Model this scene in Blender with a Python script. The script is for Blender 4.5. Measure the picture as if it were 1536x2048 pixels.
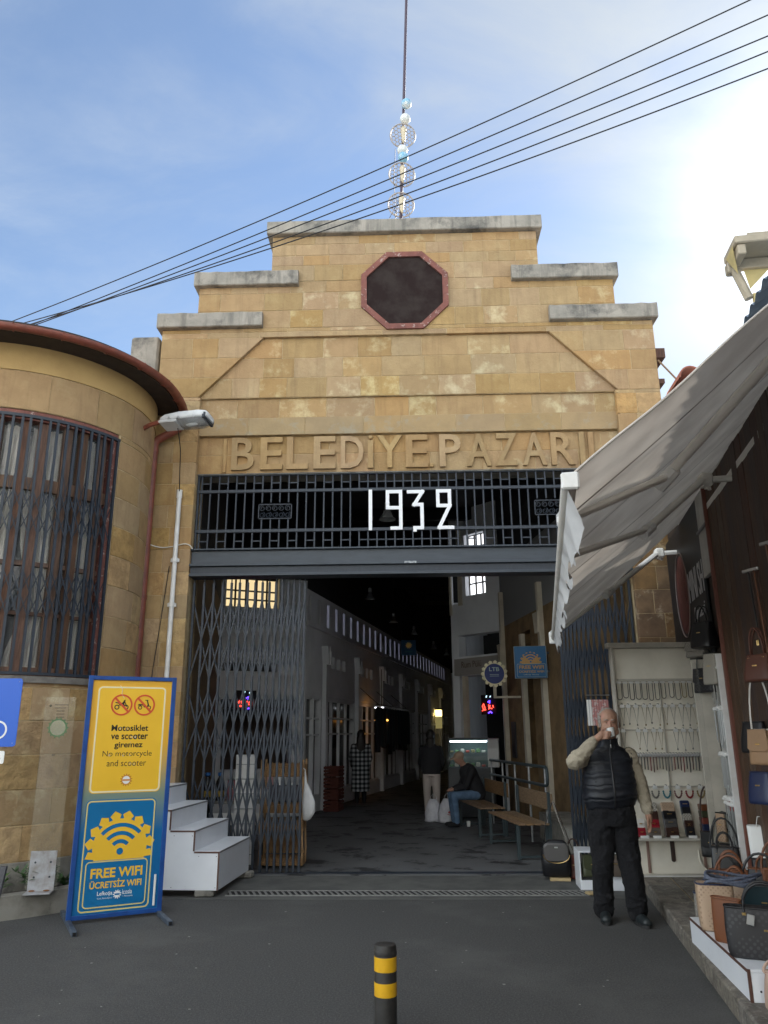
import bpy, bmesh, math, random
from mathutils import Vector, Matrix
random.seed(7)
for o in list(bpy.data.objects): bpy.data.objects.remove(o)
SC = bpy.context.scene
COL = SC.collection
R_ = math.radians
PI = math.pi

# ------------------------------------------------------------------ camera
cd = bpy.data.cameras.new('camera'); cam = bpy.data.objects.new('camera', cd); COL.objects.link(cam)
pitch, yaw, roll = 0.28135, 0.02989, -0.00666
fw = Vector((-math.sin(yaw) * math.cos(pitch), math.cos(yaw) * math.cos(pitch), math.sin(pitch)))
rt0 = Vector((math.cos(yaw), math.sin(yaw), 0)); up0 = rt0.cross(fw)
rt = rt0 * math.cos(roll) + up0 * math.sin(roll); up = up0 * math.cos(roll) - rt0 * math.sin(roll)
cam.matrix_world = Matrix(((rt.x, up.x, -fw.x, -0.027), (rt.y, up.y, -fw.y, -10.0), (rt.z, up.z, -fw.z, 1.62), (0, 0, 0, 1)))
cd.sensor_fit = 'HORIZONTAL'; cd.sensor_width = 36; cd.lens = 36 * 1539 / 1536; cd.clip_end = 600; cd.clip_start = 0.05
SC.camera = cam
SC.render.resolution_x = 768; SC.render.resolution_y = 1024

# ------------------------------------------------------------------ sky, sun, exposure
SUN_EL, SUN_AZ = R_(32), R_(33)          # azimuth measured from +Y towards +X
SUN_DIR = Vector((math.sin(SUN_AZ) * math.cos(SUN_EL), math.cos(SUN_AZ) * math.cos(SUN_EL), math.sin(SUN_EL)))
CLOUD_OFF = (15.24, 9.23, 0)
W = bpy.data.worlds.new('World'); SC.world = W; W.use_nodes = True
nt = W.node_tree; nt.nodes.clear()
def wn(t, **k):
    n = nt.nodes.new(t)
    for a, b in k.items(): setattr(n, a, b)
    return n
def wm(op, a, b=None, c=None):
    n = wn('ShaderNodeMath', operation=op)
    for i, v in enumerate((a, b, c)):
        if v is None: continue
        if isinstance(v, (int, float)): n.inputs[i].default_value = v
        else: nt.links.new(v, n.inputs[i])
    return n.outputs[0]
sky = wn('ShaderNodeTexSky', sky_type='NISHITA'); sky.sun_disc = False
sky.sun_elevation = SUN_EL; sky.sun_rotation = SUN_AZ; sky.air_density = 1.0; sky.dust_density = 0.15; sky.ozone_density = 1.6
tc = wn('ShaderNodeTexCoord'); sep = wn('ShaderNodeSeparateXYZ'); nt.links.new(tc.outputs['Generated'], sep.inputs[0])
dz = wm('ADD', wm('MAXIMUM', sep.outputs[2], 0.0), 0.28)
cv = wn('ShaderNodeCombineXYZ'); nt.links.new(wm('DIVIDE', sep.outputs[0], dz), cv.inputs[0]); nt.links.new(wm('DIVIDE', sep.outputs[1], dz), cv.inputs[1])
def wnoise(scale, detail, rough, off, dist=0.0):
    mp = wn('ShaderNodeMapping'); mp.inputs['Location'].default_value = off; mp.inputs['Rotation'].default_value = (0, 0, 0.5); mp.inputs['Scale'].default_value = (1, 1.7, 1)
    nt.links.new(cv.outputs[0], mp.inputs[0])
    n = wn('ShaderNodeTexNoise'); n.inputs['Scale'].default_value = scale; n.inputs['Detail'].default_value = detail; n.inputs['Roughness'].default_value = rough; n.inputs['Distortion'].default_value = dist
    nt.links.new(mp.outputs[0], n.inputs['Vector']); return n.outputs['Fac']
dp = wn('ShaderNodeVectorMath', operation='DOT_PRODUCT'); nt.links.new(tc.outputs['Generated'], dp.inputs[0]); dp.inputs[1].default_value = SUN_DIR
cosun = wm('MAXIMUM', dp.outputs['Value'], 0.0)
n1 = wnoise(0.62, 4, 0.5, CLOUD_OFF, 0.3); n2 = wnoise(2.6, 7, 0.62, (1.3, 5.2, 0), 0.5)
cloud = wm('ADD', wm('MULTIPLY', n1, 0.72), wm('MULTIPLY', n2, 0.28))
cloud = wm('ADD', cloud, wm('MULTIPLY', wm('POWER', cosun, 14.0), 0.10))       # the veil of cloud is thickest round the sun
mr = wn('ShaderNodeMapRange'); mr.interpolation_type = 'SMOOTHSTEP'; nt.links.new(cloud, mr.inputs[0])
mr.inputs[1].default_value = 0.35; mr.inputs[2].default_value = 0.62; mr.inputs[3].default_value = 0.045; mr.inputs[4].default_value = 0.90
glow = wm('ADD', wm('ADD', wm('MULTIPLY', wm('POWER', cosun, 40.0), 2.5), wm('MULTIPLY', wm('POWER', cosun, 160.0), 8.0)), wm('MULTIPLY', wm('POWER', cosun, 700.0), 30.0))
back = wm('MULTIPLY', wm('POWER', wm('SUBTRACT', 1.0, dp.outputs['Value']), 2.0), 6.2)           # brightens unseen clouds opposite the sun, added to fill the shaded gate front
cb = wm('ADD', wm('ADD', 3.9, back), glow)
cc = wn('ShaderNodeVectorMath', operation='SCALE'); cc.inputs[0].default_value = (0.90, 0.965, 1.0); nt.links.new(cb, cc.inputs['Scale'])
mx = wn('ShaderNodeMix', data_type='RGBA'); nt.links.new(mr.outputs[0], mx.inputs['Factor']); nt.links.new(sky.outputs[0], mx.inputs['A']); nt.links.new(cc.outputs[0], mx.inputs['B'])
bg = wn('ShaderNodeBackground'); bg.inputs[1].default_value = 0.056; nt.links.new(mx.outputs['Result'], bg.inputs[0])
wo = wn('ShaderNodeOutputWorld'); nt.links.new(bg.outputs[0], wo.inputs[0])

sl = bpy.data.lights.new('sun', 'SUN'); sl.energy = 5.0; sl.angle = R_(0.5); sl.color = (1, 0.95, 0.87)
so = bpy.data.objects.new('sun', sl); COL.objects.link(so); so.rotation_euler = (-SUN_DIR).to_track_quat('-Z', 'Y').to_euler(); so.location = (20, 30, 30)
vs = SC.view_settings; vs.view_transform = 'Standard'; vs.look = 'None'; vs.gamma = 1; vs.exposure = 1.85
try: vs.use_curve_mapping = False
except Exception: pass
SC.render.engine = 'CYCLES'
SC.cycles.max_bounces = 8; SC.cycles.diffuse_bounces = 5; SC.cycles.transparent_max_bounces = 12

# ------------------------------------------------------------------ helpers
def tag(o, label=None, cat=None, group=None, kind=None):
    if label: o['label'] = label
    if cat: o['category'] = cat
    if group: o['group'] = group
    if kind: o['kind'] = kind
    return o
def thing(name, label, cat, loc=(0, 0, 0), rz=0.0, group=None):
    o = bpy.data.objects.new(name, None); COL.objects.link(o); o.location = loc; o.rotation_euler = (0, 0, rz); o.empty_display_size = 0.1
    return tag(o, label, cat, group)
def dup(root, loc=None, rz=None, label=None, scale=None, rot=None):
    r = root.copy(); COL.objects.link(r)
    if loc is not None: r.location = loc
    if rz is not None: r.rotation_euler = (0, 0, rz)
    if rot is not None: r.rotation_euler = rot
    if scale is not None: r.scale = scale
    if label: r['label'] = label
    for ch in list(root.children):
        c = ch.copy(); COL.objects.link(c); c.parent = r
        for g in list(ch.children):
            d = g.copy(); COL.objects.link(d); d.parent = c
    return r
def link_mesh(name, me, parent=None, loc=None, rot=None, scale=None):
    o = bpy.data.objects.new(name, me); COL.objects.link(o)
    if parent is not None: o.parent = parent
    if loc is not None: o.location = loc
    if rot is not None: o.rotation_euler = rot
    if scale is not None: o.scale = scale
    return o
class MB:
    def __init__(s, M=None): s.v = []; s.f = []; s.mi = []; s.m = 0; s.M = M
    def add(s, vs, fs):
        b = len(s.v)
        if s.M is not None: vs = [tuple(s.M @ Vector(v)) for v in vs]
        s.v += [tuple(v) for v in vs]
        for f in fs: s.f.append(tuple(b + i for i in f)); s.mi.append(s.m)
        return s
    def box(s, a, b, T=None):
        x0, y0, z0 = a; x1, y1, z1 = b
        vs = [(x0, y0, z0), (x1, y0, z0), (x1, y1, z0), (x0, y1, z0), (x0, y0, z1), (x1, y0, z1), (x1, y1, z1), (x0, y1, z1)]
        if T: vs = [T(*v) for v in vs]
        return s.add(vs, [(0, 3, 2, 1), (4, 5, 6, 7), (0, 1, 5, 4), (1, 2, 6, 5), (2, 3, 7, 6), (3, 0, 4, 7)])
    def cbox(s, a, b, ch=0.004, T=None):      # box with all edges chamfered
        x0, y0, z0 = a; x1, y1, z1 = b; c = min(ch, (x1 - x0) * .45, (y1 - y0) * .45, (z1 - z0) * .45)
        vs = []; idx = {}
        for i, x in enumerate((x0, x1)):
            for j, y in enumerate((y0, y1)):
                for k, z in enumerate((z0, z1)):
                    dx, dy, dz_ = (c, -c)[i], (c, -c)[j], (c, -c)[k]
                    idx[i, j, k, 0] = len(vs); vs.append((x, y + dy, z + dz_))
                    idx[i, j, k, 1] = len(vs); vs.append((x + dx, y, z + dz_))
                    idx[i, j, k, 2] = len(vs); vs.append((x + dx, y + dy, z))
        if T: vs = [T(*v) for v in vs]
        g = lambda i, j, k, a_: idx[i, j, k, a_]
        fs = []
        for i in (0, 1):
            q = [g(i, 0, 0, 0), g(i, 1, 0, 0), g(i, 1, 1, 0), g(i, 0, 1, 0)]; fs.append(q if i else q[::-1])
            q = [g(0, i, 0, 1), g(1, i, 0, 1), g(1, i, 1, 1), g(0, i, 1, 1)]; fs.append(q[::-1] if i else q)
            q = [g(0, 0, i, 2), g(1, 0, i, 2), g(1, 1, i, 2), g(0, 1, i, 2)]; fs.append(q if i else q[::-1])
        for i in (0, 1):
            for j in (0, 1):
                fs.append([g(i, j, 0, 0), g(i, j, 1, 0), g(i, j, 1, 1), g(i, j, 0, 1)])
                fs.append([g(i, 0, j, 0), g(i, 1, j, 0), g(i, 1, j, 2), g(i, 0, j, 2)])
                fs.append([g(0, i, j, 1), g(1, i, j, 1), g(1, i, j, 2), g(0, i, j, 2)])
                for k in (0, 1): fs.append([g(i, j, k, 0), g(i, j, k, 1), g(i, j, k, 2)])
        return s.add(vs, fs)
    def slab(s, poly, d0, d1, T, ch=0.006):   # polygon (u,w) extruded from d0 (front) to d1 (back); T(u,w,d) -> xyz; front edge chamfered
        n = len(poly); cx = sum(p[0] for p in poly) / n; cz = sum(p[1] for p in poly) / n
        def ins(p):
            dx, dz_ = cx - p[0], cz - p[1]; L = math.hypot(dx, dz_) or 1
            return (p[0] + math.copysign(min(ch, abs(dx)), dx), p[1] + math.copysign(min(ch, abs(dz_)), dz_))
        sg = 1 if d1 > d0 else -1
        vs = [T(*ins(p), d0) for p in poly] + [T(*p, d0 + sg * ch) for p in poly] + [T(*p, d1) for p in poly]
        fs = [tuple(range(n)), tuple(range(3 * n - 1, 2 * n - 1, -1))]
        for k in range(n):
            j = (k + 1) % n
            fs += [(k, n + k, n + j, j), (n + k, 2 * n + k, 2 * n + j, n + j)]
        return s.add(vs, fs)
    def prism(s, poly, d0, d1, T):
        n = len(poly)
        vs = [T(*p, d0) for p in poly] + [T(*p, d1) for p in poly]
        fs = [tuple(range(n)), tuple(range(2 * n - 1, n - 1, -1))] + [(k, n + k, n + (k + 1) % n, (k + 1) % n) for k in range(n)]
        return s.add(vs, fs)
    def tube(s, pts, r, n=8, caps=True, flat=1.0, closed=False):
        pts = [Vector(p) for p in pts]; m = len(pts)
        rs = r if isinstance(r, (list, tuple)) else [r] * m
        vs = []; prev = None
        for i, p in enumerate(pts):
            if closed: t = pts[(i + 1) % m] - pts[i - 1]
            else: t = pts[min(i + 1, m - 1)] - pts[max(i - 1, 0)]
            if t.length < 1e-9: t = Vector((0, 0, 1))
            t.normalize()
            if prev is None:
                a = Vector((0, 0, 1)) if abs(t.z) < .9 else Vector((1, 0, 0))
                u = t.cross(a).normalized()
            else:
                u = (prev - t * prev.dot(t))
                u = u.normalized() if u.length > 1e-6 else t.orthogonal().normalized()
            prev = u; w = t.cross(u)
            for k in range(n):
                an = 2 * PI * k / n
                vs.append(p + u * (math.cos(an) * rs[i]) + w * (math.sin(an) * rs[i] * flat))
        fs = []
        for i in range(m if closed else m - 1):
            i2 = (i + 1) % m
            for k in range(n):
                k2 = (k + 1) % n
                fs.append((i * n + k, i * n + k2, i2 * n + k2, i2 * n + k))
        if caps and not closed: fs += [tuple(range(n - 1, -1, -1)), tuple((m - 1) * n + k for k in range(n))]
        return s.add(vs, fs)
    def lathe(s, prof, n=16, c=(0, 0, 0), axis='z'):
        vs = []
        for r, z in prof:
            for k in range(n):
                a = 2 * PI * k / n; p = (r * math.cos(a), r * math.sin(a), z)
                if axis == 'y': p = (p[0], -p[2], p[1])
                elif axis == 'x': p = (p[2], p[0], p[1])
                vs.append((p[0] + c[0], p[1] + c[1], p[2] + c[2]))
        m = len(prof); fs = []
        for i in range(m - 1):
            for k in range(n): fs.append((i * n + k, i * n + (k + 1) % n, (i + 1) * n + (k + 1) % n, (i + 1) * n + k))
        if prof[0][0] > 1e-6: fs.append(tuple(range(n - 1, -1, -1)))
        if prof[-1][0] > 1e-6: fs.append(tuple((m - 1) * n + k for k in range(n)))
        return s.add(vs, fs)
    def grid(s, fn, nu, nv, cu=False):
        vs = [fn(i / nu, j / nv) for j in range(nv + 1) for i in range(nu + 1)]
        return s.add(vs, [(j * (nu + 1) + i, j * (nu + 1) + i + 1, (j + 1) * (nu + 1) + i + 1, (j + 1) * (nu + 1) + i) for j in range(nv) for i in range(nu)])
    def loft(s, rings, n=16, p=2.0, caps=True):   # rings: (cx,cy,cz,rx,ry) horizontal superellipses
        vs = []
        for cx, cy, cz, rx, ry in rings:
            for k in range(n):
                a = 2 * PI * k / n; ca, sa = math.cos(a), math.sin(a)
                vs.append((cx + rx * math.copysign(abs(ca) ** (2 / p), ca), cy + ry * math.copysign(abs(sa) ** (2 / p), sa), cz))
        m = len(rings); fs = []
        for i in range(m - 1):
            for k in range(n): fs.append((i * n + k, i * n + (k + 1) % n, (i + 1) * n + (k + 1) % n, (i + 1) * n + k))
        if caps: fs += [tuple(range(n - 1, -1, -1)), tuple((m - 1) * n + k for k in range(n))]
        return s.add(vs, fs)
    def ell(s, c, r, n=12, rot=None):
        prof = []
        vs = []; m = max(5, n // 2)
        for i in range(m + 1):
            t = PI * i / m
            for k in range(n):
                a = 2 * PI * k / n
                p = Vector((r[0] * math.sin(t) * math.cos(a), r[1] * math.sin(t) * math.sin(a), r[2] * math.cos(t)))
                if rot: p = rot @ p
                vs.append((p.x + c[0], p.y + c[1], p.z + c[2]))
        fs = [(i * n + k, (i + 1) * n + k, (i + 1) * n + (k + 1) % n, i * n + (k + 1) % n) for i in range(m) for k in range(n)]
        return s.add(vs, fs)
    def caps(s, a, b, ra, rb, n=10):             # tapered capsule
        a, b = Vector(a), Vector(b); d = (b - a); L = d.length
        if L < 1e-6: return s.ell(a, (ra,) * 3, n)
        d.normalize(); pts = []; rs = []
        for t in (-90, -60, -30): pts.append(a + d * (ra * math.sin(R_(t)))); rs.append(max(1e-4, ra * math.cos(R_(t))))
        pts += [a, b]; rs += [ra, rb]
        for t in (30, 60, 90): pts.append(b + d * (rb * math.sin(R_(t)))); rs.append(max(1e-4, rb * math.cos(R_(t))))
        return s.tube(pts, rs, n)
    def mesh(s, name='m', smooth=False):
        me = bpy.data.meshes.new(name); me.from_pydata(s.v, [], s.f); me.update(); return me
    def build(s, name, mat, parent=None, smooth=False, fix=True, loc=None, rot=None):
        me = s.mesh(name)
        mats = mat if isinstance(mat, (list, tuple)) else [mat]
        for m in mats: me.materials.append(m)
        for i, p in enumerate(me.polygons):
            p.material_index = s.mi[i]; p.use_smooth = bool(smooth)
        if fix:
            bm = bmesh.new(); bm.from_mesh(me); bmesh.ops.recalc_face_normals(bm, faces=bm.faces); bm.to_mesh(me); bm.free()
        if smooth and smooth is not True:
            try: me.set_sharp_from_angle(angle=R_(smooth))
            except Exception: pass
        return link_mesh(name, me, parent, loc, rot)
XZ = lambda u, w, d: (u, d, w)
def remesh(mb, name, mat, parent, voxel, smooth=2, loc=None, rz=None, fac=0.5, wr=0.0, ws=(11, 11, 16)):
    o = mb.build(name + '_tmp', mat, None, True)
    m = o.modifiers.new('r', 'REMESH'); m.mode = 'VOXEL'; m.voxel_size = voxel; m.use_smooth_shade = True
    if smooth:
        sm = o.modifiers.new('s', 'SMOOTH'); sm.iterations = smooth; sm.factor = fac
    dg = bpy.context.evaluated_depsgraph_get(); dg.update()
    me = bpy.data.meshes.new_from_object(o.evaluated_get(dg)); me.name = name
    bpy.data.objects.remove(o)
    me.materials.clear(); me.materials.append(mat)
    if wr:                                    # creases in cloth
        from mathutils import noise as mn
        nn = [v.normal.copy() for v in me.vertices]
        for v, q in zip(me.vertices, nn):
            c = v.co; w_ = mn.noise(Vector((c.x * ws[0], c.y * ws[1], c.z * ws[2]))); w2 = mn.noise(Vector((c.x * ws[0] * 2.2 + 5, c.y * ws[1] * 2.2, c.z * ws[2] * 2.2)))
            v.co = c + q * wr * ((1 - abs(w_) * 2.2) + .45 * (1 - abs(w2) * 2.2) - .6)
        me.update()
    for p in me.polygons: p.use_smooth = True
    r = link_mesh(name, me, parent, loc)
    if rz: r.rotation_euler = (0, 0, rz)
    return r
def text(name, s, mat, parent, T, u0, u1, w0, w1, d0=0.0, d1=0.0, bold=0.0, fit='wh', shear=0.0, align='c', res=3):
    """lettering as real geometry: the string fitted into the rectangle u0..u1, w0..w1 of the frame T(u,w,d)"""
    cu = bpy.data.curves.new('t', 'FONT'); cu.body = s; cu.size = 1; cu.resolution_u = res; cu.offset = bold; cu.shear = shear
    cu.extrude = 0.1 if d1 != d0 else 0.0; cu.space_line = 0.95; cu.align_x = 'CENTER' if align == 'c' else 'LEFT'
    t = bpy.data.objects.new('t', cu); COL.objects.link(t)
    dg = bpy.context.evaluated_depsgraph_get(); dg.update()
    me = bpy.data.meshes.new_from_object(t.evaluated_get(dg)); bpy.data.objects.remove(t); bpy.data.curves.remove(cu)
    xs = [v.co.x for v in me.vertices]; ys = [v.co.y for v in me.vertices]
    xa, xb, ya, yb = min(xs), max(xs), min(ys), max(ys)
    sx, sy = (u1 - u0) / (xb - xa), (w1 - w0) / (yb - ya)
    if fit == 'min': sx = sy = min(sx, sy)
    cu_, cw = (u0 + u1) / 2, (w0 + w1) / 2
    for v in me.vertices:
        u = cu_ + (v.co.x - (xa + xb) / 2) * sx; w = cw + (v.co.y - (ya + yb) / 2) * sy
        d = d0 if (d1 == d0 or v.co.z > 0) else d1
        v.co = T(u, w, d)
    me.materials.clear(); me.materials.append(mat); me.name = name
    return link_mesh(name, me, parent)
def ring_poly(cx, cy, r, n=24, a0=0, a1=360):
    return [(cx + r * math.cos(R_(a0 + (a1 - a0) * k / n)), cy + r * math.sin(R_(a0 + (a1 - a0) * k / n))) for k in range(n + (0 if abs(a1 - a0) >= 360 else 1))]
def arcband(mb, cx, cy, r0, r1, a0, a1, d0, d1, T, n=12):
    for k in range(n):
        b0 = a0 + (a1 - a0) * k / n; b1 = a0 + (a1 - a0) * (k + 1) / n
        q = [(cx + r * math.cos(R_(b)), cy + r * math.sin(R_(b))) for r, b in ((r0, b0), (r1, b0), (r1, b1), (r0, b1))]
        mb.prism(q, d0, d1, T)
def rrect(x0, x1, z0, z1, r, n=5):
    P = []
    for cx, cz, a in ((x1 - r, z1 - r, 0), (x0 + r, z1 - r, 90), (x0 + r, z0 + r, 180), (x1 - r, z0 + r, 270)):
        for k in range(n + 1): P.append((cx + r * math.cos(R_(a + 90 * k / n)), cz + r * math.sin(R_(a + 90 * k / n))))
    return P
def rframe(mb, x0, x1, z0, z1, r, t, d0, d1, T):
    A = rrect(x0, x1, z0, z1, r); B = rrect(x0 + t, x1 - t, z0 + t, z1 - t, max(r - t, .002)); n = len(A)
    for k in range(n): mb.prism([A[k], A[(k + 1) % n], B[(k + 1) % n], B[k]], d0, d1, T)
def gear(cx, cz, r0, r1, teeth, a0=0, a1=360, w=.5):
    P = []
    for k in range(teeth):
        c = a0 + (a1 - a0) * (k + .5) / teeth; st = (a1 - a0) / teeth
        for a, r in ((c - st * .5, r0), (c - st * w * .4, r0), (c - st * w * .55, (r0 + r1) / 2), (c, r1), (c + st * w * .55, (r0 + r1) / 2), (c + st * w * .4, r0)):
            P.append((cx + r * math.cos(R_(a)), cz + r * math.sin(R_(a))))
    return P

# ------------------------------------------------------------------ materials
MATS = {}
def mat(name, c, rough=0.6, metal=0.0, c2=None, scale=8.0, detail=5, lo=.4, hi=.62, bump=0.0, bscale=None, rnd=0.0, stretch=None, spec=None, emit=None, alpha=None, c3=None, s3=3.0, lo3=.55, hi3=.65, trans=None, sheen=None, bdist=0.01, streak=None):
    if name in MATS: return MATS[name]
    m = bpy.data.materials.new(name); m.use_nodes = True; t = m.node_tree; b = t.nodes['Principled BSDF']; L = t.links
    b.inputs['Roughness'].default_value = rough; b.inputs['Metallic'].default_value = metal
    if spec is not None: b.inputs['Specular IOR Level'].default_value = spec
    if sheen: b.inputs['Sheen Weight'].default_value = sheen
    N = t.nodes.new
    co = N('ShaderNodeTexCoord'); vec = co.outputs['Object']
    if stretch:
        mp = N('ShaderNodeMapping'); mp.inputs['Scale'].default_value = stretch; L.new(vec, mp.inputs[0]); vec = mp.outputs[0]
    def noise(sc, de=5, ro=.6):
        n = N('ShaderNodeTexNoise'); n.inputs['Scale'].default_value = sc; n.inputs['Detail'].default_value = de; n.inputs['Roughness'].default_value = ro; L.new(vec, n.inputs['Vector']); return n
    def mask(n, a, bb):
        r = N('ShaderNodeMapRange'); r.inputs[1].default_value = a; r.inputs[2].default_value = bb; L.new(n.outputs['Fac'], r.inputs[0]); return r.outputs[0]
    def mixc(f, a, bb):
        x = N('ShaderNodeMix'); x.data_type = 'RGBA'
        L.new(f, x.inputs['Factor'])
        for s, v in (('A', a), ('B', bb)):
            if isinstance(v, tuple): x.inputs[s].default_value = (*v, 1)
            else: L.new(v, x.inputs[s])
        return x.outputs['Result']
    col = None
    if c2 is not None: col = mixc(mask(noise(scale, detail), lo, hi), c, c2)
    if c3 is not None: col = mixc(mask(noise(s3, 6, .7), lo3, hi3), col if col is not None else c, c3)
    if streak:                                # rain streaks running down the face
        m2 = N('ShaderNodeMapping'); m2.inputs['Scale'].default_value = (5, 5, .45); L.new(co.outputs['Object'], m2.inputs[0])
        n_ = N('ShaderNodeTexNoise'); n_.inputs['Scale'].default_value = 1.6; n_.inputs['Detail'].default_value = 7; n_.inputs['Roughness'].default_value = .7; L.new(m2.outputs[0], n_.inputs['Vector'])
        r_ = N('ShaderNodeMapRange'); r_.inputs[1].default_value = streak[1]; r_.inputs[2].default_value = streak[2]; r_.inputs[4].default_value = streak[3]; L.new(n_.outputs['Fac'], r_.inputs[0])
        col = mixc(r_.outputs[0], col if col is not None else c, streak[0])
    if rnd:
        oi = N('ShaderNodeObjectInfo'); h = N('ShaderNodeHueSaturation')
        r = N('ShaderNodeMapRange'); r.inputs[3].default_value = 1 - rnd; r.inputs[4].default_value = 1 + rnd; L.new(oi.outputs['Random'], r.inputs[0]); L.new(r.outputs[0], h.inputs['Value'])
        mu = N('ShaderNodeMath'); mu.operation = 'MULTIPLY'; mu.inputs[1].default_value = 7.31; L.new(oi.outputs['Random'], mu.inputs[0])
        fr = N('ShaderNodeMath'); fr.operation = 'FRACT'; L.new(mu.outputs[0], fr.inputs[0])
        r2 = N('ShaderNodeMapRange'); r2.inputs[3].default_value = 1 - rnd * 1.6; r2.inputs[4].default_value = 1 + rnd * .8; L.new(fr.outputs[0], r2.inputs[0]); L.new(r2.outputs[0], h.inputs['Saturation'])
        mu2 = N('ShaderNodeMath'); mu2.operation = 'MULTIPLY'; mu2.inputs[1].default_value = 13.7; L.new(oi.outputs['Random'], mu2.inputs[0])
        fr2 = N('ShaderNodeMath'); fr2.operation = 'FRACT'; L.new(mu2.outputs[0], fr2.inputs[0])
        r3 = N('ShaderNodeMapRange'); r3.inputs[3].default_value = .5 - rnd * .06; r3.inputs[4].default_value = .5 + rnd * .06; L.new(fr2.outputs[0], r3.inputs[0]); L.new(r3.outputs[0], h.inputs['Hue'])
        if col is None: h.inputs['Color'].default_value = (*c, 1)
        else: L.new(col, h.inputs['Color'])
        col = h.outputs['Color']
    if col is None: b.inputs['Base Color'].default_value = (*c, 1)
    else: L.new(col, b.inputs['Base Color'])
    if bump:
        bn = N('ShaderNodeBump'); bn.inputs['Strength'].default_value = bump; bn.inputs['Distance'].default_value = bdist
        L.new(noise(bscale or scale * 4, 6, .65).outputs['Fac'], bn.inputs['Height']); L.new(bn.outputs[0], b.inputs['Normal'])
    if emit: b.inputs['Emission Color'].default_value = (*emit[:3], 1); b.inputs['Emission Strength'].default_value = emit[3]
    if alpha is not None: b.inputs['Alpha'].default_value = alpha
    if trans: b.inputs['Transmission Weight'].default_value = trans
    MATS[name] = m; return m
def gloss(name, c, r=.35, **k): return mat(name, c, r, **k)
stone = mat('sandstone', (.392, .258, .120), .9, c2=(.345, .222, .102), scale=5, c3=(.46, .335, .165), s3=2.6, lo3=.52, hi3=.80, bump=.8, bscale=26, rnd=.085, streak=((.20, .125, .062), .50, .78, .65))
stone_res = mat('sandstone_residue', (.388, .252, .116), .9, c2=(.35, .225, .102), scale=5, c3=(.53, .42, .235), s3=3.4, lo3=.50, hi3=.66, bump=.7, bscale=26, rnd=.10, streak=((.22, .14, .07), .52, .80, .6))
stone_dk = mat('sandstone_rough', (.48, .315, .14), .95, c2=(.35, .225, .10), scale=7, c3=(.50, .37, .18), s3=3.0, lo3=.58, hi3=.7, bump=1.0, bscale=16, rnd=.10, bdist=.03, streak=((.19, .12, .06), .55, .82, .6))
mortar = mat('lime_mortar', (.48, .37, .215), .95, c2=(.35, .25, .13), scale=9, bump=.5, bscale=40)
plaster_y = mat('yellow_plaster', (.50, .335, .14), .9, c2=(.44, .29, .12), scale=2.5, bump=.25, bscale=30)
concrete = mat('concrete', (.36, .325, .275), .9, c2=(.26, .24, .205), scale=3, c3=(.075, .072, .068), s3=2.1, lo3=.50, hi3=.68, bump=.4, bscale=30, streak=((.09, .085, .078), .50, .70, .7))
concrete_l = mat('concrete_light', (.30, .285, .25), .9, c2=(.20, .19, .165), scale=4, c3=(.13, .125, .11), s3=5, bump=.5, bscale=40)
asphalt = mat('asphalt', (.056, .055, .055), .9, c2=(.118, .117, .113), scale=70, detail=6, lo=.44, hi=.74, c3=(.112, .110, .106), s3=.55, lo3=.48, hi3=.74, bump=1.0, bscale=110, bdist=.01)
strip = mat('worn_concrete', (.105, .105, .098), .85, c2=(.07, .07, .068), scale=3, bump=.5, bscale=70)
pave = mat('paving_slab', (.225, .20, .165), .8, c2=(.10, .088, .074), scale=11, detail=8, lo=.38, hi=.66, c3=(.36, .33, .28), s3=26, lo3=.54, hi3=.72, bump=1.0, bscale=34, rnd=.10, bdist=.02)
iron = mat('slate_painted_iron', (.022, .030, .044), .5, c2=(.017, .024, .036), scale=14, c3=(.12, .14, .15), s3=11, lo3=.70, hi3=.78, bump=.15, bscale=60, stretch=(3, 3, .6))
beam_m = mat('grey_painted_steel', (.036, .048, .064), .45, c2=(.028, .038, .052), scale=6, c3=(.26, .28, .29), s3=9, lo3=.70, hi3=.76, bump=.1, stretch=(.6, 3, 3))
brown = mat('redbrown_paint', (.23, .065, .042), .45, c2=(.17, .050, .034), scale=8, c3=(.33, .20, .16), s3=14, lo3=.66, hi3=.74, bump=.12)
brown_old = mat('flaking_redbrown_wood', (.22, .075, .055), .7, c2=(.16, .055, .042), scale=10, c3=(.42, .33, .29), s3=17, lo3=.57, hi3=.66, bump=.4)
tile_m = mat('terracotta', (.36, .125, .075), .8, c2=(.25, .085, .055), scale=12, bump=.3, rnd=.2)
wood = mat('brown_wood', (.19, .10, .058), .6, c2=(.10, .05, .03), scale=5, bump=.3, stretch=(14, 14, 1.0), rnd=.15)
wood_dk = mat('dark_plank', (.105, .052, .030), .65, c2=(.050, .025, .015), scale=5, bump=.35, stretch=(16, 16, 1.0), rnd=.22)
wood_old = mat('weathered_wood', (.27, .165, .085), .75, c2=(.18, .105, .055), scale=4, bump=.35, stretch=(3, 14, 14), rnd=.12)
wood_lt = mat('pale_board', (.50, .38, .20), .7, c2=(.42, .31, .16), scale=6, stretch=(2, 10, 10))
soffit = mat('dark_soffit', (.045, .032, .027), .8, c2=(.03, .022, .019), scale=6)
white_pl = mat('white_board', (.80, .82, .86), .28, c2=(.74, .76, .80), scale=2, c3=(.56, .56, .55), s3=8, lo3=.64, hi3=.80, bump=.05)
white_edge = mat('dark_board_edge', (.10, .045, .032), .6)
grey_edge = mat('grey_board_edge', (.20, .20, .21), .5)
pvc = mat('white_plastic', (.74, .74, .73), .35, c2=(.64, .63, .60), scale=6)
wall_w = mat('white_wall_paint', (.74, .76, .79), .9, c2=(.66, .68, .71), scale=1.5, bump=.1)
post_w = mat('cream_painted_post', (.55, .50, .40), .7, c2=(.47, .42, .33), scale=4)
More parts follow.
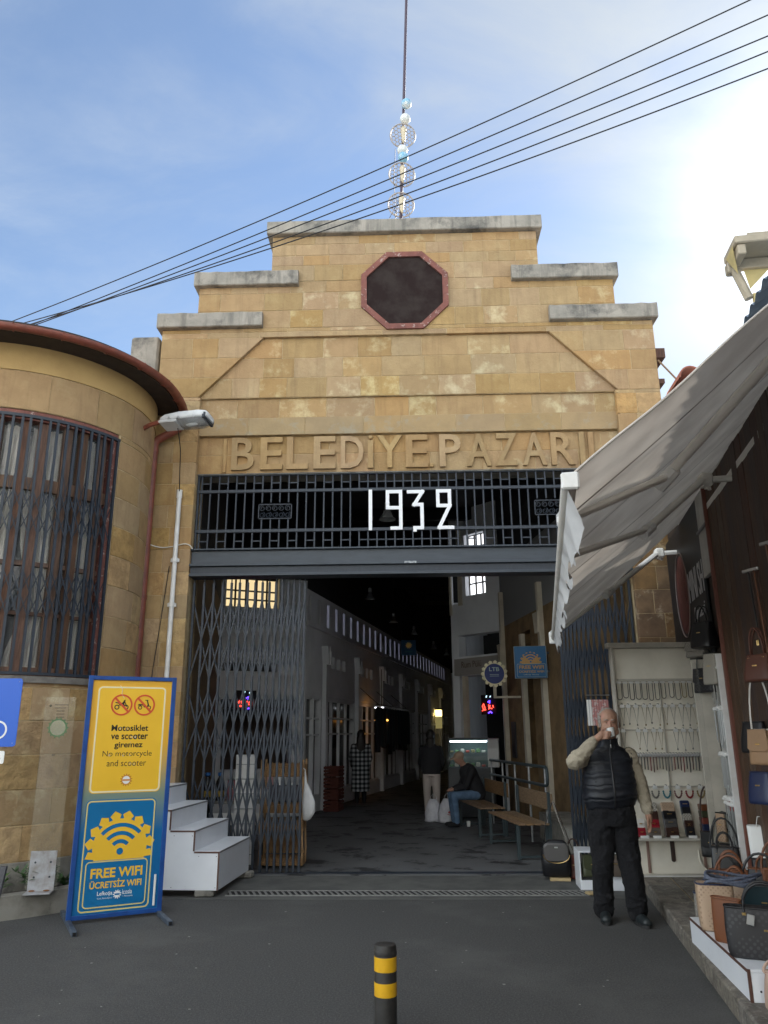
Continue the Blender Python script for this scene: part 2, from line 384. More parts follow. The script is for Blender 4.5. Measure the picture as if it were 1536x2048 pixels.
hallstone = mat('dim_stone', (.24, .155, .075), .95, c2=(.17, .11, .055), scale=4, bump=.5, bscale=22)
black = mat('black_void', (.006, .006, .007), .9)
dark_cloth = mat('dark_cloth', (.012, .014, .019), .9)
glass_dk = mat('dark_glass', (.02, .022, .025), .08, spec=.6)
dusty = mat('dusty_dark_board', (.024, .015, .014), .85, c2=(.038, .029, .026), scale=3.5, bump=.2, spec=.12)
metal = mat('bare_metal', (.52, .52, .52), .35, 1.0)
gold = mat('gold_metal', (.75, .52, .22), .28, 1.0)
gal = mat('galvanised', (.36, .37, .38), .5, .7, c2=(.24, .25, .26), scale=12)
cable_m = mat('cable_black', (.012, .012, .014), .6)
cable_w = mat('cable_white', (.62, .60, .54), .6)
blue_p = mat('blue_paint', (.012, .075, .30), .4, c2=(.01, .055, .23), scale=8, c3=(.20, .27, .40), s3=20, lo3=.7, hi3=.76)
# ================================================================== THE GROUND
g = MB(); g.add([(-60, -45, 0), (60, -45, 0), (60, 60, 0), (-60, 60, 0)], [(0, 1, 2, 3)])
tag(g.build('street_asphalt', asphalt), kind='structure')
g = MB(); g.box((-2.9, -1.35, 0.0), (2.42, -.04, 0.006)); tag(g.build('threshold_strip', strip), kind='structure')
hallfloor = mat('hall_floor', (.115, .117, .12), .7, c2=(.085, .086, .088), scale=.9, c3=(.022, .022, .024), s3=1.7, lo3=.53, hi3=.58, bump=.3, bscale=60)
g = MB(); g.box((-2.92, .02, 0.0), (2.92, 1.6, 0.010)); g.box((-4.6, 1.6, 0.0), (6, 31, 0.010)); tag(g.build('hall_floor', hallfloor), kind='structure')
# litter specks on the street
g = MB()
for k in range(44):
    x, y = random.uniform(-3.0, 1.9), random.uniform(-5.2, -1.5); s = random.uniform(.005, .018)
    g.box((x, y, .001), (x + s, y + s * .7, .003))
tag(g.build('litter_specks', mat('litter', (.26, .255, .24), .8)), kind='stuff')

g = MB(); g.box((-30, -19.4, 0), (30, -12.5, .006)); tag(g.build('bounce_paving', mat('pale_paving', (.40, .395, .38), .85, c2=(.32, .315, .30), scale=2)), kind='structure')  # unseen pale paving added behind the camera to bounce sunlight up at the gate
# unseen pale houses added behind the camera to bounce sunlight onto the gate
cream_w = mat('pale_render', (.76, .775, .79), .9, c2=(.70, .715, .73), scale=.6); shut_m = mat('shutter_green', (.08, .14, .11), .6)
for x0, x1, y, h, lb in ((-16.0, -4.2, -20.0, 11.0, 'unseen pale house added opposite the gate for bounce light, on the left'), (-4.0, 7.6, -19.5, 12.5, 'tall unseen pale house added opposite the gate for bounce light'), (7.8, 20.0, -20.4, 11.0, 'unseen pale house added opposite the gate for bounce light, on the right')):
    t = thing('bounce_house', lb, 'house', ((x0 + x1) / 2, y, 0), 0, 'houses added behind the camera for bounce light'); w = (x1 - x0) / 2
    MB().box((-w, -5, 0), (w, 0, h)).build('wall', cream_w, t); MB().box((-w - .15, -5.2, h), (w + .15, .25, h + .25)).build('cornice', cream_w, t)
    n = 4
    for fl in range(int(h // 3.2)):
        for k in range(n):
            cx = -w + (k + .5) * 2 * w / n; z = .0 if fl == 0 else 3.4 * fl + .9
            MB().box((cx - .55, .0, z), (cx + .55, .03, z + (2.4 if fl == 0 else 1.7))).build('door' if fl == 0 else 'window', glass_dk, t)
            for s in (-1, 1): MB().box((cx + s * .58 - (.5 if s < 0 else 0), .0, z), (cx + s * .58 + (.5 if s > 0 else 0), .05, z + (2.4 if fl == 0 else 1.7))).build('shutter', shut_m, t)

# paved shop step on the right, with its kerb
KD = Vector((.147, .989, 0)).normalized(); KN = Vector((KD.y, -KD.x, 0))      # along the kerb / towards the shop
K0 = Vector((2.24, -2.236, 0))
def KT(a, b, z): p = K0 + KD * a + KN * b; return (p.x, p.y, z)               # a along the kerb (towards the gate), b away from the street
g = MB(); g.box((-9, .31, 0), (1.95, 2.2, .118), KT); sp_ = tag(g.build('shop_step', mortar), kind='structure')
a = -8.95
while a < 1.9:
    w = .60
    for j, b0 in enumerate((.31, .92, 1.53)):
        g = MB(); g.cbox((a + .004, b0 + .004, .10), (min(a + w, 1.95) - .004, b0 + .60, .130 + random.uniform(-.001, .001)), .004, KT); g.build('paving_slab', pave, sp_)
    a += w
a = -8.95
while a < 1.9:
    g = MB(); e = min(a + .9, 1.95); g.cbox((a + .003, 0, 0.0), (e - .003, .305, .131 + random.uniform(-.0015, .0015)), .012, KT); g.build('kerb_stone', pave, sp_); a += .9

# drain channel with its grating in front of the gate
dg_ = thing('drain_grate', 'long slotted iron drain grating set in the ground before the gate', 'drain', (0, -1.08, 0))
g = MB(); g.box((-1.98, -.13, .004), (1.95, .13, .0075)); g.build('channel', black, dg_)
fr_m = mat('worn_grate_iron', (.26, .26, .25), .6, .2, c2=(.17, .17, .165), scale=20)
g = MB()
for y in (-.135, .115): g.box((-1.98, y, .005), (1.95, y + .02, .016))
g.build('rim', fr_m, dg_)
me = MB().cbox((-.012, -.115, .006), (.012, .115, .0155), .003).mesh('bar'); me.materials.append(fr_m)
n = 62
for k in range(n): link_mesh('bar', me, dg_, (-1.955 + k * 3.88 / (n - 1), 0, 0), (0, 0, .32))

# ================================================================== THE MARKET GATEWAY
gw = thing('market_gateway', 'stepped yellow sandstone market gateway with raised lettering and octagonal window', 'gateway')
def lerp_pts(P):                             # half-width as a function of z along a polyline [(w,z)...]
    def f(z):
        for (w0, z0), (w1, z1) in zip(P, P[1:]):
            if z0 <= z <= z1: return w0 if z1 == z0 else w0 + (w1 - w0) * (z - z0) / (z1 - z0)
        return P[0][0] if z < P[0][1] else P[-1][0]
    return f
def course(z0, z1, fl, fr, y, m=stone, wmin=.38, wmax=.72, brk=(), deep=.09, j=.0032, T=XZ, ch=.004, par=gw, jit=.0022):
    zs = [z0 + j] + [b for b in sorted(brk) if z0 + .01 < b < z1 - .01] + [z1 - j]
    Lp = [(fl(z) + j, z) for z in zs]; Rp = [(fr(z) - j, z) for z in zs]
    lo = max(p[0] for p in Lp); hi = min(p[0] for p in Rp)
    xs = []
    x = min(p[0] for p in Lp) + random.uniform(wmin, wmax) * random.uniform(.6, 1)
    while x < max(p[0] for p in Rp) - .24:
        if lo + .10 < x < hi - .10: xs.append(x)
        x += random.uniform(wmin, wmax)
    edges = [Lp] + [[(x, zs[0]), (x, zs[-1])] for x in xs] + [Rp]
    for A, B in zip(edges, edges[1:]):
        a_ = A if A is Lp else [(p[0] + j + random.uniform(-.001, .003), p[1] + random.uniform(-.002, .002)) for p in A]; b_ = B if B is Rp else [(p[0] - j - random.uniform(-.001, .003), p[1] + random.uniform(-.002, .002)) for p in B]
        poly = a_ + b_[::-1]
        P = []
        for p in poly:
            if not P or math.hypot(p[0] - P[-1][0], p[1] - P[-1][1]) > .006: P.append(p)
        if math.hypot(P[0][0] - P[-1][0], P[0][1] - P[-1][1]) < .006: P.pop()
        if len(P) < 3: continue
        o = MB().slab(P, y + random.uniform(-jit, jit), y + deep, T, ch).build('stone', random.choice(m) if isinstance(m, list) else m, par)
HOOD = lerp_pts([(2.97, 6.254), (2.065, 7.186)])
OCT = lerp_pts([(.265, 7.27), (.635, 7.64), (.635, 8.17), (.265, 8.54)])
OCTB = (7.27, 7.64, 8.17, 8.54)
S = [stone, stone, stone, stone_res]
for z0, z1, w in ((6.254, 6.56, 3.56), (6.56, 6.87, 3.56), (6.87, 7.186, 3.56)):
    course(z0, z1, lambda z, w=w: -w, lambda z: -HOOD(z), 0, S)
    course(z0, z1, HOOD, lambda z, w=w: w, 0, S)
course(7.186, 7.27, lambda z: -3.56, lambda z: 3.56, 0, S, .6, 1.0)
course(7.27, 7.333, lambda z: -3.56, lambda z: -OCT(z), 0, S, .6, 1.0); course(7.27, 7.333, OCT, lambda z: 3.56, 0, S, .6, 1.0)
for z0, z1, w in ((7.333, 7.62, 3.055), (7.62, 7.91, 3.055), (7.91, 8.10, 3.055), (8.10, 8.37, 1.985), (8.37, 8.54, 1.985)):
    course(z0, z1, lambda z, w=w: -w, lambda z: -OCT(z), 0, S, brk=OCTB); course(z0, z1, OCT, lambda z, w=w: w, 0, S, brk=OCTB)
course(8.54, 8.73, lambda z: -1.985, lambda z: 1.985, 0, S); course(8.73, 8.874, lambda z: -1.985, lambda z: 1.985, 0, S)
R2 = [stone_res, stone_res, stone]
for z0, z1 in ((6.254, 6.56), (6.56, 6.87), (6.87, 7.186)): course(z0, z1, lambda z: -HOOD(z), HOOD, .055, R2)
course(5.955, 6.254, lambda z: -2.965, lambda z: 2.965, .095, R2)
strip_m = mat('ledge_stone', (.365, .255, .13), .9, c2=(.32, .225, .118), scale=4, c3=(.33, .27, .18), s3=5, bump=.4, bscale=30, rnd=.05)
course(5.69, 5.955, lambda z: -2.965, lambda z: 2.965, .078, strip_m, .45, .9)
course(5.42, 5.69, lambda z: -2.965, lambda z: 2.965, .145, S, .5, .8); course(5.125, 5.42, lambda z: -2.965, lambda z: 2.965, .145, S, .5, .8)
# the two piers
stone_br = mat('sandstone_brown', (.20, .115, .052), .95, c2=(.12, .07, .034), scale=4, c3=(.34, .25, .15), s3=3.2, lo3=.55, hi3=.62, bump=.8, bscale=18, rnd=.08)  # darker brown stone for the lower part of the right pier
z = 0.0
while z < 6.2:
    h = min(.31, 6.254 - z)
    for sg in (-1, 1):
        a_, b_ = (-3.56, -2.935) if sg < 0 else (2.935, 3.56)
        course(z, z + h, lambda q: a_, lambda q: b_, 0, [stone, stone_dk, stone] if sg < 0 or z > 4.2 else stone_br, .3, .42)
    z += .31
# core of the wall behind the stone skin
g = MB()
g.box((-3.555, .0055, 0), (-2.94, .46, 5.125)); g.box((2.94, .0055, 0), (3.555, .46, 5.125))
g.box((-3.555, .1505, 5.127), (3.555, .46, 5.69)); g.box((-2.97, .0835, 5.692), (2.97, .46, 5.955)); g.box((-2.97, .1005, 5.957), (2.97, .46, 6.25)); g.box((-3.555, .0055, 5.127), (-2.972, .15, 6.25)); g.box((2.972, .0055, 5.127), (3.555, .15, 6.25))
g.box((-3.555, .0605, 6.252), (3.555, .46, 7.33)); g.box((-3.05, .0055, 7.332), (3.05, .46, 8.10)); g.box((-1.98, .0055, 8.102), (1.98, .46, 8.87))
for s in (-1, 1): g.prism([(s * 2.975, 6.254), (s * 3.555, 6.254), (s * 3.555, 7.33), (s * 2.07, 7.33), (s * 2.07, 7.19)], .0055, .059, XZ)
g.box((-2.06, .0055, 7.19), (2.06, .059, 7.328))
g.build('mortar_core', mortar, gw)
# concrete copings
for x0, x1, z0, z1 in ((-2.06, 2.06, 8.874, 9.095), (-3.115, -1.57, 8.10, 8.32 - .075), (1.57, 3.115, 8.10, 8.245), (-3.62, -2.08, 7.335, 7.565), (2.08, 3.62, 7.335, 7.565)):
    if z0 == 8.10: z0 = 8.015
    g = MB(); nx = 14; y0 = -.095; y1 = .50
    rows = []
    for k in range(nx + 1):
        x = x0 + (x1 - x0) * k / nx; jz = random.uniform(-.008, .006); jb = random.uniform(-.005, .005)
        rows.append([(x, y0 + .012, z0 + jb), (x, y0, z0 + .012 + jb), (x, y0, z1 - .014 + jz), (x, y0 + .014, z1 + jz), (x, y1, z1 + jz * .5), (x, y1, z0)])
    vs = [p for r in rows for p in r]; fs = [tuple(range(5, -1, -1)), tuple(nx * 6 + k for k in range(6))]
    for k in range(nx):
        for q in range(6): fs.append((k * 6 + q, k * 6 + (q + 1) % 6, (k + 1) * 6 + (q + 1) % 6, (k + 1) * 6 + q))
    g.add(vs, fs); g.build('coping', concrete, gw)
g = MB(); g.cbox((-4.05, .10, 6.2), (-3.63, .5, 7.30), .03); g.build('parapet_block', concrete, gw)
g = MB(); g.box((3.575, .45, 6.55), (3.80, 2.2, 6.62)); g.box((3.575, .5, 6.62), (3.72, 2.2, 7.05)); g.box((3.70, .42, 6.95), (3.84, 2.2, 7.1))
g.build('timber_eave', wood_dk, gw)
g = MB()
for k in range(4): g.cbox((3.58, .3 + .1 * k, 6.0 + .1 * k), (3.72 - .02 * k, 1.8, 6.09 + .1 * k), .02)
g.build('stepped_corbel', concrete, gw)
# octagonal window
ow = None
def octp(a): t = math.tan(R_(22.5)) * a; return [(-t, 7.905 - a), (t, 7.905 - a), (a, 7.905 - t), (a, 7.905 + t), (t, 7.905 + a), (-t, 7.905 + a), (-a, 7.905 + t), (-a, 7.905 - t)]
g = MB(); A = octp(.640); B = octp(.558)
for k in range(8): g.prism([A[k], A[(k + 1) % 8], B[(k + 1) % 8], B[k]], -.035, .06, XZ)
ow = g.build('octagonal_window', brown_old, gw)
g = MB(); g.prism(octp(.57), -.004, .02, XZ); g.build('pane', dusty, ow)
g = MB(); g.box((-.01, -.010, 7.36), (.01, -.002, 8.45)); g.build('glazing_bar', dusty, ow)
# raised lettering
LZ0, LZ1 = 5.185, 5.665
for ch_, x0, x1 in (('B', -2.47, -2.15), ('E', -2.06, -1.75), ('L', -1.69, -1.39), ('E', -1.31, -1.00), ('D', -.93, -.61), ('\u0130', -.55, -.475), ('Y', -.42, -.07), ('E', -.02, .29), ('P', .45, .75), ('A', .83, 1.17), ('Z', 1.23, 1.53), ('A', 1.60, 1.94), ('R', 2.0, 2.33), ('I', 2.395, 2.465)):
    if ch_ == '\u0130':
        text('letter', 'I', stone, gw, XZ, x0, x1, LZ0, LZ1 - .07, .095, .16, .02)
        MB().cbox((x0 + .01, .10, LZ1 - .045), (x1 - .01, .16, LZ1 + .005), .01).build('letter_dot', stone, gw)
    else: text('letter', ch_, stone, gw, XZ, x0, x1, LZ0, LZ1, .095, .16, .014)
MB().cbox((.31, .10, LZ0), (.37, .16, LZ0 + .06), .01).build('full_stop', stone, gw)
MB().cbox((2.52, .095, LZ0), (2.60, .16, LZ1), .01).build('raised_border', stone, gw)
MB().cbox((-2.60, .12, LZ0 - .03), (-2.545, .16, LZ1), .008).build('raised_border', stone, gw)
g = MB(); g.box((-2.935, .10, 5.117), (2.935, .46, 5.124)); g.build('soffit', concrete_l, gw)

# ------------------------------------------------------------------ steel lintel beam and fanlight grille
lb = thing('lintel_beam', 'riveted grey steel beam across the top of the gate opening', 'beam', (0, .12, 3.68))
g = MB(); g.cbox((-2.935, -.06, .02), (2.935, .10, .335), .004); g.build('web', beam_m, lb)
g = MB(); g.cbox((-2.938, -.13, .115), (2.938, -.062, .15), .004); g.cbox((-2.938, -.12, -.02), (2.938, .14, .018), .004); g.cbox((-2.938, -.11, .337), (2.938, .14, .360), .004); g.build('flange', beam_m, lb)
g = MB(); g.cbox((-2.93, -.085, .022), (2.93, -.062, .112), .003); g.build('track_cover', iron, lb)
me = MB().lathe([(.016, 0), (.015, .006), (.009, .011), (0, .012)], 8, axis='y').mesh('rivet'); me.materials.append(beam_m)
g = MB(); g.box((-.06, -.133, .118), (.10, -.131, .148)); g.build('worn_patch', mat('worn_paint', (.40, .42, .44), .5, c2=(.10, .12, .14), scale=30), lb)

gr = thing('fanlight_grille', 'dark iron fanlight grille bearing the white date 1932', 'grille', (0, .14, 4.04))
NB = 48; bx = [-2.87 + k * 5.74 / (NB - 1) for k in range(NB)]; ZT = 1.08
def bar_mesh(h, t=.011):
    m = MB().cbox((-t, -.010, 0), (t, .010, h), .003).mesh('bar'); m.materials.append(iron); return m
full, top, bot = bar_mesh(ZT), bar_mesh(ZT - .85), bar_mesh(.27)
pA, pB = bar_mesh(.16), bar_mesh(.18)
for x in bx:
    if -.68 < x < .66:
        link_mesh('bar', top, gr, (x, 0, .85)); link_mesh('bar', bot, gr, (x, 0, 0))
    elif -2.06 < x < -1.62 or 1.73 < x < 2.17:
        link_mesh('bar', bot, gr, (x, 0, 0)); link_mesh('bar', top, gr, (x, 0, .85)); link_mesh('bar', pA, gr, (x, 0, .27)); link_mesh('bar', pB, gr, (x, 0, .67))
    else: link_mesh('bar', full, gr, (x, 0, 0))
for z0 in (.245, .815): MB().cbox((-2.93, -.022, z0), (2.93, .022, z0 + .045), .004).build('rail', iron, gr)
MB().cbox((-2.93, -.02, ZT - .02), (2.93, .02, ZT + .02), .004).build('rail', iron, gr); MB().cbox((-2.93, -.02, -.005), (2.93, .02, .025), .004).build('rail', iron, gr)
for s in (-1, 1): MB().cbox((s * 2.915 - .014, -.018, 0), (s * 2.915 + .014, .018, ZT), .004).build('frame_post', iron, gr)
sw = 5.74 / (NB - 1)
cm = MB().cbox((0.011, -.008, -.009), (sw - .011, .008, .009), .002).mesh('cross_bar'); cm.materials.append(iron)
for k in range(NB - 1):
    mid = -.72 < bx[k] < .60
    if mid or k % 2 == 0:
        link_mesh('cross_bar', cm, gr, (bx[k], 0, .955)); link_mesh('cross_bar', cm, gr, (bx[k], 0, .125))
for x0 in (-2.065, 1.725):
    g = MB(); w, h = .465, .215; z0 = .435
    for q in ((0, 0, w, .012), (0, h - .012, w, h), (0, 0, .012, h), (w - .012, 0, w, h)): g.box((x0 + q[0], -.012, z0 + q[1]), (x0 + q[2], .012, z0 + q[3]))
    for i in range(5):
        for j in range(2):
            cx, cz = x0 + .055 + i * .089, z0 + .06 + j * .096; sg = 1 if j else -1
            P = [(cx + (.044 - .03 * t) * math.cos(sg * 9 * t + 1.2), 0, cz + (.044 - .03 * t) * math.sin(sg * 9 * t + 1.2)) for t in [q / 22 for q in range(23)]]
            g.tube(P, .005, 5)
    g.build('scroll_panel', iron, gr)
whitep = mat('white_number_paint', (.80, .81, .83), .5)
def strokes(P, w, mb, y0, y1):
    for (xa, za), (xb, zb) in zip(P, P[1:]):
        dx, dz_ = xb - xa, zb - za; L = math.hypot(dx, dz_); dx /= L; dz_ /= L; e = w / 2
        a_ = (xa - dx * e, za - dz_ * e); b_ = (xb + dx * e, zb + dz_ * e); nx, nz = -dz_ * e, dx * e
        y0 -= .0007
        mb.prism([(a_[0] + nx, a_[1] + nz), (b_[0] + nx, b_[1] + nz), (b_[0] - nx, b_[1] - nz), (a_[0] - nx, a_[1] - nz)], y0, y1, XZ)
DG = {'1': [[(-.515, .27), (-.515, .80)]],
      '9': [[(-.10, .56), (-.28, .56), (-.28, .79), (-.10, .79), (-.10, .27), (-.22, .27)]],
      '3': [[(.01, .785), (.20, .785), (.085, .60), (.19, .60), (.19, .27), (.09, .27), (.09, .24)]],
      '2': [[(.41, .79), (.57, .79), (.57, .58), (.41, .58), (.41, .79)], [(.57, .58), (.42, .27), (.60, .27)]]}
for d_, PL in DG.items():
    g = MB()
    for P in PL: strokes(P, .047, g, -.045, -.023)
    g.build('numeral', whitep, gr)

# ------------------------------------------------------------------ folding lattice gates
def folding_gate(name, label, xs, y, H, levels, hook=False):
    root = thing(name, label, 'folding gate', (xs[0], y, 0), 0, 'folding gates of the market entrance')
    x0 = xs[0]
    b1 = MB().cbox((-.0155, -.013, .015), (.0155, .013, H), .003).mesh('upright'); b1.materials.append(iron)
    for x in xs: link_mesh('upright', b1, root, (x - x0, random.uniform(-.004, .004), 0))
    for za, zb in levels:
        for i in range(len(xs) - 2):
            for s in (0, 1):
                z0, z1 = (za, zb) if s else (zb, za); y_ = -.019 if s else .019
                g = MB(); dx = xs[i + 2] - xs[i]; L = math.hypot(dx, zb - za); w = .0095
                tx, tz = dx / L, (z1 - z0) / L; nx, nz = -tz * w, tx * w
                g.prism([(xs[i] - x0 + nx, z0 + nz), (xs[i + 2] - x0 + nx, z1 + nz), (xs[i + 2] - x0 - nx, z1 - nz), (xs[i] - x0 - nx, z0 - nz)], y_ - .003, y_ + .003, XZ)
                g.build('lattice_strip', iron, root)
    g = MB()
    for x in xs: g.cbox((x - x0 - .007, -.009, H), (x - x0 + .007, .009, H + .05), .002)
    g.build('hanger', iron, root)
    return root
xs = [-2.895]; d = .135
while xs[-1] < -1.42: xs.append(xs[-1] + d); d = max(.058, d * .955)
folding_gate('folding_gate', 'half drawn iron lattice gate behind the white stepped stand', xs, .17, 3.60, ((.30, 1.12), (1.30, 2.16), (2.32, 3.34)))
xs = [1.96]; d = .042
while xs[-1] < 2.86: xs.append(xs[-1] + d); d = min(.125, d * 1.07)
folding_gate('folding_gate', 'tightly folded iron lattice gate beside the jewellery cabinet', xs, .17, 3.60, ((.30, 1.12), (1.30, 2.16), (2.32, 3.34)))
MB().box((-2.92, -.01, .010), (2.92, .13, .013)).build('gate_track', iron, gw, loc=(0, .10, 0))
# ================================================================== THE ROUND BUILDING ON THE LEFT
RC = (-5.02, -.62); RW = 1.6
rb = thing('round_building', 'rounded yellow stone building with terracotta eave left of the gateway', 'building', (RC[0], RC[1], 0))
def CT(u, w, d):                      # u = arc length at the wall face (m), w = height, d = depth inward; local to rb
    a = u / RW; r = RW - d
    return (r * math.cos(a), r * math.sin(a), w)
UL = lambda deg: R_(deg) * RW
def ccourse(z0, z1, d0, d1, m, wmin=.4, wmax=.6, depth=.08, front=0.0):
    u0, u1 = UL(d0), UL(d1); xs = [u0]
    x = u0 + random.uniform(wmin, wmax) * random.uniform(.5, 1)
    while x < u1 - .15: xs.append(x); x += random.uniform(wmin, wmax)
    xs.append(u1)
    for a_, b_ in zip(xs, xs[1:]):
        n = max(2, int((b_ - a_) / .13)); j = .004
        us = [a_ + j + (b_ - a_ - 2 * j) * k / n for k in range(n + 1)]
        P = [(u, z0 + j) for u in us] + [(u, z1 - j) for u in reversed(us)]
        g = MB(); f = front + random.uniform(-.003, .003)
        # curved block: front strip, chamfer skipped on the inner joints
        vs = []; m_ = len(us)
        for u in us: vs += [CT(u, z0 + j, f + .006), CT(u, z0 + j + .006, f), CT(u, z1 - j - .006, f), CT(u, z1 - j, f + .006), CT(u, z1 - j, depth), CT(u, z0 + j, depth)]
        fs = [(5, 4, 3, 2, 1, 0), tuple((m_ - 1) * 6 + q for q in range(6))]
        for k in range(m_ - 1):
            for q in range(6): fs.append((k * 6 + q, k * 6 + (q + 1) % 6, (k + 1) * 6 + (q + 1) % 6, (k + 1) * 6 + q))
        g.add(vs, fs); g.build('stone', random.choice(m) if isinstance(m, list) else m, rb)
W0, W1 = -150, -22.5
for k in range(5):
    ccourse(.42 + k * .34, .42 + (k + 1) * .34, -150, 24, [stone_dk, stone_dk, stone_res] if k < 4 else [stone_dk, stone_res], .4, .62)
ccourse(2.12, 2.24, -150, 24, stone_res, .5, .8)
z = 2.24
while z < 5.15:
    h = min(.36, 5.19 - z); ccourse(z, z + h, W1 + .6, 24, [stone, stone, stone_dk], .45, .75); z += h
ccourse(5.19, 5.655, -150, 24, [stone], .50, .60)
def cpatch(name, d0, d1, z0, z1, r0, r1, m, n=40, par=rb):
    g = MB(); vs = []
    R0, R1 = r0, r1
    for k in range(n + 1):
        dg = d0 + (d1 - d0) * k / n; a = R_(dg); c, s = math.cos(a), math.sin(a)
        r0 = R0(dg) if callable(R0) else R0; r1 = R1(dg) if callable(R1) else R1
        vs += [(r0 * c, r0 * s, z0), (r0 * c, r0 * s, z1), (r1 * c, r1 * s, z1), (r1 * c, r1 * s, z0)]
    fs = [(3, 2, 1, 0), tuple(n * 4 + q for q in range(4))]
    for k in range(n):
        for q in range(4): fs.append((k * 4 + q, k * 4 + (q + 1) % 4, (k + 1) * 4 + (q + 1) % 4, (k + 1) * 4 + q))
    g.add(vs, fs); return g.build(name, m, par, 40)
cpatch('mortar_core', -150, 25, .40, 2.20, RW - .006, RW - .35, mortar); cpatch('mortar_core', -22.8, 25, 2.20, 5.19, RW - .006, RW - .35, mortar, 16); cpatch('mortar_core', -150, 25, 5.192, 6.05, RW - .006, RW - .35, mortar)
cpatch('frieze', -150, 25, 5.66, 6.03, RW + .012, RW - .012, plaster_y)
cpatch('plinth', -150, 25, 0, .42, RW + .05, RW - .1, concrete_l)
cpatch('window_sill', -150, -21.6, 2.165, 2.232, RW + .035, RW - .2, mat('sill_wood', (.20, .185, .165), .8, c2=(.12, .11, .10), scale=8, bump=.3))
# straight flank running away to the left
g = MB(); g.box((-9, -2.2, 0), (-1.35, -1.95, 6.0)); g.build('flank_wall', plaster_y, rb)
# eave: boarded soffit, fascia, gutter
RE_ = lambda d: 2.0 - .10 * min(1, max(0, (d + 50) / 50)) ** 1.5
cpatch('eave_soffit', -150, 22, 5.98, 6.02, lambda d: RE_(d) - .01, RW + .01, soffit)
cpatch('fascia', -150, 22, 5.93, 6.06, RE_, lambda d: RE_(d) - .025, soffit)
g = MB(); P = []
prof = [(2.00 + .062 - .062 * math.cos(R_(t)) , 5.975 - .062 * math.sin(R_(t))) for t in range(0, 181, 20)]
prof = prof + [(r * 1.0 - (.008 if i == 0 else -.0), z) for i, (r, z) in enumerate([(2.118, 5.985), (2.124, 5.975)])]
vs = []; nn = 60
for k in range(nn + 1):
    dg = -150 + 170 * k / nn; a = R_(dg)
    for r, z in prof: r += RE_(dg) - 2.0; vs.append((r * math.cos(a), r * math.sin(a), z))
m_ = len(prof); fs = [(k * m_ + q, k * m_ + q + 1, (k + 1) * m_ + q + 1, (k + 1) * m_ + q) for k in range(nn) for q in range(m_ - 1)]
g.add(vs, fs); gt = g.build('gutter', brown, rb, 50)
g = MB()
for a in range(-140, 20, 14): e = RE_(a) - 2.0; g.tube([((2.13 + e) * math.cos(R_(a)), (2.13 + e) * math.sin(R_(a)), 5.98), ((2.06 + e) * math.cos(R_(a)), (2.06 + e) * math.sin(R_(a)), 5.905), ((1.99 + e) * math.cos(R_(a)), (1.99 + e) * math.sin(R_(a)), 5.94)], .008, 5)
g.tube([(2.0 * math.cos(R_(17)), 2.0 * math.sin(R_(17)) , 5.90), (1.98 * math.cos(R_(19)), 1.98 * math.sin(R_(19)), 5.99), (1.85 * math.cos(R_(20)), 1.85 * math.sin(R_(20)), 6.12)], .02, 8)
g.build('gutter_bracket', brown, gt)
# roof of half-round tiles
g = MB(); vs = [(0, 0, 6.55)]
for k in range(61):
    a = R_(-150 + 172 * k / 60); vs.append((1.92 * math.cos(a), 1.92 * math.sin(a), 6.03))
g.add(vs, [(0, k, k + 1) for k in range(1, 61)]); rf = g.build('roof', tile_m, rb)
g = MB(); vs = []
for j, x in enumerate((0, .2, .42)):
    w = .078 - .012 * j / 2
    for k in range(7):
        a = PI * k / 6; vs.append((x, w * math.cos(a), .012 * (1 - x / .42) + .052 * math.sin(a)))
g.add(vs, [(j * 7 + k, j * 7 + k + 1, (j + 1) * 7 + k + 1, (j + 1) * 7 + k) for j in range(2) for k in range(6)])
tm = g.mesh('roof_tile'); tm.materials.append(tile_m)
for row in range(3):
    r = 1.875 - row * .36; nT = int(R_(172) * r / .155)
    for k in range(nT):
        a = R_(-149 + 171 * (k + .5) / nT)
        o = link_mesh('roof_tile', tm, rf, (r * math.cos(a), r * math.sin(a), 6.035 + row * .095), (0, R_(-14.5), a + PI + random.uniform(-.02, .02))); o.rotation_euler = (0, R_(-14.5), a + PI)
g = MB(); g.cbox((-.25, -.16, 0), (.25, .16, .42), .05); g.build('ridge_block', concrete_l, rb, loc=(-.35, -1.0, 6.25), rot=(0, .1, .3))

# the tall curved window: frame, timber mullions, panes, curtains
def cbar(mb, u0, u1, z0, z1, r0, r1, n=1):
    for k in range(n):
        a0, a1 = (u0 + (u1 - u0) * k / n), (u0 + (u1 - u0) * (k + 1) / n)
        q = []
        for z in (z0, z1):
            for a, r in ((a0, r0), (a1, r0), (a1, r1), (a0, r1)): q.append((r * math.cos(R_(a)), r * math.sin(R_(a)), z))
        mb.add(q, [(0, 3, 2, 1), (4, 5, 6, 7), (0, 1, 5, 4), (1, 2, 6, 5), (2, 3, 7, 6), (3, 0, 4, 7)])
g = MB(); cbar(g, -25.2, -22.7, 2.235, 5.185, 1.58, 1.40); cbar(g, -150, -25.2, 5.08, 5.187, 1.58, 1.40, 40)
win = g.build('tall_window', brown_old, rb)
ang = [-29, -39, -46, -56.5, -63.5, -74, -81, -91, -98, -108, -115, -125]
for a in ang:
    g = MB(); cbar(g, a - 1.9, a + 1.9, 2.24, 5.08, 1.53, 1.455); g.build('mullion', wood, win)
for z0, z1 in ((4.28, 4.42), (2.236, 2.33), (3.42, 3.47), (2.88, 2.92)):
    g = MB(); cbar(g, -150, -25.2, z0, z1, 1.52 if z1 - z0 > .06 else 1.505, 1.45, 40); g.build('transom', wood, win)
pane_m = mat('window_pane', (.35, .38, .40), .05, trans=.0, alpha=.16, spec=.9)
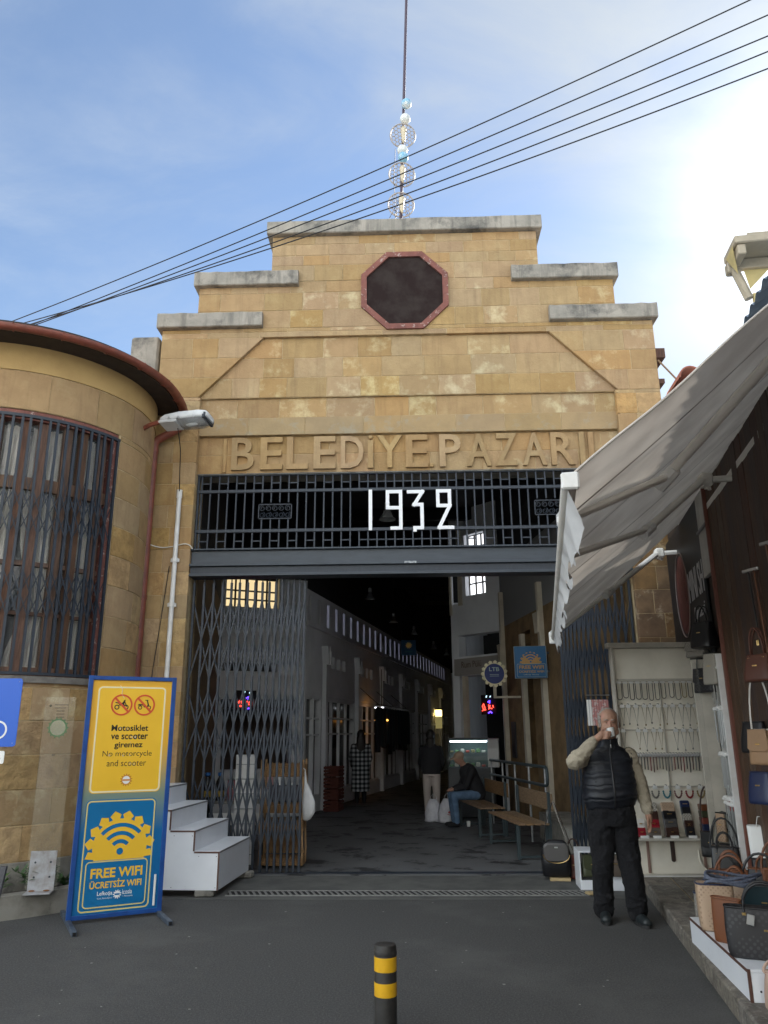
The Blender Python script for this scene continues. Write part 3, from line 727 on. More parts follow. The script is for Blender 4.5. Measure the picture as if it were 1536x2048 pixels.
for a_, b_ in zip([-25.2] + ang, ang):
    for z0, z1 in ((2.34, 2.87), (2.93, 3.41), (3.48, 4.27), (4.43, 5.07)):
        g = MB(); cbar(g, b_ + 1.9, a_ - 1.9, z0, z1, 1.478, 1.474, 2); g.build('pane', pane_m, win)
curt = mat('curtain_cloth', (.78, .73, .64), .9, c2=(.50, .46, .40), scale=3, stretch=(6, 6, .5))
for a0, a1, sw_ in ((-30, -40, .0), (-44, -60, .12), (-62, -76, .2), (-80, -96, .1)):
    def fn(u, v, a0=a0, a1=a1, sw_=sw_):
        z = 2.3 + 2.75 * v; pin = 1 - .45 * math.exp(-((v - .28) / .16) ** 2)
        a = a0 + (a1 - a0) * (u * pin + sw_ * (1 - v)); r = 1.415 + .028 * math.sin(u * 30 + 2 * v) * (.5 + .5 * v)
        return (r * math.cos(R_(a)), r * math.sin(R_(a)), z)
    MB().grid(fn, 40, 14).build('curtain', curt, win, True)
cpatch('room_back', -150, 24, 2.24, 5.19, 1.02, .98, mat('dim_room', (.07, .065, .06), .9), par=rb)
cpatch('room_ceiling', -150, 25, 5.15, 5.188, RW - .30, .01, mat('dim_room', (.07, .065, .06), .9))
# sliding iron lattice in front of it
wgr = bpy.data.objects.new('window_grille', None); COL.objects.link(wgr); wgr.parent = rb; wgr.empty_display_size = .1
ba = [-23.4 - 3.45 * k - (.5 if k % 3 == 2 else 0) for k in range(24)]
for a in ba:
    g = MB(); cbar(g, a - .50, a + .50, 2.275, 5.10, 1.612, 1.588); g.build('bar', iron, wgr)
for z0, z1 in ((2.245, 2.275), (5.10, 5.135)): g = MB(); cbar(g, -150, -22.6, z0, z1, 1.615, 1.585, 40); g.build('rail', iron, wgr)
def czig(a0, a1, z0, z1, r):
    g = MB(); n = 3; w = .010
    vs = []
    for k in range(n + 1):
        t = k / n; a = R_(a0 + (a1 - a0) * t); z = z0 + (z1 - z0) * t
        for rr, dz_ in ((r + .003, -w * 1.6), (r + .003, w * 1.6), (r - .003, w * 1.6), (r - .003, -w * 1.6)): vs.append((rr * math.cos(a), rr * math.sin(a), z + dz_))
    fs = [(k * 4 + q, k * 4 + (q + 1) % 4, (k + 1) * 4 + (q + 1) % 4, (k + 1) * 4 + q) for k in range(n) for q in range(4)]
    g.add(vs, fs); g.build('lattice_strip', iron, wgr)
for za, zb in ((2.85, 3.35), (3.75, 4.25), (4.0, 4.5)):
    for i in range(len(ba) - 2):
        if za == 4.0 and i % 2: continue
        czig(ba[i], ba[i + 2] if za != 4.0 else ba[i + 1], za, zb, 1.622); czig(ba[i], ba[i + 2] if za != 4.0 else ba[i + 1], zb, za, 1.580)

# planter kerb, soil and weeds along the foot of the wall
pk = cpatch('planter_kerb', -150, -21, 0, .205, 2.10, 1.93, concrete_l, par=None); pk.location = (RC[0], RC[1], 0); tag(pk, kind='structure')
soil = cpatch('planter_soil', -150, -21, 0, .165, 1.93, 1.66, mat('soil', (.06, .045, .03), .95, c2=(.035, .028, .02), scale=18, bump=1, bscale=40), par=None); soil.location = (RC[0], RC[1], 0); tag(soil, kind='structure')
leaf_m = mat('weed_leaf', (.055, .13, .03), .6, c2=(.035, .085, .022), scale=20, rnd=.25)
def weed(name, label, a, r, h, n, spread):
    t = thing(name, label, 'plant', (RC[0] + r * math.cos(R_(a)), RC[1] + r * math.sin(R_(a)), .16), random.random() * 6, None)
    st = MB(); lf = MB()
    for k in range(n):
        an = random.random() * 2 * PI; l = h * random.uniform(.45, 1); out = spread * random.uniform(.2, 1)
        P = [Vector((out * t_ * math.cos(an), out * t_ * math.sin(an), l * (t_ - .35 * t_ * t_ * t_))) for t_ in (0, .35, .7, 1)]
        st.tube(P, .0025, 4)
        for q in range(5):
            c = P[1].lerp(P[3], random.random()); b = random.random() * 2 * PI; s = random.uniform(.024, .046); el = random.uniform(-.3, .9)
            d = Vector((math.cos(b) * math.cos(el), math.sin(b) * math.cos(el), math.sin(el))); sd = d.cross(Vector((0, 0, 1))).normalized() * s * .5
            lf.add([c, c + d * s + sd, c + d * s * 2.2, c + d * s - sd], [(0, 1, 2, 3)])
    st.build('stem', leaf_m, t); lf.build('leaves', leaf_m, t, fix=False)
weed('weed', 'leafy green weed between the metal bracket and the blue framed sign', -44, 1.86, .36, 70, .22)
weed('weed', 'small green weed growing left of the metal bracket', -58, 1.86, .30, 50, .20)
weed('weed', 'low sprig of weed at the foot of the rounded wall behind the sign', -33, 1.78, .18, 16, .12)

# ------------------------------------------------------------------ pipes, lamp, wires on the wall
dpp = thing('downpipe', 'red-brown rainwater downpipe in the corner beside the gateway pier', 'downpipe', (-3.50, -.13, 0))
g = MB(); g.tube([(0, 0, .3), (0, 0, 5.46)], .060, 14); g.build('pipe', brown, dpp, 40)
g = MB(); g.tube([(0, 0, 5.44), (.015, 0, 5.53), (.07, 0, 5.58), (.34, -.05, 5.70), (.42, -.10, 5.80), (.44, -.14, 5.92)], .056, 12); g.build('elbow', brown, dpp, 40)
for z in (5.40, 3.36, 1.6):
    g = MB(); g.lathe([(.068, z - .03), (.068, z + .03)], 14); g.box((-.02, .04, z - .015), (.02, .12, z + .015)); g.build('collar', brown, dpp, 30)
cp = thing('conduit_pipe', 'white plastic conduit pipe clipped to the left pier of the gate', 'pipe', (-3.12, -.055, 0))
g = MB(); g.tube([(0, 0, .9), (0, 0, 4.84)], .031, 14); g.build('pipe', pvc, cp, 40)
g = MB(); g.lathe([(.038, 4.74), (.038, 4.85), (.026, 4.852), (.026, 4.80)], 14); g.build('socket', pvc, cp, 30)
for z in (3.87, 3.27, 1.9):
    g = MB(); g.lathe([(.042, z - .028), (.042, z + .028)], 14); g.box((-.055, -.005, z - .022), (.055, .03, z + .022)); g.box((-.012, .02, z - .02), (.012, .07, z + .02)); g.build('clamp', pvc, cp, 30)

sl_ = thing('wall_street_lamp', 'grey and white street lamp on a red-brown bracket at the eave corner', 'street lamp', (-3.50, -.72, 5.2))
g = MB(); g.tube([(0, 0, -.16), (0, 0, .16), (.02, -.01, .23), (.07, -.035, .28), (.16, -.08, .305), (.40, -.20, .315)], .030, 10)
for z in (-.12, .06): g.box((-.05, -.012, z), (.0, .012, z + .02))
g.build('arm', brown, sl_, 40)
lampg = mat('lamp_housing', (.62, .63, .64), .45, c2=(.52, .53, .54), scale=6)
Q = Matrix.Translation((.36, -.18, .27)) @ Matrix.Rotation(R_(-16), 4, 'Z') @ Matrix.Rotation(R_(3), 4, 'Y') @ Matrix.Rotation(R_(-12), 4, 'X')
g = MB(Q)
rings = [(0, .075, .045), (.06, .10, .07), (.28, .125, .085), (.56, .13, .085), (.66, .12, .07), (.69, .09, .04)]
n = 18; vs = []
for x, ry, rz_ in rings:
    for k in range(n):
        a = 2 * PI * k / n; ca, sa = math.cos(a), math.sin(a); pw = .55
        yy = ry * math.copysign(abs(ca) ** pw, ca); zz = rz_ * math.copysign(abs(sa) ** pw, sa)
        vs.append((x, yy, .03 + (zz if zz > 0 else zz * .5)))
fs = [(i * n + k, i * n + (k + 1) % n, (i + 1) * n + (k + 1) % n, (i + 1) * n + k) for i in range(len(rings) - 1) for k in range(n)] + [tuple(range(n - 1, -1, -1)), tuple((len(rings) - 1) * n + k for k in range(n))]
g.add(vs, fs); g.build('housing', lampg, sl_, 50)
g = MB(Q); g.cbox((.0, -.118, -.045), (.27, .118, -.008), .02); g.build('gear_cover', lampg, sl_)
lens = mat('lamp_lens', (.30, .32, .34), .06, alpha=.50, spec=.9)
g = MB(Q); vs = []
for x, ry, d in ((.285, .115, .02), (.32, .115, .085), (.58, .115, .085), (.66, .105, .02)):
    for k in range(7):
        t = -1 + 2 * k / 6; vs.append((x, ry * t, -.01 - d * (1 - abs(t) ** 3)))
g.add(vs, [(i * 7 + k, i * 7 + k + 1, (i + 1) * 7 + k + 1, (i + 1) * 7 + k) for i in range(3) for k in range(6)]); g.build('lens', lens, sl_, True)
g = MB(Q); g.cbox((.29, -.105, -.014), (.65, .105, -.008), .002); g.build('reflector', metal, sl_)
g = MB(Q); g.ell((.44, 0, -.045), (.09, .026, .026), 12); g.build('bulb', mat('bulb_glass', (.85, .85, .82), .15), sl_, True)
g = MB(Q); g.box((.64, -.12, -.025), (.675, .12, .05)); g.build('end_frame', iron, sl_)
for x in (.16, .30, .52): MB(Q).cbox((x - .012, -.128, -.02), (x + .012, -.118, .02), .003).build('latch', metal, sl_)
def wire(name, label, P, r, m):
    g = MB(); Q_ = []
    for i in range(len(P) - 1):
        p0, p1, p2, p3 = Vector(P[max(i - 1, 0)]), Vector(P[i]), Vector(P[i + 1]), Vector(P[min(i + 2, len(P) - 1)])
        for k in range(6):
            t = k / 6; Q_.append(.5 * ((2 * p1) + (p2 - p0) * t + (2 * p0 - 5 * p1 + 4 * p2 - p3) * t * t + (3 * p1 - p0 - 3 * p2 + p3) * t ** 3))
    Q_.append(Vector(P[-1])); g.tube(Q_, r, 6)
    return tag(g.build(name, m, None, True), label, 'cable')
wire('lamp_wire', 'thin black wire hanging from the street lamp into the white conduit', [(-2.93, -.93, 5.40), (-2.95, -.70, 5.2), (-3.06, -.3, 5.0), (-3.12, -.06, 4.80)], .006, cable_m)
wire('wall_cable', 'pale cable sagging from the lamp bracket across to the lintel end', [(-3.50, -.72, 5.04), (-3.515, -.62, 4.7), (-3.55, -.55, 4.25), (-3.50, -.20, 4.10), (-3.30, -.03, 4.05), (-3.0, -.02, 4.10), (-2.90, -.02, 4.03)], .008, cable_w)
wire('loose_wire', 'thin dark wire slanting down the pier between the two pipes', [(-3.20, -.02, 3.8), (-3.26, -.015, 3.1), (-3.32, -.02, 2.4), (-3.34, -.02, 2.0)], .005, cable_m)
wd = [((-3.222, -1.6, 7.33), (3.322, -4.2, 8.322), .28, .048), ((-3.208, -1.6, 7.164), (3.464, -4.2, 8.133), .33, .035), ((-3.203, -1.6, 7.099), (3.428, -4.2, 7.883), .37, .036), ((-3.2, -1.6, 7.056), (3.402, -4.2, 7.701), .42, .07), ((-3.199, -1.6, 7.042), (3.374, -4.2, 7.504), .45, .08)]
wl_ = ['topmost of the five black cables crossing the sky before the gateway', 'second black overhead cable from the top', 'middle one of the five black overhead cables', 'fourth black overhead cable from the top', 'lowest of the five black cables crossing the sky before the gateway']
for (a_, b_, tm_, sag), lb_ in zip(wd, wl_):
    a_, b_ = Vector(a_), Vector(b_); k4 = sag / (tm_ * (1 - tm_)); d_ = b_ - a_
    g = MB(); P = []
    for q in range(49):
        t = -.62 + 2.0 * q / 48; p = a_ + d_ * t; p.z += k4 * (-t * (1 - t)); P.append(p)
    g.tube(P, .0068, 6); o = tag(g.build('overhead_cable', cable_m, None, True), lb_, 'cable', 'overhead cables')

# ------------------------------------------------------------------ mast with festive balls and honeycomb discs
ms = thing('flag_mast', 'thin mast on the gateway top hung with balls and honeycomb discs', 'mast', (-.05, .30, 8.9))
mast_m = mat('mast_paint', (.055, .035, .055), .5)
lean = lambda z: (.034 * (z - .2), 0, z)
g = MB(); g.tube([lean(0), lean(2.0), lean(8)], .024, 10); g.tube([lean(0), lean(.24)], .05, 10); g.build('pole', mast_m, ms, 40)
ballw = mat('pale_ball', (.62, .64, .62), .35); ballb = mat('blue_ball', (.20, .42, .58), .3, c2=(.60, .63, .62), scale=5, lo=.45, hi=.55)
for z, dx, m_ in ((2.61, .045, ballb), (2.31, .03, ballw), (1.70, 0.0, ballw), (1.56, .015, ballb)):
    MB().ell((lean(z)[0] + dx, -.07, z), (.085, .085, .085), 16).build('ball', m_, ms, True)
disc_m = mat('honeycomb_disc', (.34, .30, .27), .6)
for z, ti in ((1.99, -.10), (1.24, .05), (.68, .02)):
    g = MB(Matrix.Translation((lean(z)[0], -.06, z)) @ Matrix.Rotation(R_(20), 4, 'X') @ Matrix.Rotation(ti, 4, 'Y') @ Matrix.Rotation(R_(8), 4, 'Z')); R1 = .205
    g.tube([(R1 * math.cos(2 * PI * k / 28), 0, R1 * .92 * math.sin(2 * PI * k / 28)) for k in range(28)], .0105, 5, closed=True)
    s = .034
    for i in range(-8, 9):
        for j in range(-7, 8):
            cx = s * 1.5 * i; cz = s * math.sqrt(3) * (j + .5 * (i % 2))
            V = [(cx + s * math.cos(R_(60 * q)), cz + s * math.sin(R_(60 * q))) for q in range(6)]
            for q in (0, 1, 2):
                (xa, za), (xb, zb) = V[q], V[q + 1]
                if math.hypot(xa, za) < R1 * .95 and math.hypot(xb, zb) < R1 * .95: g.tube([(xa, 0, za), (xb, 0, zb)], .0062, 4, False)
    d = g.build('honeycomb_disc', disc_m, ms)
    g = MB(); g.lathe([(.012, z - .16), (.03, z - .1), (.036, z), (.05, z + .1), (.03, z + .15)], 10, (lean(z)[0] + .01, -.08, 0)); g.build('bulb_tube', mat('tube_cream', (.55, .47, .33), .4), ms, True)
g = MB()
for x in (-.22, -.12, .10): g.tube([(x, .1, .18), (x + .05, .02, .5), (.0, 0, .85)], .005, 5)
g.tube([(-.07, -.05, .2), (-.09, -.06, 1.2), (-.06, -.05, 1.75)], .005, 5); g.build('guy_wire', cable_m, ms)
# ================================================================== THE SHOP ON THE RIGHT
SO = Vector((3.42, 0, 0)); SD = Vector((-.168, -.9858, 0)); SN = Vector((-.9858, .168, 0))   # along the wall towards the street mouth / out of the wall
SRZ = math.atan2(SD.y, SD.x)
def ST(s, o, z): p = SO + SD * s + SN * o; return (p.x, p.y, z)
SF = lambda u, w, d: ST(u, -d, w)                # (along, height, depth inward)
sb = thing('shop_building', 'handbag shop front of dark timber planks under the grey awning', 'shop')
g = MB(); g.box((-.55, -.35, 0), (13, -.012, 4.40), ST); g.build('wall', mat('shop_wall', (.05, .035, .026), .9), sb)
s = 2.60
while s < 13:
    w = random.uniform(.15, .21); zb = .13
    g = MB(); g.cbox((s + .003, -.010, zb), (s + w - .003, .012 + random.uniform(0, .008), 4.38), .004, ST); g.build('plank', wood_dk, sb); s += w
g = MB(); g.cbox((2.555, -.01, .13), (2.60, .05, 4.38), .006, ST); g.build('corner_trim', mat('red_trim', (.17, .06, .04), .6), sb)
g = MB(); g.cbox((2.14, -.01, 3.14), (2.55, .035, 4.1), .006, ST); wb = g.build('white_panel', mat('white_panel', (.55, .54, .51), .5, c2=(.42, .41, .38), scale=4), sb)
g = MB(); g.cbox((2.13, .03, 3.60), (2.56, .055, 3.63), .004, ST); g.build('panel_batten', grey_edge, sb)
# corrugated sheet roof above and the far eave
g = MB()
def corr(u, v):
    s_ = 1.2 + 12 * u; b = -.16 + 2.2 * v; return ST(s_, -b, 4.43 + .55 * (b + .16) + .022 * math.sin(s_ * 2 * PI / .16))
g.grid(corr, 600, 1); g.build('corrugated_roof', mat('blue_grey_sheet', (.20, .26, .34), .45, .3, c2=(.15, .20, .27), scale=5), sb)
g = MB(); g.cbox((1.55, -1.1, 4.38), (1.9, -.1, 5.46), .02, ST); g.build('gable_parapet', concrete_l, sb)
for k, (oo, tz, ry) in enumerate(((-.10, 5.50, .28), (-.42, 5.62, .22))):
    g = MB(); vs = []
    for j, x in enumerate((-.24, .24)):
        for rr in (.15, .132):
            for q in range(11): a = PI * q / 10; vs.append((x, rr * math.cos(a) * (1 - .1 * j), rr * math.sin(a)))
    fs = []
    for q in range(10): fs += [(q, q + 1, 22 + q + 1, 22 + q), (11 + q, 11 + q + 1, 33 + q + 1, 33 + q), (q, q + 1, 11 + q + 1, 11 + q), (22 + q, 22 + q + 1, 33 + q + 1, 33 + q)]
    g.add(vs, fs); g.build('ridge_tile', tile_m, sb, True, loc=ST(1.72, oo, tz - .04), rot=(0, -.10, SRZ + .15))
g = MB(); g.tube([ST(1.6, -.1, 5.55), ST(1.5, .12, 5.95)], .012, 6); g.build('loose_stick', wood_old, sb)
yel = mat('yellow_board', (.62, .50, .22), .7, c2=(.52, .42, .20), scale=5)
lg = mat('pale_beige_paint', (.44, .37, .27), .6, c2=(.34, .29, .21), scale=5)
def CN(a, b, z): p = Vector((2.36, -5.0, 0)) + Vector((.93, -.10, 0)) * a + Vector((.10, .93, 0)) * b; return (p.x, p.y, z)
g = MB(); g.cbox((0, -.22, 4.96), (2.2, .08, 5.02), .008, CN); g.box((.12, -.16, 5.022), (2.2, .0, 5.07), CN); g.build('canopy_roof', lg, sb)
g = MB(); g.cbox((.05, .0, 4.88), (2.2, .06, 4.958), .006, CN); g.cbox((.02, -.20, 4.88), (.08, -.02, 4.958), .006, CN); g.build('canopy_beam', lg, sb)
g = MB(); g.tube([CN(.05, .03, 4.9), CN(.13, .03, 4.64)], .032, 8); g.cbox((.0, .01, 4.86), (.10, .09, 4.95), .01, CN); g.build('canopy_strut', lg, sb)
g = MB(); g.add([CN(.12, .035, 4.90), CN(.34, .035, 4.90), CN(.15, .035, 4.72)], [(0, 1, 2)]); g.cbox((.16, .02, 4.56), (.36, .05, 4.68), .004, CN); g.add([CN(-.01, .0, 4.96), CN(-.01, -.18, 4.96), CN(.05, -.05, 4.80)], [(0, 1, 2)]); g.build('yellow_panel', yel, sb)

# name board MINI SH..
msn = thing('shop_sign', 'black MINI SH shop sign with a pink lady oval on the side wall', 'sign', (0, 0, 0))
g = MB(); g.cbox((-.1, .0, 2.40), (2.13, .03, 4.0), .006, ST); g.build('board', mat('sign_black', (.012, .013, .017), .5), msn)
oz, ou = 3.19, .86
silver = mat('sign_silver', (.62, .62, .64), .4)
g = MB(); g.tube([ST(ou + .40 * math.cos(t), .038, oz + .50 * math.sin(t)) for t in [2 * PI * k / 40 for k in range(40)]], .007, 5, closed=True)
g.build('oval_ring', mat('oval_rim', (.30, .24, .22), .4), msn)
rose = mat('sign_rose', (.19, .065, .058), .6, c2=(.13, .042, .038), scale=6)
g = MB(); g.prism([(ou + .36 * math.cos(t) , oz + .46 * math.sin(t)) for t in [2 * PI * k / 36 for k in range(36)]], -.034, -.031, SF); g.build('oval_panel', rose, msn)
g = MB(); sil = [(-.10, -.40), (.18, -.36), (.24, -.15), (.16, -.02), (.20, .10), (.10, .22), (.02, .40), (-.06, .42), (-.10, .28), (-.06, .12), (-.13, .02), (-.10, -.12), (-.18, -.25)]
g.prism([(ou + x, oz + z) for x, z in sil], -.0375, -.035, SF); g.build('lady_silhouette', mat('sign_rose_dark', (.13, .035, .035), .5), msn)
text('lettering', 'MINI SH', silver, msn, SF, 1.26, 2.10, 3.02, 3.36, -.036, -.031)
text('lettering', 'Bijuteri', silver, msn, SF, 1.42, 2.02, 2.76, 2.94, -.036, -.031, shear=.3)

# ------------------------------------------------------------------ the folding-arm awning
aw = thing('awning', 'large grey beige folding arm awning sloping over the handbag shop', 'awning')
B0, B1 = Vector((.705, -6.70, 2.70)), Vector((1.69, -.85, 2.70))
BD = (B1 - B0).normalized(); BN = Vector((BD.y, -BD.x, 0)); LEN = (B1 - B0).length; PRJ = 1.56
def AT(a, b, z): p = B0 + BD * a + BN * b; return (p.x, p.y, z)          # a along the front bar, b towards the wall
fab = bpy.data.materials.new('awning_fabric'); fab.use_nodes = True; t = fab.node_tree; b = t.nodes['Principled BSDF']; b.inputs['Roughness'].default_value = .85
N = t.nodes.new; tr = N('ShaderNodeBsdfTranslucent'); mxs = N('ShaderNodeMixShader'); mxs.inputs[0].default_value = .17
nz = N('ShaderNodeTexNoise'); nz.inputs['Scale'].default_value = 3.0; nz.inputs['Detail'].default_value = 6; tcn = N('ShaderNodeTexCoord'); t.links.new(tcn.outputs['Object'], nz.inputs['Vector'])
rp = N('ShaderNodeValToRGB'); rp.color_ramp.elements[0].position = .35; rp.color_ramp.elements[0].color = (.52, .475, .43, 1); rp.color_ramp.elements[1].position = .7; rp.color_ramp.elements[1].color = (.70, .655, .60, 1)
t.links.new(nz.outputs['Fac'], rp.inputs[0]); t.links.new(rp.outputs[0], b.inputs['Base Color']); t.links.new(rp.outputs[0], tr.inputs['Color'])
t.links.new(b.outputs[0], mxs.inputs[1]); t.links.new(tr.outputs[0], mxs.inputs[2]); t.links.new(mxs.outputs[0], t.nodes['Material Output'].inputs[0])
def fabric(u, v):
    a = u * LEN; b_ = v * PRJ; z = 2.72 + (4.02 - 2.72) * v
    fold = .020 * math.sin(a * 7.5 + 1.3 * v) * (1 - v) ** 1.1 * (1 - .5 * v) + .010 * math.sin(a * 17 - 2 * v) * (1 - v) ** 2
    sag = -.022 * math.sin(PI * v) * (.8 + .2 * math.sin(a * 1.1)) - .014 * math.sin(PI * min(1, v * 1.3)) * math.sin(a * 2.3 + .6)
    edge = .007 * math.sin(v * 16) * math.exp(-u * 30)
    return AT(a, b_, z + fold + sag + edge)
MB().grid(fabric, 120, 26).build('fabric', fab, aw, True, fix=False)
seam_m = mat('awning_seam', (.30, .27, .24), .9)
for u0 in (.10, .28, .46, .64, .82):
    g = MB(); g.grid(lambda u, v: (lambda p: (p[0], p[1], p[2] - .004))(fabric(u0 + (u - .5) * .0035, v * .99)), 1, 26); g.build('seam', seam_m, aw, True, fix=False)
hem = MB(); hem.tube([fabric(.001, k / 26) for k in range(27)], .007, 5); hem.build('hem', fab, aw, True)
wp = mat('awning_white_metal', (.80, .775, .72), .45, c2=(.72, .69, .64), scale=3)
g = MB(); g.tube([AT(-.02, 0, 2.70), AT(LEN + .02, 0, 2.70)], .036, 14); g.build('front_bar', wp, aw, 40)
g = MB(); g.cbox((-.025, -.036, 2.662), (.005, .044, 2.742), .008, AT); g.build('end_cap', pvc, aw); g = MB(); g.cbox((LEN, -.06, 2.63), (LEN + .05, .07, 2.77), .01, AT); g.build('end_cap', pvc, aw)
def val(u, v):
    a = u * LEN; L = .115 + .03 * math.sin(a * 9) + .03 * math.sin(a * 23 + 1) + (.075 if a < .9 else 0) * math.sin(a / .9 * PI)
    return AT(a, -.01 + .05 * v + .018 * math.sin(a * 13) * v, 2.67 - L * v)
valm = mat('valance_cloth', (.70, .70, .70), .85, c2=(.60, .60, .60), scale=4)
MB().grid(val, 130, 4).build('valance', valm, aw, True, fix=False)
g = MB(); g.cbox((-.1, PRJ - .02, 3.74), (LEN + .1, PRJ + .06, 3.82), .01, AT); g.build('torsion_bar', wp, aw)
g = MB(); g.tube([AT(-.1, PRJ + .03, 4.03), AT(LEN + .1, PRJ + .03, 4.03)], .06, 12); g.build('roller', wp, aw, 40)
arms = [((3.04, -.70, 3.73), (2.22, -1.42, 3.13), (1.67, -.98, 2.72)), ((2.56, -3.55, 3.73), (1.86, -4.10, 3.15), (1.00, -5.06, 2.72)), ((2.13, -6.0, 3.73), (1.62, -5.34, 3.17), (.83, -5.98, 2.72))]
for sh, kn, fr in arms:
    sh, kn, fr = Vector(sh), Vector(kn), Vector(fr)
    g = MB(); g.tube([sh, kn], .038, 10, flat=.8); am = g.build('folding_arm', wp, aw, 40)
    g = MB(); g.tube([kn, fr], .030, 10, flat=.8); g.build('forearm', wp, am, 40)
    g = MB(); d = (sh - kn).normalized()
    g.tube([kn - d * .08 + Vector((0, 0, -.01)), kn + d * .08 + Vector((0, 0, -.01))], .044, 8); g.ell(kn, (.048, .048, .04), 10); g.build('elbow', pvc, am, 30)
    g = MB(); g.ell(fr, (.05, .05, .04), 8); g.cbox((fr.x - .04, fr.y - .05, fr.z - .03), (fr.x + .04, fr.y + .05, fr.z + .05), .01); g.build('front_clamp', pvc, am, 30)
    g = MB(); p = sh; g.ell(p, (.05, .06, .045), 10); g.cbox((p.x - .03, p.y - .05, p.z - .06), (p.x + .08, p.y + .05, p.z + .06), .02)
    for q in range(3): g.lathe([(.018, -.08), (.018, -.055)], 6, (p.x - .02 + .04 * q, p.y + .03 * (q - 1), p.z))
    g.tube([p, p + Vector((.40, -.07, 0))], .03, 6); g.tube([p + Vector((.38, -.07, .02)), p + Vector((.34, -.06, .34)), p + Vector((.30, -.05, .40))], .018, 6); g.build('wall_bracket', wp, am, 30)

# ------------------------------------------------------------------ jewellery cabinet
CY = -.80
jc = thing('jewellery_cabinet', 'cream open jewellery cabinet hung with rows of necklaces beside the gate', 'cabinet', (2.85, CY, .13))
cream = mat('cream_board', (.84, .79, .68), .6, c2=(.76, .71, .60), scale=3)
creamg = mat('cream_grey_frame', (.54, .50, .43), .6, c2=(.44, .41, .35), scale=4)
g = MB(); g.box((-.50, .03, 0.0), (.58, .05, 2.48)); g.build('back_panel', cream, jc)
for x in (-.52, .565): MB().cbox((x, -.05, .0), (x + .03, .05, 2.48), .005).build('side_post', creamg, jc)
MB().cbox((-.56, -.07, 2.44), (.62, .05, 2.50), .006).build('top_board', creamg, jc)
MB().box((-.49, .0, 2.09), (.565, .028, 2.43)).build('header_panel', cream, jc); MB().cbox((-.46, -.03, 2.06), (.565, .02, 2.088), .004).build('header_batten', creamg, jc)
MB().cbox((.02, .010, .76), (.035, .028, 2.05), .003).build('centre_batten', creamg, jc)
RZ = (2.07, 1.80, 1.53, 1.26, .92)
for z in RZ: MB().cbox((-.50, .012, z - .018), (.56, .028, z - .003), .003).build('hook_rail', creamg, jc)
MB().cbox((-.50, -.16, .365), (.60, .03, .39), .004).build('shelf', creamg, jc)
MB().cbox((-.50, -.02, .02), (.56, .02, .362), .004).build('door_panel', cream, jc)
for x in (-.31, .295): MB().cbox((x, -.035, .03), (x + .03, -.022, .36), .003).build('door_batten', mat('pinkish_wood', (.30, .19, .15), .7), jc)
MB().cbox((-.52, -.07, .0), (.58, -.02, .022), .004).build('plinth_rail', creamg, jc); MB().cbox((-.50, -.10, -.0), (.50, -.075, .012), .003).build('plinth_rail', pvc, jc)
g = MB(); g.prism(rrect(-.05, -.005, .14, .36, .02), -.030, -.0215, XZ); g.build('finger_slot', mat('slot_dark', (.05, .03, .025), .6), jc)
g = MB(); g.tube([(.25, -.03, .26), (.25, -.035, .16), (.27, -.05, .10), (.31, -.08, .05)], .010, 6); g.build('door_handle', cream, jc)
NTH = ['first ', 'second ', 'third ', 'fourth ', 'fifth ', 'sixth ', 'seventh ', 'eighth ', 'ninth ', 'tenth ', 'eleventh ', 'twelfth ', 'thirteenth ', 'fourteenth ', 'fifteenth ', 'sixteenth ', 'seventeenth ', 'eighteenth ', 'nineteenth ', 'twentieth '] + ['twenty-' + q for q in ('first ', 'second ', 'third ', 'fourth ', 'fifth ', 'sixth ', 'seventh ', 'eighth ', 'ninth ')] + ['thirtieth ']
cardm = mat('white_card', (.78, .77, .74), .7)
chm = [mat('chain_' + n_, c_, .4, m_) for n_, c_, m_ in (('grey', (.16, .15, .13), .5), ('silver', (.26, .26, .25), .7), ('dark', (.03, .028, .026), .2), ('brass', (.34, .25, .11), .7), ('red', (.26, .03, .03), .2), ('teal', (.04, .18, .22), .2), ('green', (.05, .19, .10), .2), ('brown', (.13, .05, .04), .2))]
def necklace(x, z, kind, m, label, group, w=.05, h=.2):
    t = thing('necklace', label, 'necklace', (jc.location.x + x, CY - .004, .13 + z), 0, group)
    g = MB(); cw = .05; g.prism([(-cw / 2, -.035), (cw / 2, -.035), (cw / 2, -.008), (cw * .25, .004), (-cw * .25, .004), (-cw / 2, -.008)], -.010, -.006, XZ); g.build('card', cardm, t)
    g = MB(); g.tube([(0, .03, .012), (0, -.02, .012), (0, -.024, -.002)], .003, 4); g.build('hook', chm[0], t)
    g = MB()
    if kind == 'u': P = [(-w / 2 , -.012, -.03)] + [(w / 2 * math.cos(PI + PI * k / 8), -.013, -h + w / 2 + w * .5 * math.sin(PI + PI * k / 8)) for k in range(9)] + [(w / 2, -.012, -.03)]; g.tube(P, .0046, 5)
    elif kind == 'v': g.tube([(-w / 2, -.012, -.03), (0, -.012, -h), (w / 2, -.012, -.03)], .0026, 4); g.ell((0, -.014, -h - .006), (.009, .005, .011), 6)
    elif kind == 'l': g.tube([(0, -.012, -.03), (.002, -.013, -h * .5), (0, -.012, -h)], .0058, 5)
    else:
        n = 11
        for k in range(n):
            a = PI + PI * k / (n - 1); g.ell((w / 2 * math.cos(a), -.014, -.06 + h * .5 * math.sin(a)), (.011, .009, .011), 6)
    g.build('strand', m, t, True)
    return t
for k in range(15):
    x = -.45 + k * .072 + (.02 if k > 7 else 0); m = chm[random.choice((0, 0, 0, 2, 3))]
    if k == 2 or k == 13: m = chm[2]
    necklace(x, 2.07, 'u', m, NTH[k] + 'looped cord necklace from the left in the top row of the cream cabinet', 'necklaces in the top row of the cabinet', .05 + random.uniform(-.006, .01), .21 + random.uniform(-.02, .02))
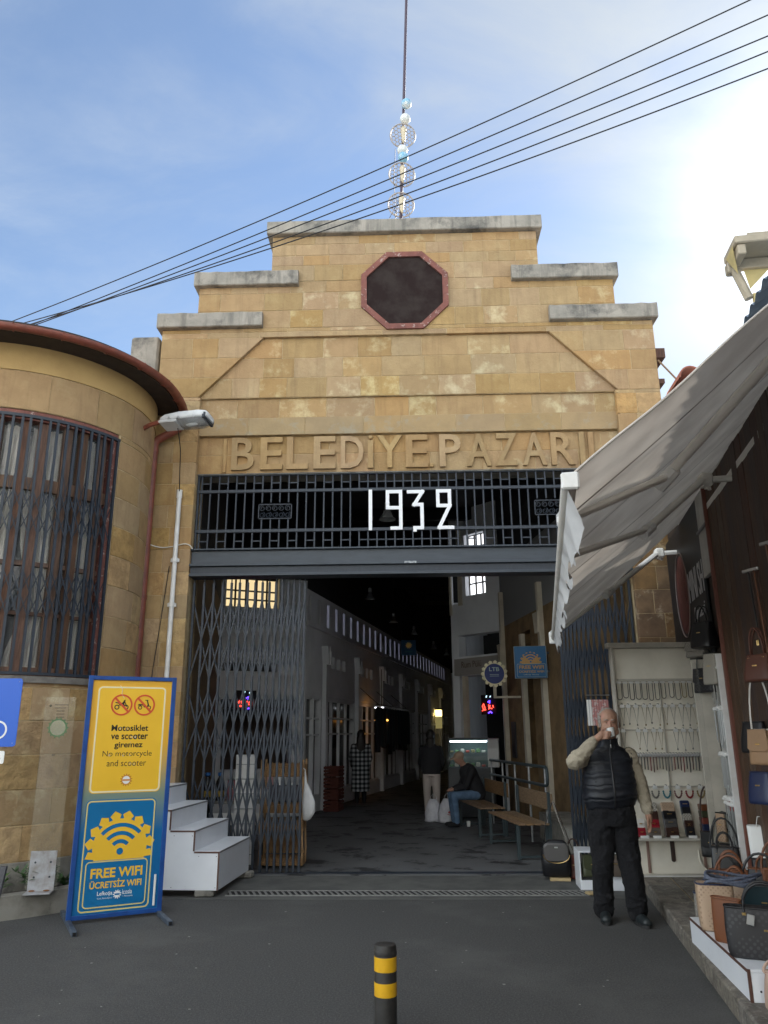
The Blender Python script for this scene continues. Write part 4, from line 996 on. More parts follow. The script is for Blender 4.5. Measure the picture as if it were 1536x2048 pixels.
for r_, lab in ((1, 'second'), (2, 'third')):
    for k in range(12):
        if r_ == 2 and k in (1, 6): continue
        necklace(-.44 + k * .084 + random.uniform(-.01, .01), RZ[r_], 'v', chm[random.choice((0, 1, 3, 0))], NTH[k - (r_ == 2) * ((k > 1) + (k > 6))] + 'thin pendant chain from the left in the %s row of the cream cabinet' % lab, 'pendant chains in the %s row of the cabinet' % lab, .055, .21 + random.uniform(-.015, .02))
for k in range(30):
    necklace(-.44 + k * .0335, 1.26, 'l', chm[random.choice((0, 2, 2, 1, 4, 7, 7))], NTH[k] + 'straight hanging bracelet from the left in the fourth row of the cream cabinet', 'bracelets in the fourth row of the cabinet', .02, .17 + random.uniform(-.02, .03))
for k in range(8):
    c_ = (2, 1, 0, 5, 7, 4, 3, 6)[k]; cn = ('black', 'silver', 'grey', 'teal', 'brown', 'red', 'brass', 'green')[k]
    necklace(-.40 + k * .125, .92, 'b', chm[c_], 'short %s beaded necklace in the lowest row of the cream cabinet' % cn, 'beaded necklaces in the lowest row of the cabinet', .075, .13)
# wallets on the cabinet shelf
def pat(name, c, c2, sc, rough=.55): 
    if name in MATS: return MATS[name]
    m = bpy.data.materials.new(name); m.use_nodes = True; t = m.node_tree; b = t.nodes['Principled BSDF']; b.inputs['Roughness'].default_value = rough
    N = t.nodes.new; tcn = N('ShaderNodeTexCoord'); mp = N('ShaderNodeMapping'); mp.inputs['Rotation'].default_value = (.0, R_(45), 0.0); t.links.new(tcn.outputs['Object'], mp.inputs[0])
    v = N('ShaderNodeTexVoronoi'); v.inputs['Scale'].default_value = sc; v.inputs['Randomness'].default_value = .15; t.links.new(mp.outputs[0], v.inputs['Vector'])
    r = N('ShaderNodeMapRange'); r.inputs[1].default_value = .28; r.inputs[2].default_value = .40; t.links.new(v.outputs['Distance'], r.inputs[0])
    x = N('ShaderNodeMix'); x.data_type = 'RGBA'; x.inputs['A'].default_value = (*c2, 1); x.inputs['B'].default_value = (*c, 1); t.links.new(r.outputs[0], x.inputs['Factor']); t.links.new(x.outputs['Result'], b.inputs['Base Color'])
    MATS[name] = m; return m
def chk(name, c, c2, sc):
    if name in MATS: return MATS[name]
    m = bpy.data.materials.new(name); m.use_nodes = True; t = m.node_tree; b = t.nodes['Principled BSDF']; b.inputs['Roughness'].default_value = .5
    N = t.nodes.new; tcn = N('ShaderNodeTexCoord'); v = N('ShaderNodeTexChecker'); v.inputs['Scale'].default_value = sc; v.inputs['Color1'].default_value = (*c, 1); v.inputs['Color2'].default_value = (*c2, 1); t.links.new(tcn.outputs['Object'], v.inputs['Vector']); t.links.new(v.outputs['Color'], b.inputs['Base Color']); MATS[name] = m; return m
LE = dict(black=gloss('black_leather', (.012, .012, .014)), brown=gloss('brown_leather', (.045, .020, .014)), tan=gloss('tan_leather', (.17, .060, .024)), red=gloss('red_leather', (.26, .012, .022)), grey=gloss('grey_leather', (.085, .080, .078)), navy=gloss('navy_leather', (.015, .025, .075)), taupe=gloss('taupe_leather', (.12, .095, .075)), beige=pat('beige_monogram', (.44, .31, .21), (.30, .20, .13), 44), check=chk('check_leather', (.45, .42, .36), (.20, .18, .15), 70), dkmono=pat('dark_monogram', (.014, .013, .015), (.034, .033, .036), 34), grmono=pat('grey_monogram', (.19, .175, .15), (.28, .26, .23), 42), olive=gloss('olive_leather', (.055, .062, .032)), rust=gloss('rust_leather', (.20, .050, .035)), white=gloss('white_leather', (.66, .63, .58)), pink=gloss('pink_leather', (.55, .30, .30)), teal=gloss('teal_leather', (.012, .040, .052)), lmono=pat('brown_monogram', (.055, .035, .024), (.115, .080, .050), 40), nude=gloss('nude_leather', (.46, .32, .25)), sand=gloss('sand_leather', (.33, .20, .11), .5), dkrust=gloss('dark_rust_leather', (.10, .035, .022), .5))
def wallet(x, z, col, label, w=.125, h=.10, clasp='flap', y=0.0, tilt=.25):
    t = thing('wallet', label, 'wallet', (jc.location.x + x, CY - .09 + y, .13 + z), 0, 'wallets stacked on the cabinet shelf'); t.rotation_euler = (-tilt, 0, random.uniform(-.04, .04))
    g = MB(); g.slab(rrect(-w / 2, w / 2, 0, h, .012), -.014, .014, XZ, .006); g.build('body', LE[col], t)
    g = MB(); g.slab(rrect(-w / 2 + .002, w / 2 - .002, h * .42, h - .001, .016), -.019, -.0145, XZ, .002); g.build('flap', LE[col], t)
    g = MB()
    if clasp == 'flap': g.prism([(.017 * math.cos(a), h * .52 + .012 * math.sin(a)) for a in [PI + PI * k / 8 for k in range(9)]], -.0225, -.0192, XZ)
    elif clasp == 'bar': g.cbox((-.026, -.0225, h * .58), (.026, -.0192, h * .58 + .008), .002)
    elif clasp == 'x':
        for s_ in (-1, 1): g.prism([(-.012 * s_ - .003, h * .40), (-.012 * s_ + .003, h * .40), (.012 * s_ + .003, h * .66), (.012 * s_ - .003, h * .66)], -.0225 - .0006 * s_, -.0192, XZ)
    g.build('clasp', gold, t); return t
cols = [(-.36, [('white', 'flap', 'cream wallet half hidden by the man\'s hand'), ('red', 'flap', 'small red wallet beside the man\'s hand')], .09),
        (-.215, [('check', None, 'pale chequered wallet at the top of the left wallet stack'), ('brown', None, 'dark brown wallet under the chequered one'), ('red', 'flap', 'bright red wallet with gold clasp on the left stack'), ('taupe', 'flap', 'taupe wallet with gold clasp at the bottom of the left stack')], .125),
        (-.03, [('beige', None, 'beige monogram wallet at the top of the second stack'), ('black', 'bar', 'black wallet with a thin bar under the beige monogram one'), ('grey', 'bar', 'grey wallet with gold bar in the second stack'), ('brown', 'flap', 'brown wallet with gold clasp at the bottom of the second stack')], .145),
        (.165, [('navy', 'bar', 'navy blue wallet at the top of the third stack'), ('black', None, 'plain black wallet under the navy one'), ('check', None, 'small chequered wallet in the third stack'), ('brown', 'x', 'dark wallet with a gold crossed clasp in the third stack'), ('black', 'flap', 'black wallet at the bottom of the third stack')], .10)]
for x, L_, w in cols:
    n = len(L_)
    for i, (c_, cl, lab) in enumerate(L_):
        k = n - 1 - i; wallet(x, .40 + k * (.33 / max(n, 4)) , c_, lab, w, .10, cl, .0 + .022 * k, .32)
for k, (c_, lab) in enumerate((('grey', 'pale grey flat box at the foot of the right stack'), ('navy', 'navy flat box in the right stack on the shelf'), ('rust', 'wine red flat box in the right stack on the shelf'), ('olive', 'dark olive flat box in the right stack on the shelf'), ('tan', 'reddish brown flat box on top of the right stack'))):
    t = thing('gift_box', lab, 'box', (jc.location.x + .40, CY - .07, .13 + .395 + k * .068), 0, 'flat boxes stacked on the cabinet shelf')
    m_ = {'grey': creamg}.get(c_, LE[c_])
    MB().cbox((-.105, -.06, 0), (.105, .05, .045), .004).build('base', m_, t); MB().cbox((-.107, -.062, .030), (.107, .052, .064), .004).build('lid', m_, t)
for k, x in enumerate((-.35, -.215, -.03, .165, .42)):
    tag(MB().cbox((-.045, -.002, 0), (.045, .002, .028), .001).build('price_card', cardm, None, loc=(jc.location.x + x, CY - .152, .13 + .392), rot=(-.15, 0, 0)), 'blank white price card on the cabinet shelf edge, ' + ('leftmost of the five', 'before the taupe wallet', 'before the brown wallet', 'before the lowest black wallet', 'before the flat boxes')[k], 'card', 'price cards on the cabinet shelf')

# glazed side showcase with bundles of chains on the shop wall
gc = thing('glass_showcase', 'narrow white backed showcase of hanging chains at the shop corner', 'showcase')
MB().cbox((1.95, .012, .16), (2.54, .03, 2.34), .004, ST).build('back_panel', mat('showcase_white', (.56, .57, .56), .5, c2=(.46, .47, .46), scale=4), gc)
MB().cbox((2.52, .03, .16), (2.55, .10, 2.34), .004, ST).build('side_post', pvc, gc); MB().cbox((1.90, .03, .16), (1.93, .22, 2.34), .004, ST).build('side_post', creamg, gc)
g = MB(); g.box((1.935, .205, .2), (2.20, .210, 2.3), ST); g.build('glass_pane', mat('showcase_glass', (.45, .46, .42), .05, alpha=.07, spec=.6), gc)
for k, (z, h, m_, lab) in enumerate(((2.22, .34, 0, 'topmost bundle of dark chains'), (1.84, .36, 1, 'second bundle of silver chains from the top'), (1.42, .34, 1, 'third bundle of silver chains from the top'), (1.02, .10, 4, 'short bundle of red and silver chains'), (.98, .40, 1, 'lowest bundle of long silver chains'))):
    t = thing('chain_bundle', lab + ' in the corner showcase', 'chains', ST(2.3, .06, z), 0, 'bundles of chains in the corner showcase')
    g = MB()
    for q in range(12): dx = -.2 + q * .036; p0 = SD * dx; g.ell(p0 + SN * random.uniform(.0, .03) + Vector((0, 0, random.uniform(-.01, .01))), (.030, .026, .018), 6)
    g.build('tags', cardm, t)
    g = MB()
    for q in range(26):
        dx = -.21 + q * .0165; p0 = SD * dx + SN * random.uniform(-.01, .03); g.tube([p0, p0 + Vector((0, 0, -h * random.uniform(.8, 1.05)))], .0042, 4)
    g.build('strands', chm[m_], t); MB().tube([SD * -.24 + SN * .01, SD * .22 + SN * .01], .006, 5).build('rod', metal, t)
t = thing('belt_rack', 'row of dark straps hanging below the chains in the corner showcase', 'rack', ST(2.34, .06, .62))
for q in range(7):
    dx = -.16 + q * .055; g = MB(); g.box((-.009, -.004, -.30 - .04 * random.random()), (.009, .004, 0)); o = g.build('strap', LE['black' if q % 3 else 'grey'], t); o.location = SD * dx; o.rotation_euler = (0, 0, SRZ)
MB().tube([SD * -.2, SD * .2], .007, 6).build('rod', metal, t)
t = thing('pink_card_strip', 'hanging strip of pink and white jewellery cards behind the man', 'cards', (2.15, -.78, 2.02))
MB().tube([(-.13, 0, .02), (.14, 0, .02)], .007, 6).build('rod', metal, t)
pk_ = mat('pink_card', (.50, .22, .21), .6, c2=(.62, .50, .48), scale=22, lo=.5, hi=.56); 
for k in range(9):
    x = -.115 + k * .028; o = MB().cbox((x - .0125, -.004 - .002 * (k % 2), -.32 + .01 * random.random()), (x + .0125, -.002, -.03), .002).build('card', cardm if k in (0, 1) else pk_, t)
# ================================================================== THINGS IN THE STREET
# ------------------------------------------------------------------ the tall framed sign
yellow = mat('print_yellow', (.88, .53, .04), .35, c2=(.84, .50, .035), scale=2); pblue = mat('print_blue', (.005, .16, .38), .35, c2=(.004, .14, .34), scale=2)
pcream = mat('print_cream', (.82, .75, .50), .4); pred = mat('print_red', (.66, .09, .03), .4); pblack = mat('print_black', (.012, .012, .012), .45); pwhite = mat('print_white', (.80, .80, .78), .4)
ysoft = mat('print_line_yellow', (.74, .60, .20), .4)
fs_ = thing('framed_sign', 'tall blue framed yellow and blue sign against motorcycles with free wifi', 'sign', (-3.133, -2.455, 0), R_(29.2))
SX = lambda u, w, d: (u, d, w)
for x0, x1 in ((.0, .042), (.800, .842)): MB().cbox((x0, -.022, .025), (x1, .022, 2.19), .003).build('upright', blue_p, fs_)
MB().cbox((.042, -.020, 2.15), (.80, .020, 2.188), .003).build('top_rail', blue_p, fs_); MB().cbox((.042, -.020, .028), (.80, .020, .066), .003).build('bottom_rail', blue_p, fs_)
gm = bpy.data.materials.new('print_fade'); gm.use_nodes = True; t = gm.node_tree; b = t.nodes['Principled BSDF']; b.inputs['Roughness'].default_value = .35
N = t.nodes.new; tcn = N('ShaderNodeTexCoord'); sp = N('ShaderNodeSeparateXYZ'); t.links.new(tcn.outputs['Object'], sp.inputs[0]); rp = N('ShaderNodeValToRGB')
mrr = N('ShaderNodeMapRange'); mrr.inputs[1].default_value = .75; mrr.inputs[2].default_value = 1.55; t.links.new(sp.outputs[2], mrr.inputs[0]); t.links.new(mrr.outputs[0], rp.inputs[0])
rp.color_ramp.elements[0].color = (.006, .13, .34, 1); rp.color_ramp.elements[1].color = (.78, .42, .04, 1); e = rp.color_ramp.elements.new(.42); e.color = (.20, .27, .22, 1); t.links.new(rp.outputs[0], b.inputs['Base Color'])
MB().box((.042, -.004, .066), (.80, .006, 2.15)).build('printed_sheet', gm, fs_)
MB().prism(rrect(.092, .752, 1.10, 2.095, .045), -.0055, -.0042, SX).build('yellow_panel', yellow, fs_)
g = MB(); rframe(g, .098, .746, 1.107, 2.089, .042, .014, -.0068, -.0057, SX); g.build('border_line', pcream, fs_)
MB().prism(rrect(.082, .728, .022 + .05, 1.045, .045), -.0055, -.0042, SX).build('blue_panel', pblue, fs_)
g = MB(); rframe(g, .090, .720, .082, 1.036, .042, .012, -.0068, -.0057, SX); g.build('border_line', ysoft, fs_)
for cx, kind in ((.326, 'moto'), (.543, 'scoot')):
    cz = 1.915; g = MB(); arcband(g, cx, cz, .086, .102, 0, 360, -.0085, -.0057, SX, 36); 
    rg = g.build('prohibition_ring', pred, fs_)
    g = MB(); s = .060
    def W_(dx, dz_, r): arcband(g, cx + dx, cz + dz_, r * .60, r, 0, 360, -.0075, -.0057, SX, 16)
    if kind == 'moto':
        W_(-.044, -.022, .024); W_(.042, -.022, .024)
        g.prism([(cx - .03, cz - .005), (cx + .03, cz - .012), (cx + .022, cz + .012), (cx + .035, cz + .030), (cx + .018, cz + .040), (cx + .006, cz + .022), (cx - .02, cz + .014)], -.0073, -.0057, SX)
        g.prism([(cx - .062, cz + .018), (cx - .018, cz + .008), (cx - .018, cz + .018), (cx - .060, cz + .028)], -.0073, -.0057, SX)
        g.prism([(cx + .016, cz + .044), (cx + .034, cz + .050), (cx + .036, cz + .044), (cx + .02, cz + .034)], -.0073, -.0057, SX)
        g.prism([(cx + .028, cz + .02), (cx + .036, cz + .022), (cx + .050, cz - .018), (cx + .042, cz - .020)], -.0073, -.0057, SX)
    else:
        W_(-.040, -.024, .020); W_(.045, -.024, .020)
        g.prism([(cx - .062, cz - .004), (cx - .012, cz - .004), (cx - .004, cz - .022), (cx + .022, cz - .022), (cx + .024, cz - .012), (cx - .0, cz - .010), (cx - .010, cz + .008), (cx - .058, cz + .010)], -.0073, -.0057, SX)
        g.prism([(cx + .024, cz - .020), (cx + .034, cz - .020), (cx + .044, cz + .002), (cx + .030, cz + .044), (cx + .020, cz + .044), (cx + .030, cz + .004)], -.0073, -.0057, SX)
        g.prism([(cx + .004, cz + .044), (cx + .034, cz + .042), (cx + .034, cz + .050), (cx + .004, cz + .050)], -.0073, -.0057, SX)
    g.build('pictogram', pblack, rg)
    g = MB(); a = .072; w = .007; g.prism([(cx - a - w, cz + a - w), (cx - a + w, cz + a + w), (cx + a + w, cz - a + w), (cx + a - w, cz - a - w)], -.0092, -.0078, SX); g.build('slash', pred, rg)
for s_, u0, u1, w0, w1, bo in (('Motosiklet', .249, .597, 1.668, 1.726, .020), ('ve scooter', .250, .599, 1.590, 1.645, .020), ('giremez', .289, .555, 1.498, 1.565, .020), ('No motorcycle', .188, .648, 1.418, 1.484, -.004), ('and scooter', .234, .601, 1.342, 1.400, -.004)):
    text('lettering', s_, pblack, fs_, SX, u0, u1, w0, w1, -.0066, bold=bo, res=4)
g = MB(); g.prism(gear(.426, 1.215, .044, .060, 14), -.0064, -.0057, SX); em = g.build('emblem', mat('print_orange', (.55, .22, .03), .4), fs_)
g = MB(); g.prism(ring_poly(.426, 1.215, .036, 20), -.0072, -.0066, SX); g.build('emblem_disc', pwhite, em)
g = MB(); g.prism([(.392, 1.207), (.460, 1.207), (.460, 1.222), (.392, 1.222)], -.0080, -.0074, SX); g.build('emblem_band', mat('print_orange', (.55, .22, .03), .4), em)
# worn scratches over the letters
g = MB()
for x, z, w in ((.331, 1.692, .020), (.398, 1.690, .022), (.447, 1.612, .024), (.48, 1.610, .018), (.437, 1.555, .009), (.25, 1.443, .022), (.376, 1.443, .020), (.44, 1.445, .014), (.45, 1.364, .022), (.486, 1.362, .018)):
    g.prism([(x + w * .5 * math.cos(a) * random.uniform(.7, 1), z + .014 * math.sin(a) * random.uniform(.7, 1)) for a in [2 * PI * q / 9 for q in range(9)]], -.0076, -.0070, SX)
g.build('rubbed_patch', mat('rubbed_print', (.55, .50, .42), .5, c2=(.72, .46, .08), scale=60), fs_)
# wifi gear
g = MB(); P = gear(.418, .625, .246, .318, 10, -29, 209, .80); P = [p for p in P if p[1] > .507] ; P = [(.655, .505)] + P + [(.181, .505)]
g.prism(P, -.0064, -.0057, SX)
g.build('gear_emblem', yellow, fs_)
MB().prism(ring_poly(.420, .583, .030, 20), -.0078, -.0066, SX).build('wifi_dot', pblue, fs_)
for r0, r1 in ((.070, .110), (.142, .182), (.214, .254)): g = MB(); arcband(g, .420, .583, r0, r1 - .006, 42, 138, -.0078, -.0066, SX, 14); g.build('wifi_arc', pblue, fs_)
MB().prism(rrect(.122, .690, .110, .512, .04), -.0080, -.0070, SX).build('inner_panel', pblue, fs_)
g = MB(); rframe(g, .126, .686, .114, .508, .038, .010, -.0092, -.0082, SX); g.build('border_line', ysoft, fs_)
text('lettering', 'FREE WIFI', yellow, fs_, SX, .177, .641, .362, .446, -.0086, bold=.032, res=4); text('lettering', '\u00dcCRETS\u0130Z WIFI', yellow, fs_, SX, .177, .640, .275, .350, -.0086, bold=.026, res=4)
text('lettering', 'Lefko\u015fa', pwhite, fs_, SX, .250, .385, .205, .250, -.0086, bold=.01); text('lettering', 'T\u00fcrk Belediyesi', pwhite, fs_, SX, .250, .385, .180, .197, -.0086)
text('lettering', 'icosia', pwhite, fs_, SX, .472, .560, .210, .250, -.0086, bold=.01); text('lettering', 'T. Municipality', pwhite, fs_, SX, .472, .570, .185, .200, -.0086)
g = MB(); g.prism(gear(.428, .215, .028, .040, 11), -.0088, -.0082, SX); em = g.build('emblem', pwhite, fs_); g = MB(); g.prism([(.405, .208), (.451, .208), (.451, .222), (.405, .222)], -.0096, -.009, SX); g.build('emblem_band', pblue, em)
MB().cbox((.752, -.028, .09), (.772, -.022, .36), .002).build('white_strip', pwhite, fs_)
g = MB(); g.tube([(.30, -.007, 2.10), (.322, -.0072, 2.06), (.318, -.0072, 2.02), (.345, -.0072, 1.98)], .0022, 4); g.build('tear', pwhite, fs_)
steel_p = mat('worn_blue_steel', (.10, .13, .17), .5, .3, c2=(.05, .06, .08), scale=14)
for x in (.0, .80):
    g = MB(); g.cbox((x, -.50, .0), (x + .042, .46, .04), .004); ft = g.build('foot', steel_p, fs_); MB().box((x + .007, -.5015, .006), (x + .035, -.499, .034)).build('open_end', black, ft)

# ------------------------------------------------------------------ white stepped display stand
ds = thing('display_stand', 'white four stepped display stand with dark board edges behind the framed sign', 'stand', (-2.04, -1.30, 0), R_(-3.2))
Z = (.45, .655, .86, 1.06); n4 = 4; sw_ = .272; LY = 1.25; zb = .075
for k in range(n4):
    x1 = -k * sw_; x0 = x1 - sw_ - .02; zt = Z[k]
    MB().cbox((x0, .0, zt - .018), (x1, LY, zt), .002).build('tread', white_pl, ds); MB().box((x1 - .016, .004, (Z[k - 1] if k else zb)), (x1 - .001, LY - .004, zt - .018)).build('riser', white_pl, ds)
    g = MB(); g.box((x1 - .0, -.003, zt - .018), (x1 + .003, LY, zt - .001)); g.build('edge_strip', grey_edge, ds)
    g = MB(); g.box((x0 + .02 if k < 3 else x0, -.004, zt - .019), (x1 + .003, -.0005, zt - .002)); g.box((x1 - .014, -.004, Z[k - 1] if k else zb), (x1 + .003, -.0005, zt - .019)); g.build('edge_strip', white_edge, ds)
poly = [(-4 * sw_, zb), (-.015, zb)]
for k in range(4): poly += [(-k * sw_ - .015, Z[k] - .02), (-(k + 1) * sw_ - (.015 if k < 3 else 0), Z[k] - .02)]
MB().prism(poly, .0, .016, XZ).build('side_panel', white_pl, ds); MB().prism(poly, LY - .02, LY - .006, XZ).build('side_panel', white_pl, ds)
g = MB()
for x, z in ((-.03, .40), (-.22, .40), (-.03, .10), (-.30, .60), (-.5, .60), (-.5, .10)): g.lathe([(.004, -.002), (.004, .002)], 8, (x, 0, z), 'y')
g.build('screw', iron, ds)
cblk = thing('concrete_block', 'rough concrete block propping the front corner of the white stand', 'block', (-2.19, -1.22, .010), .1, 'blocks under the white stand'); 
bm_ = MB().cbox((-.10, -.07, 0), (.10, .07, .066), .012); bm_.build('block', concrete_l, cblk)
dup(cblk, (-2.0, -.13, .010), -.05, 'rough concrete block propping the far corner of the white stand by the gate')

# ------------------------------------------------------------------ bollard
bo = thing('bollard', 'short black bollard with two yellow bands in the foreground', 'bollard', (-.185, -5.02, 0))
blk = mat('bollard_black', (.020, .019, .018), .5, c2=(.035, .032, .030), scale=14, bump=.1); yl = mat('bollard_yellow', (.75, .42, .012), .4, c2=(.66, .36, .012), scale=10, c3=(.10, .07, .03), s3=24, lo3=.68, hi3=.74)
g = MB(); g.lathe([(.064, 0), (.064, .44), (.060, .452), (.04, .457), (0, .458)], 28); g.build('post', blk, bo, 40)
for z0, z1 in ((.318, .392), (.192, .262)): g = MB(); g.lathe([(.0642, z0), (.0652, z0 + .001), (.0652, z1 - .001), (.0642, z1)], 28); g.build('yellow_band', yl, bo, 40)
g = MB(); g.lathe([(.066, .40), (.067, .405), (.067, .418), (.066, .422)], 28); g.build('cap_ring', blk, bo, 40)
g = MB(); g.lathe([(.085, 0), (.085, .012), (.066, .016)], 24); g.build('base_flange', blk, bo, 30)

# ------------------------------------------------------------------ perspex totem and the blue cycle sign
tt = thing('perspex_totem', 'clear perspex panel with green gear emblem standing on a bent metal bracket', 'sign', (-3.55, -2.10, .205), R_(12))
g = MB(); g.cbox((-.12, .0, .0), (.12, .012, .36), .002); g.cbox((-.12, -.15, .0), (.12, .0, .012), .002); br = g.build('bracket', mat('bracket_steel', (.42, .43, .46), .45, .4, c2=(.30, .28, .27), scale=10), tt)
g = MB()
for x in (-.07, .07):
    for z in (.26, .13): g.lathe([(.010, -.003), (.010, .0)], 8, (x, -.001, z), 'y')
g.build('bolt', iron, br)
g = MB()
for x in (-.07, .06): g.ell((x, -.03, .016), (.03, .02, .008), 8)
g.build('rust_spot', mat('rust', (.20, .085, .03), .9), br)
MB().cbox((-.145, .013, .02), (.145, .021, 1.80), .002).build('clear_sheet', mat('perspex', (.70, .68, .55), .05, alpha=.07, spec=.7), tt)
g = MB(); arcband(g, .0, 1.50, .074, .088, 0, 360, .0105, .0128, SX, 30)
for k in range(14): a = R_(k * 360 / 14); g.prism([(.090 * math.cos(a - .12), 1.5 + .090 * math.sin(a - .12)), (.104 * math.cos(a), 1.5 + .104 * math.sin(a)), (.090 * math.cos(a + .12), 1.5 + .090 * math.sin(a + .12))], .0105, .0128, SX)
g.build('gear_emblem', mat('faded_green', (.16, .30, .14), .6, alpha=.75), tt)
g = MB(); g.prism(ring_poly(0, 1.5, .074, 28), .0115, .0128, SX); g.build('emblem_disc', mat('frosted_print', (.55, .58, .42), .6, alpha=.35), tt)
g = MB()
for k, (a, b_) in enumerate(((-.05, .08), (-.05, .06), (-.03, .05), (-.03, .05), (-.03, .05))): g.box((a, .0115, 1.72 - .03 * k), (b_, .0128, 1.726 - .03 * k))
g.ell((-.09, .012, 1.715), (.013, .002, .013), 8); g.build('small_print', mat('dark_print', (.10, .08, .05), .6), tt)
text('lettering', '42', mat('dark_print', (.10, .08, .05), .6), tt, SX, -.03, .0, 1.23, 1.25, .0118)
cs = thing('cycle_sign', 'blue square sign with white bicycle at the left picture edge', 'sign', (-3.86, -2.92, 0), R_(6))
MB().slab(rrect(-.30, .30, 1.535, 2.135, .03), -.012, -.006, XZ, .001).build('panel', mat('sign_blue', (.004, .10, .55), .3), cs)
g = MB()
for cx in (-.15, .13): arcband(g, cx, 1.68, .066, .082, 0, 360, -.0145, -.0122, SX, 28)
def lin(a, b_, w=.007):
    dx, dz_ = b_[0] - a[0], b_[1] - a[1]; L = math.hypot(dx, dz_); nx, nz = -dz_ / L * w, dx / L * w
    g.prism([(a[0] + nx, a[1] + nz), (b_[0] + nx, b_[1] + nz), (b_[0] - nx, b_[1] - nz), (a[0] - nx, a[1] - nz)], -.0147, -.0122, SX)
lin((-.15, 1.68), (-.08, 1.82)); lin((-.08, 1.82), (.08, 1.82)); lin((.08, 1.82), (-.02, 1.68)); lin((-.02, 1.68), (-.15, 1.68)); lin((-.02, 1.68), (-.09, 1.84)); lin((.13, 1.68), (.075, 1.87)); lin((.075, 1.87), (.12, 1.88)); lin((-.12, 1.845), (-.06, 1.845))
g.build('bicycle', pwhite, cs)
g = MB()
for x in (-.27, .27):
    for z in (1.565, 2.105): g.lathe([(.006, -.003), (.006, .0)], 8, (x, -.012, z), 'y')
g.build('rivet', metal, cs)
g = MB(); g.tube([(-.02, .02, .0), (-.02, .02, 2.1)], .03, 12); g.build('post', gal, cs, 40)
g = MB(); g.prism([(.20, .0), (.28, .0), (.35, .55), (.30, .55)], -.02, .02, SX); g.box((-.25, -.03, .0), (.16, .03, .03)); g.build('stay', mat('dull_steel', (.09, .09, .10), .5, .3), cs)
MB().slab(rrect(-.22, .215, 1.39, 1.50, .015), -.012, -.006, XZ, .001).build('lower_plate', pwhite, cs)

# ------------------------------------------------------------------ bags
def bag(name, label, loc, rz, w, d, h, m, hm, style='tote', hh=.16, taper=.9, group=None, lean=0.0, body=None, squash=.35):
    t = thing(name, label, 'bag', loc, rz, group)
    if lean: t.rotation_euler = (lean, 0, rz)
    rings = []
    for k in range(11):
        v = k / 10; tp = 1 + (taper - 1) * v; dd = d / 2 * (1 - (1 - squash) * v ** 1.6) ; ww = w / 2 * tp
        if k == 0: rings.append((0, 0, .0, ww * .94, dd * .8)); rings.append((0, 0, .008, ww * .99, dd * .97)); continue
        bul = 1 + .03 * math.sin(PI * v)
        rings.append((0, 0, h * v, ww * bul, dd * bul))
    rings.append((0, 0, h * .985, w / 2 * taper * .93, d / 2 * squash * .7))
    MB().loft(rings, 28, 5).build('body', m, t, 50)
    e = MB(); rr = [(w / 2 * taper * 1.005 * math.copysign(abs(math.cos(a)) ** .4, math.cos(a)), d / 2 * squash * 1.02 * math.copysign(abs(math.sin(a)) ** .4, math.sin(a)), h - .004) for a in [2 * PI * q / 28 for q in range(28)]]
    e.tube(rr, .006, 5, closed=True); e.build('rim', hm, t, True)
    if style in ('tote', 'both'):
        for s in (-1, 1):
            y = s * d / 2 * squash; q = w * .26; P = [(-q, y * 1.05, h * .80), (-q, y, h * 1.0)] + [(q * math.cos(PI - PI * k / 10), y + s * .015 * math.sin(PI * k / 10) - .02 * s, h + hh * math.sin(PI * k / 10)) for k in range(11)] + [(q, y, h), (q, y * 1.05, h * .80)]
            MB().tube(P, .0085, 7).build('handle', hm, t, True)
            gg = MB()
            for x in (-q, q): gg.cbox((x - .012, y * 1.08 - .006, h * .84), (x + .012, y * 1.08 + .006, h * .90), .002)
            gg.build('handle_ring', gold, t)
    if style in ('strap', 'both'):
        P = [(-w * .46, 0, h * .92)] + [(-w * .46 * math.cos(PI * k / 12), .02, h * .95 + hh * 2.2 * math.sin(PI * k / 12)) for k in range(13)] + [(w * .46, 0, h * .92)]
        MB().tube(P, .009, 6, flat=.5).build('strap', hm, t, True)
    if style == 'flap' or style == 'strap':
        MB().slab([(-w * .45, h * .45), (-w * .30, h * .36), (w * .30, h * .36), (w * .45, h * .45), (w * .46 * taper, h * 1.0), (-w * .46 * taper, h * 1.0)], -d / 2 * 1.06, -d / 2 * .75, XZ, .006).build('flap', m, t)
    gg = MB(); gg.cbox((-.020, -d / 2 * (1.10 if style in ('flap', 'strap') else .86), h * .56), (.020, -d / 2 * .70, h * .56 + .010), .002); gg.build('metal_plate', gold, t)
    return t
LT = thing('low_display_table', 'low white display box with dark edges along the kerb, carrying handbags', 'table', (0, 0, 0))
def LTt(a, b, z): p = Vector((1.905, -4.93, 0)) + Vector((.096, .995, 0)) * a + Vector((.995, -.096, 0)) * b; return (p.x, p.y, z)
MB().cbox((.0, .0, .285), (1.34, 1.0, .302), .002, LTt).build('top_board', white_pl, LT); MB().cbox((.004, .0, .133), (1.336, .014, .284), .002, LTt).build('front_board', white_pl, LT); MB().cbox((-.002, .016, .133), (.012, .99, .284), .002, LTt).build('end_board', white_pl, LT)
g = MB(); g.box((-.004, -.002, .133), (.012, .014, .302), LTt); g.box((.012, -.003, .284), (1.34, .0, .302), LTt); g.build('edge_strip', white_edge, LT)
g = MB(); g.lathe([(.006, -.002), (.006, .002)], 8, (0, 0, 0), 'y'); g.build('screw_cap', iron, LT, loc=LTt(-.003, .06, .19), rot=(0, 0, .1))
TZ = .303; BG = 'handbags set out in front of the shop'
bag('handbag', 'large black monogram tote nearest the camera on the white table', (2.14, -4.70, TZ), R_(-20), .46, .17, .28, LE['dkmono'], LE['black'], 'tote', .14, 1.0, BG, squash=.55)
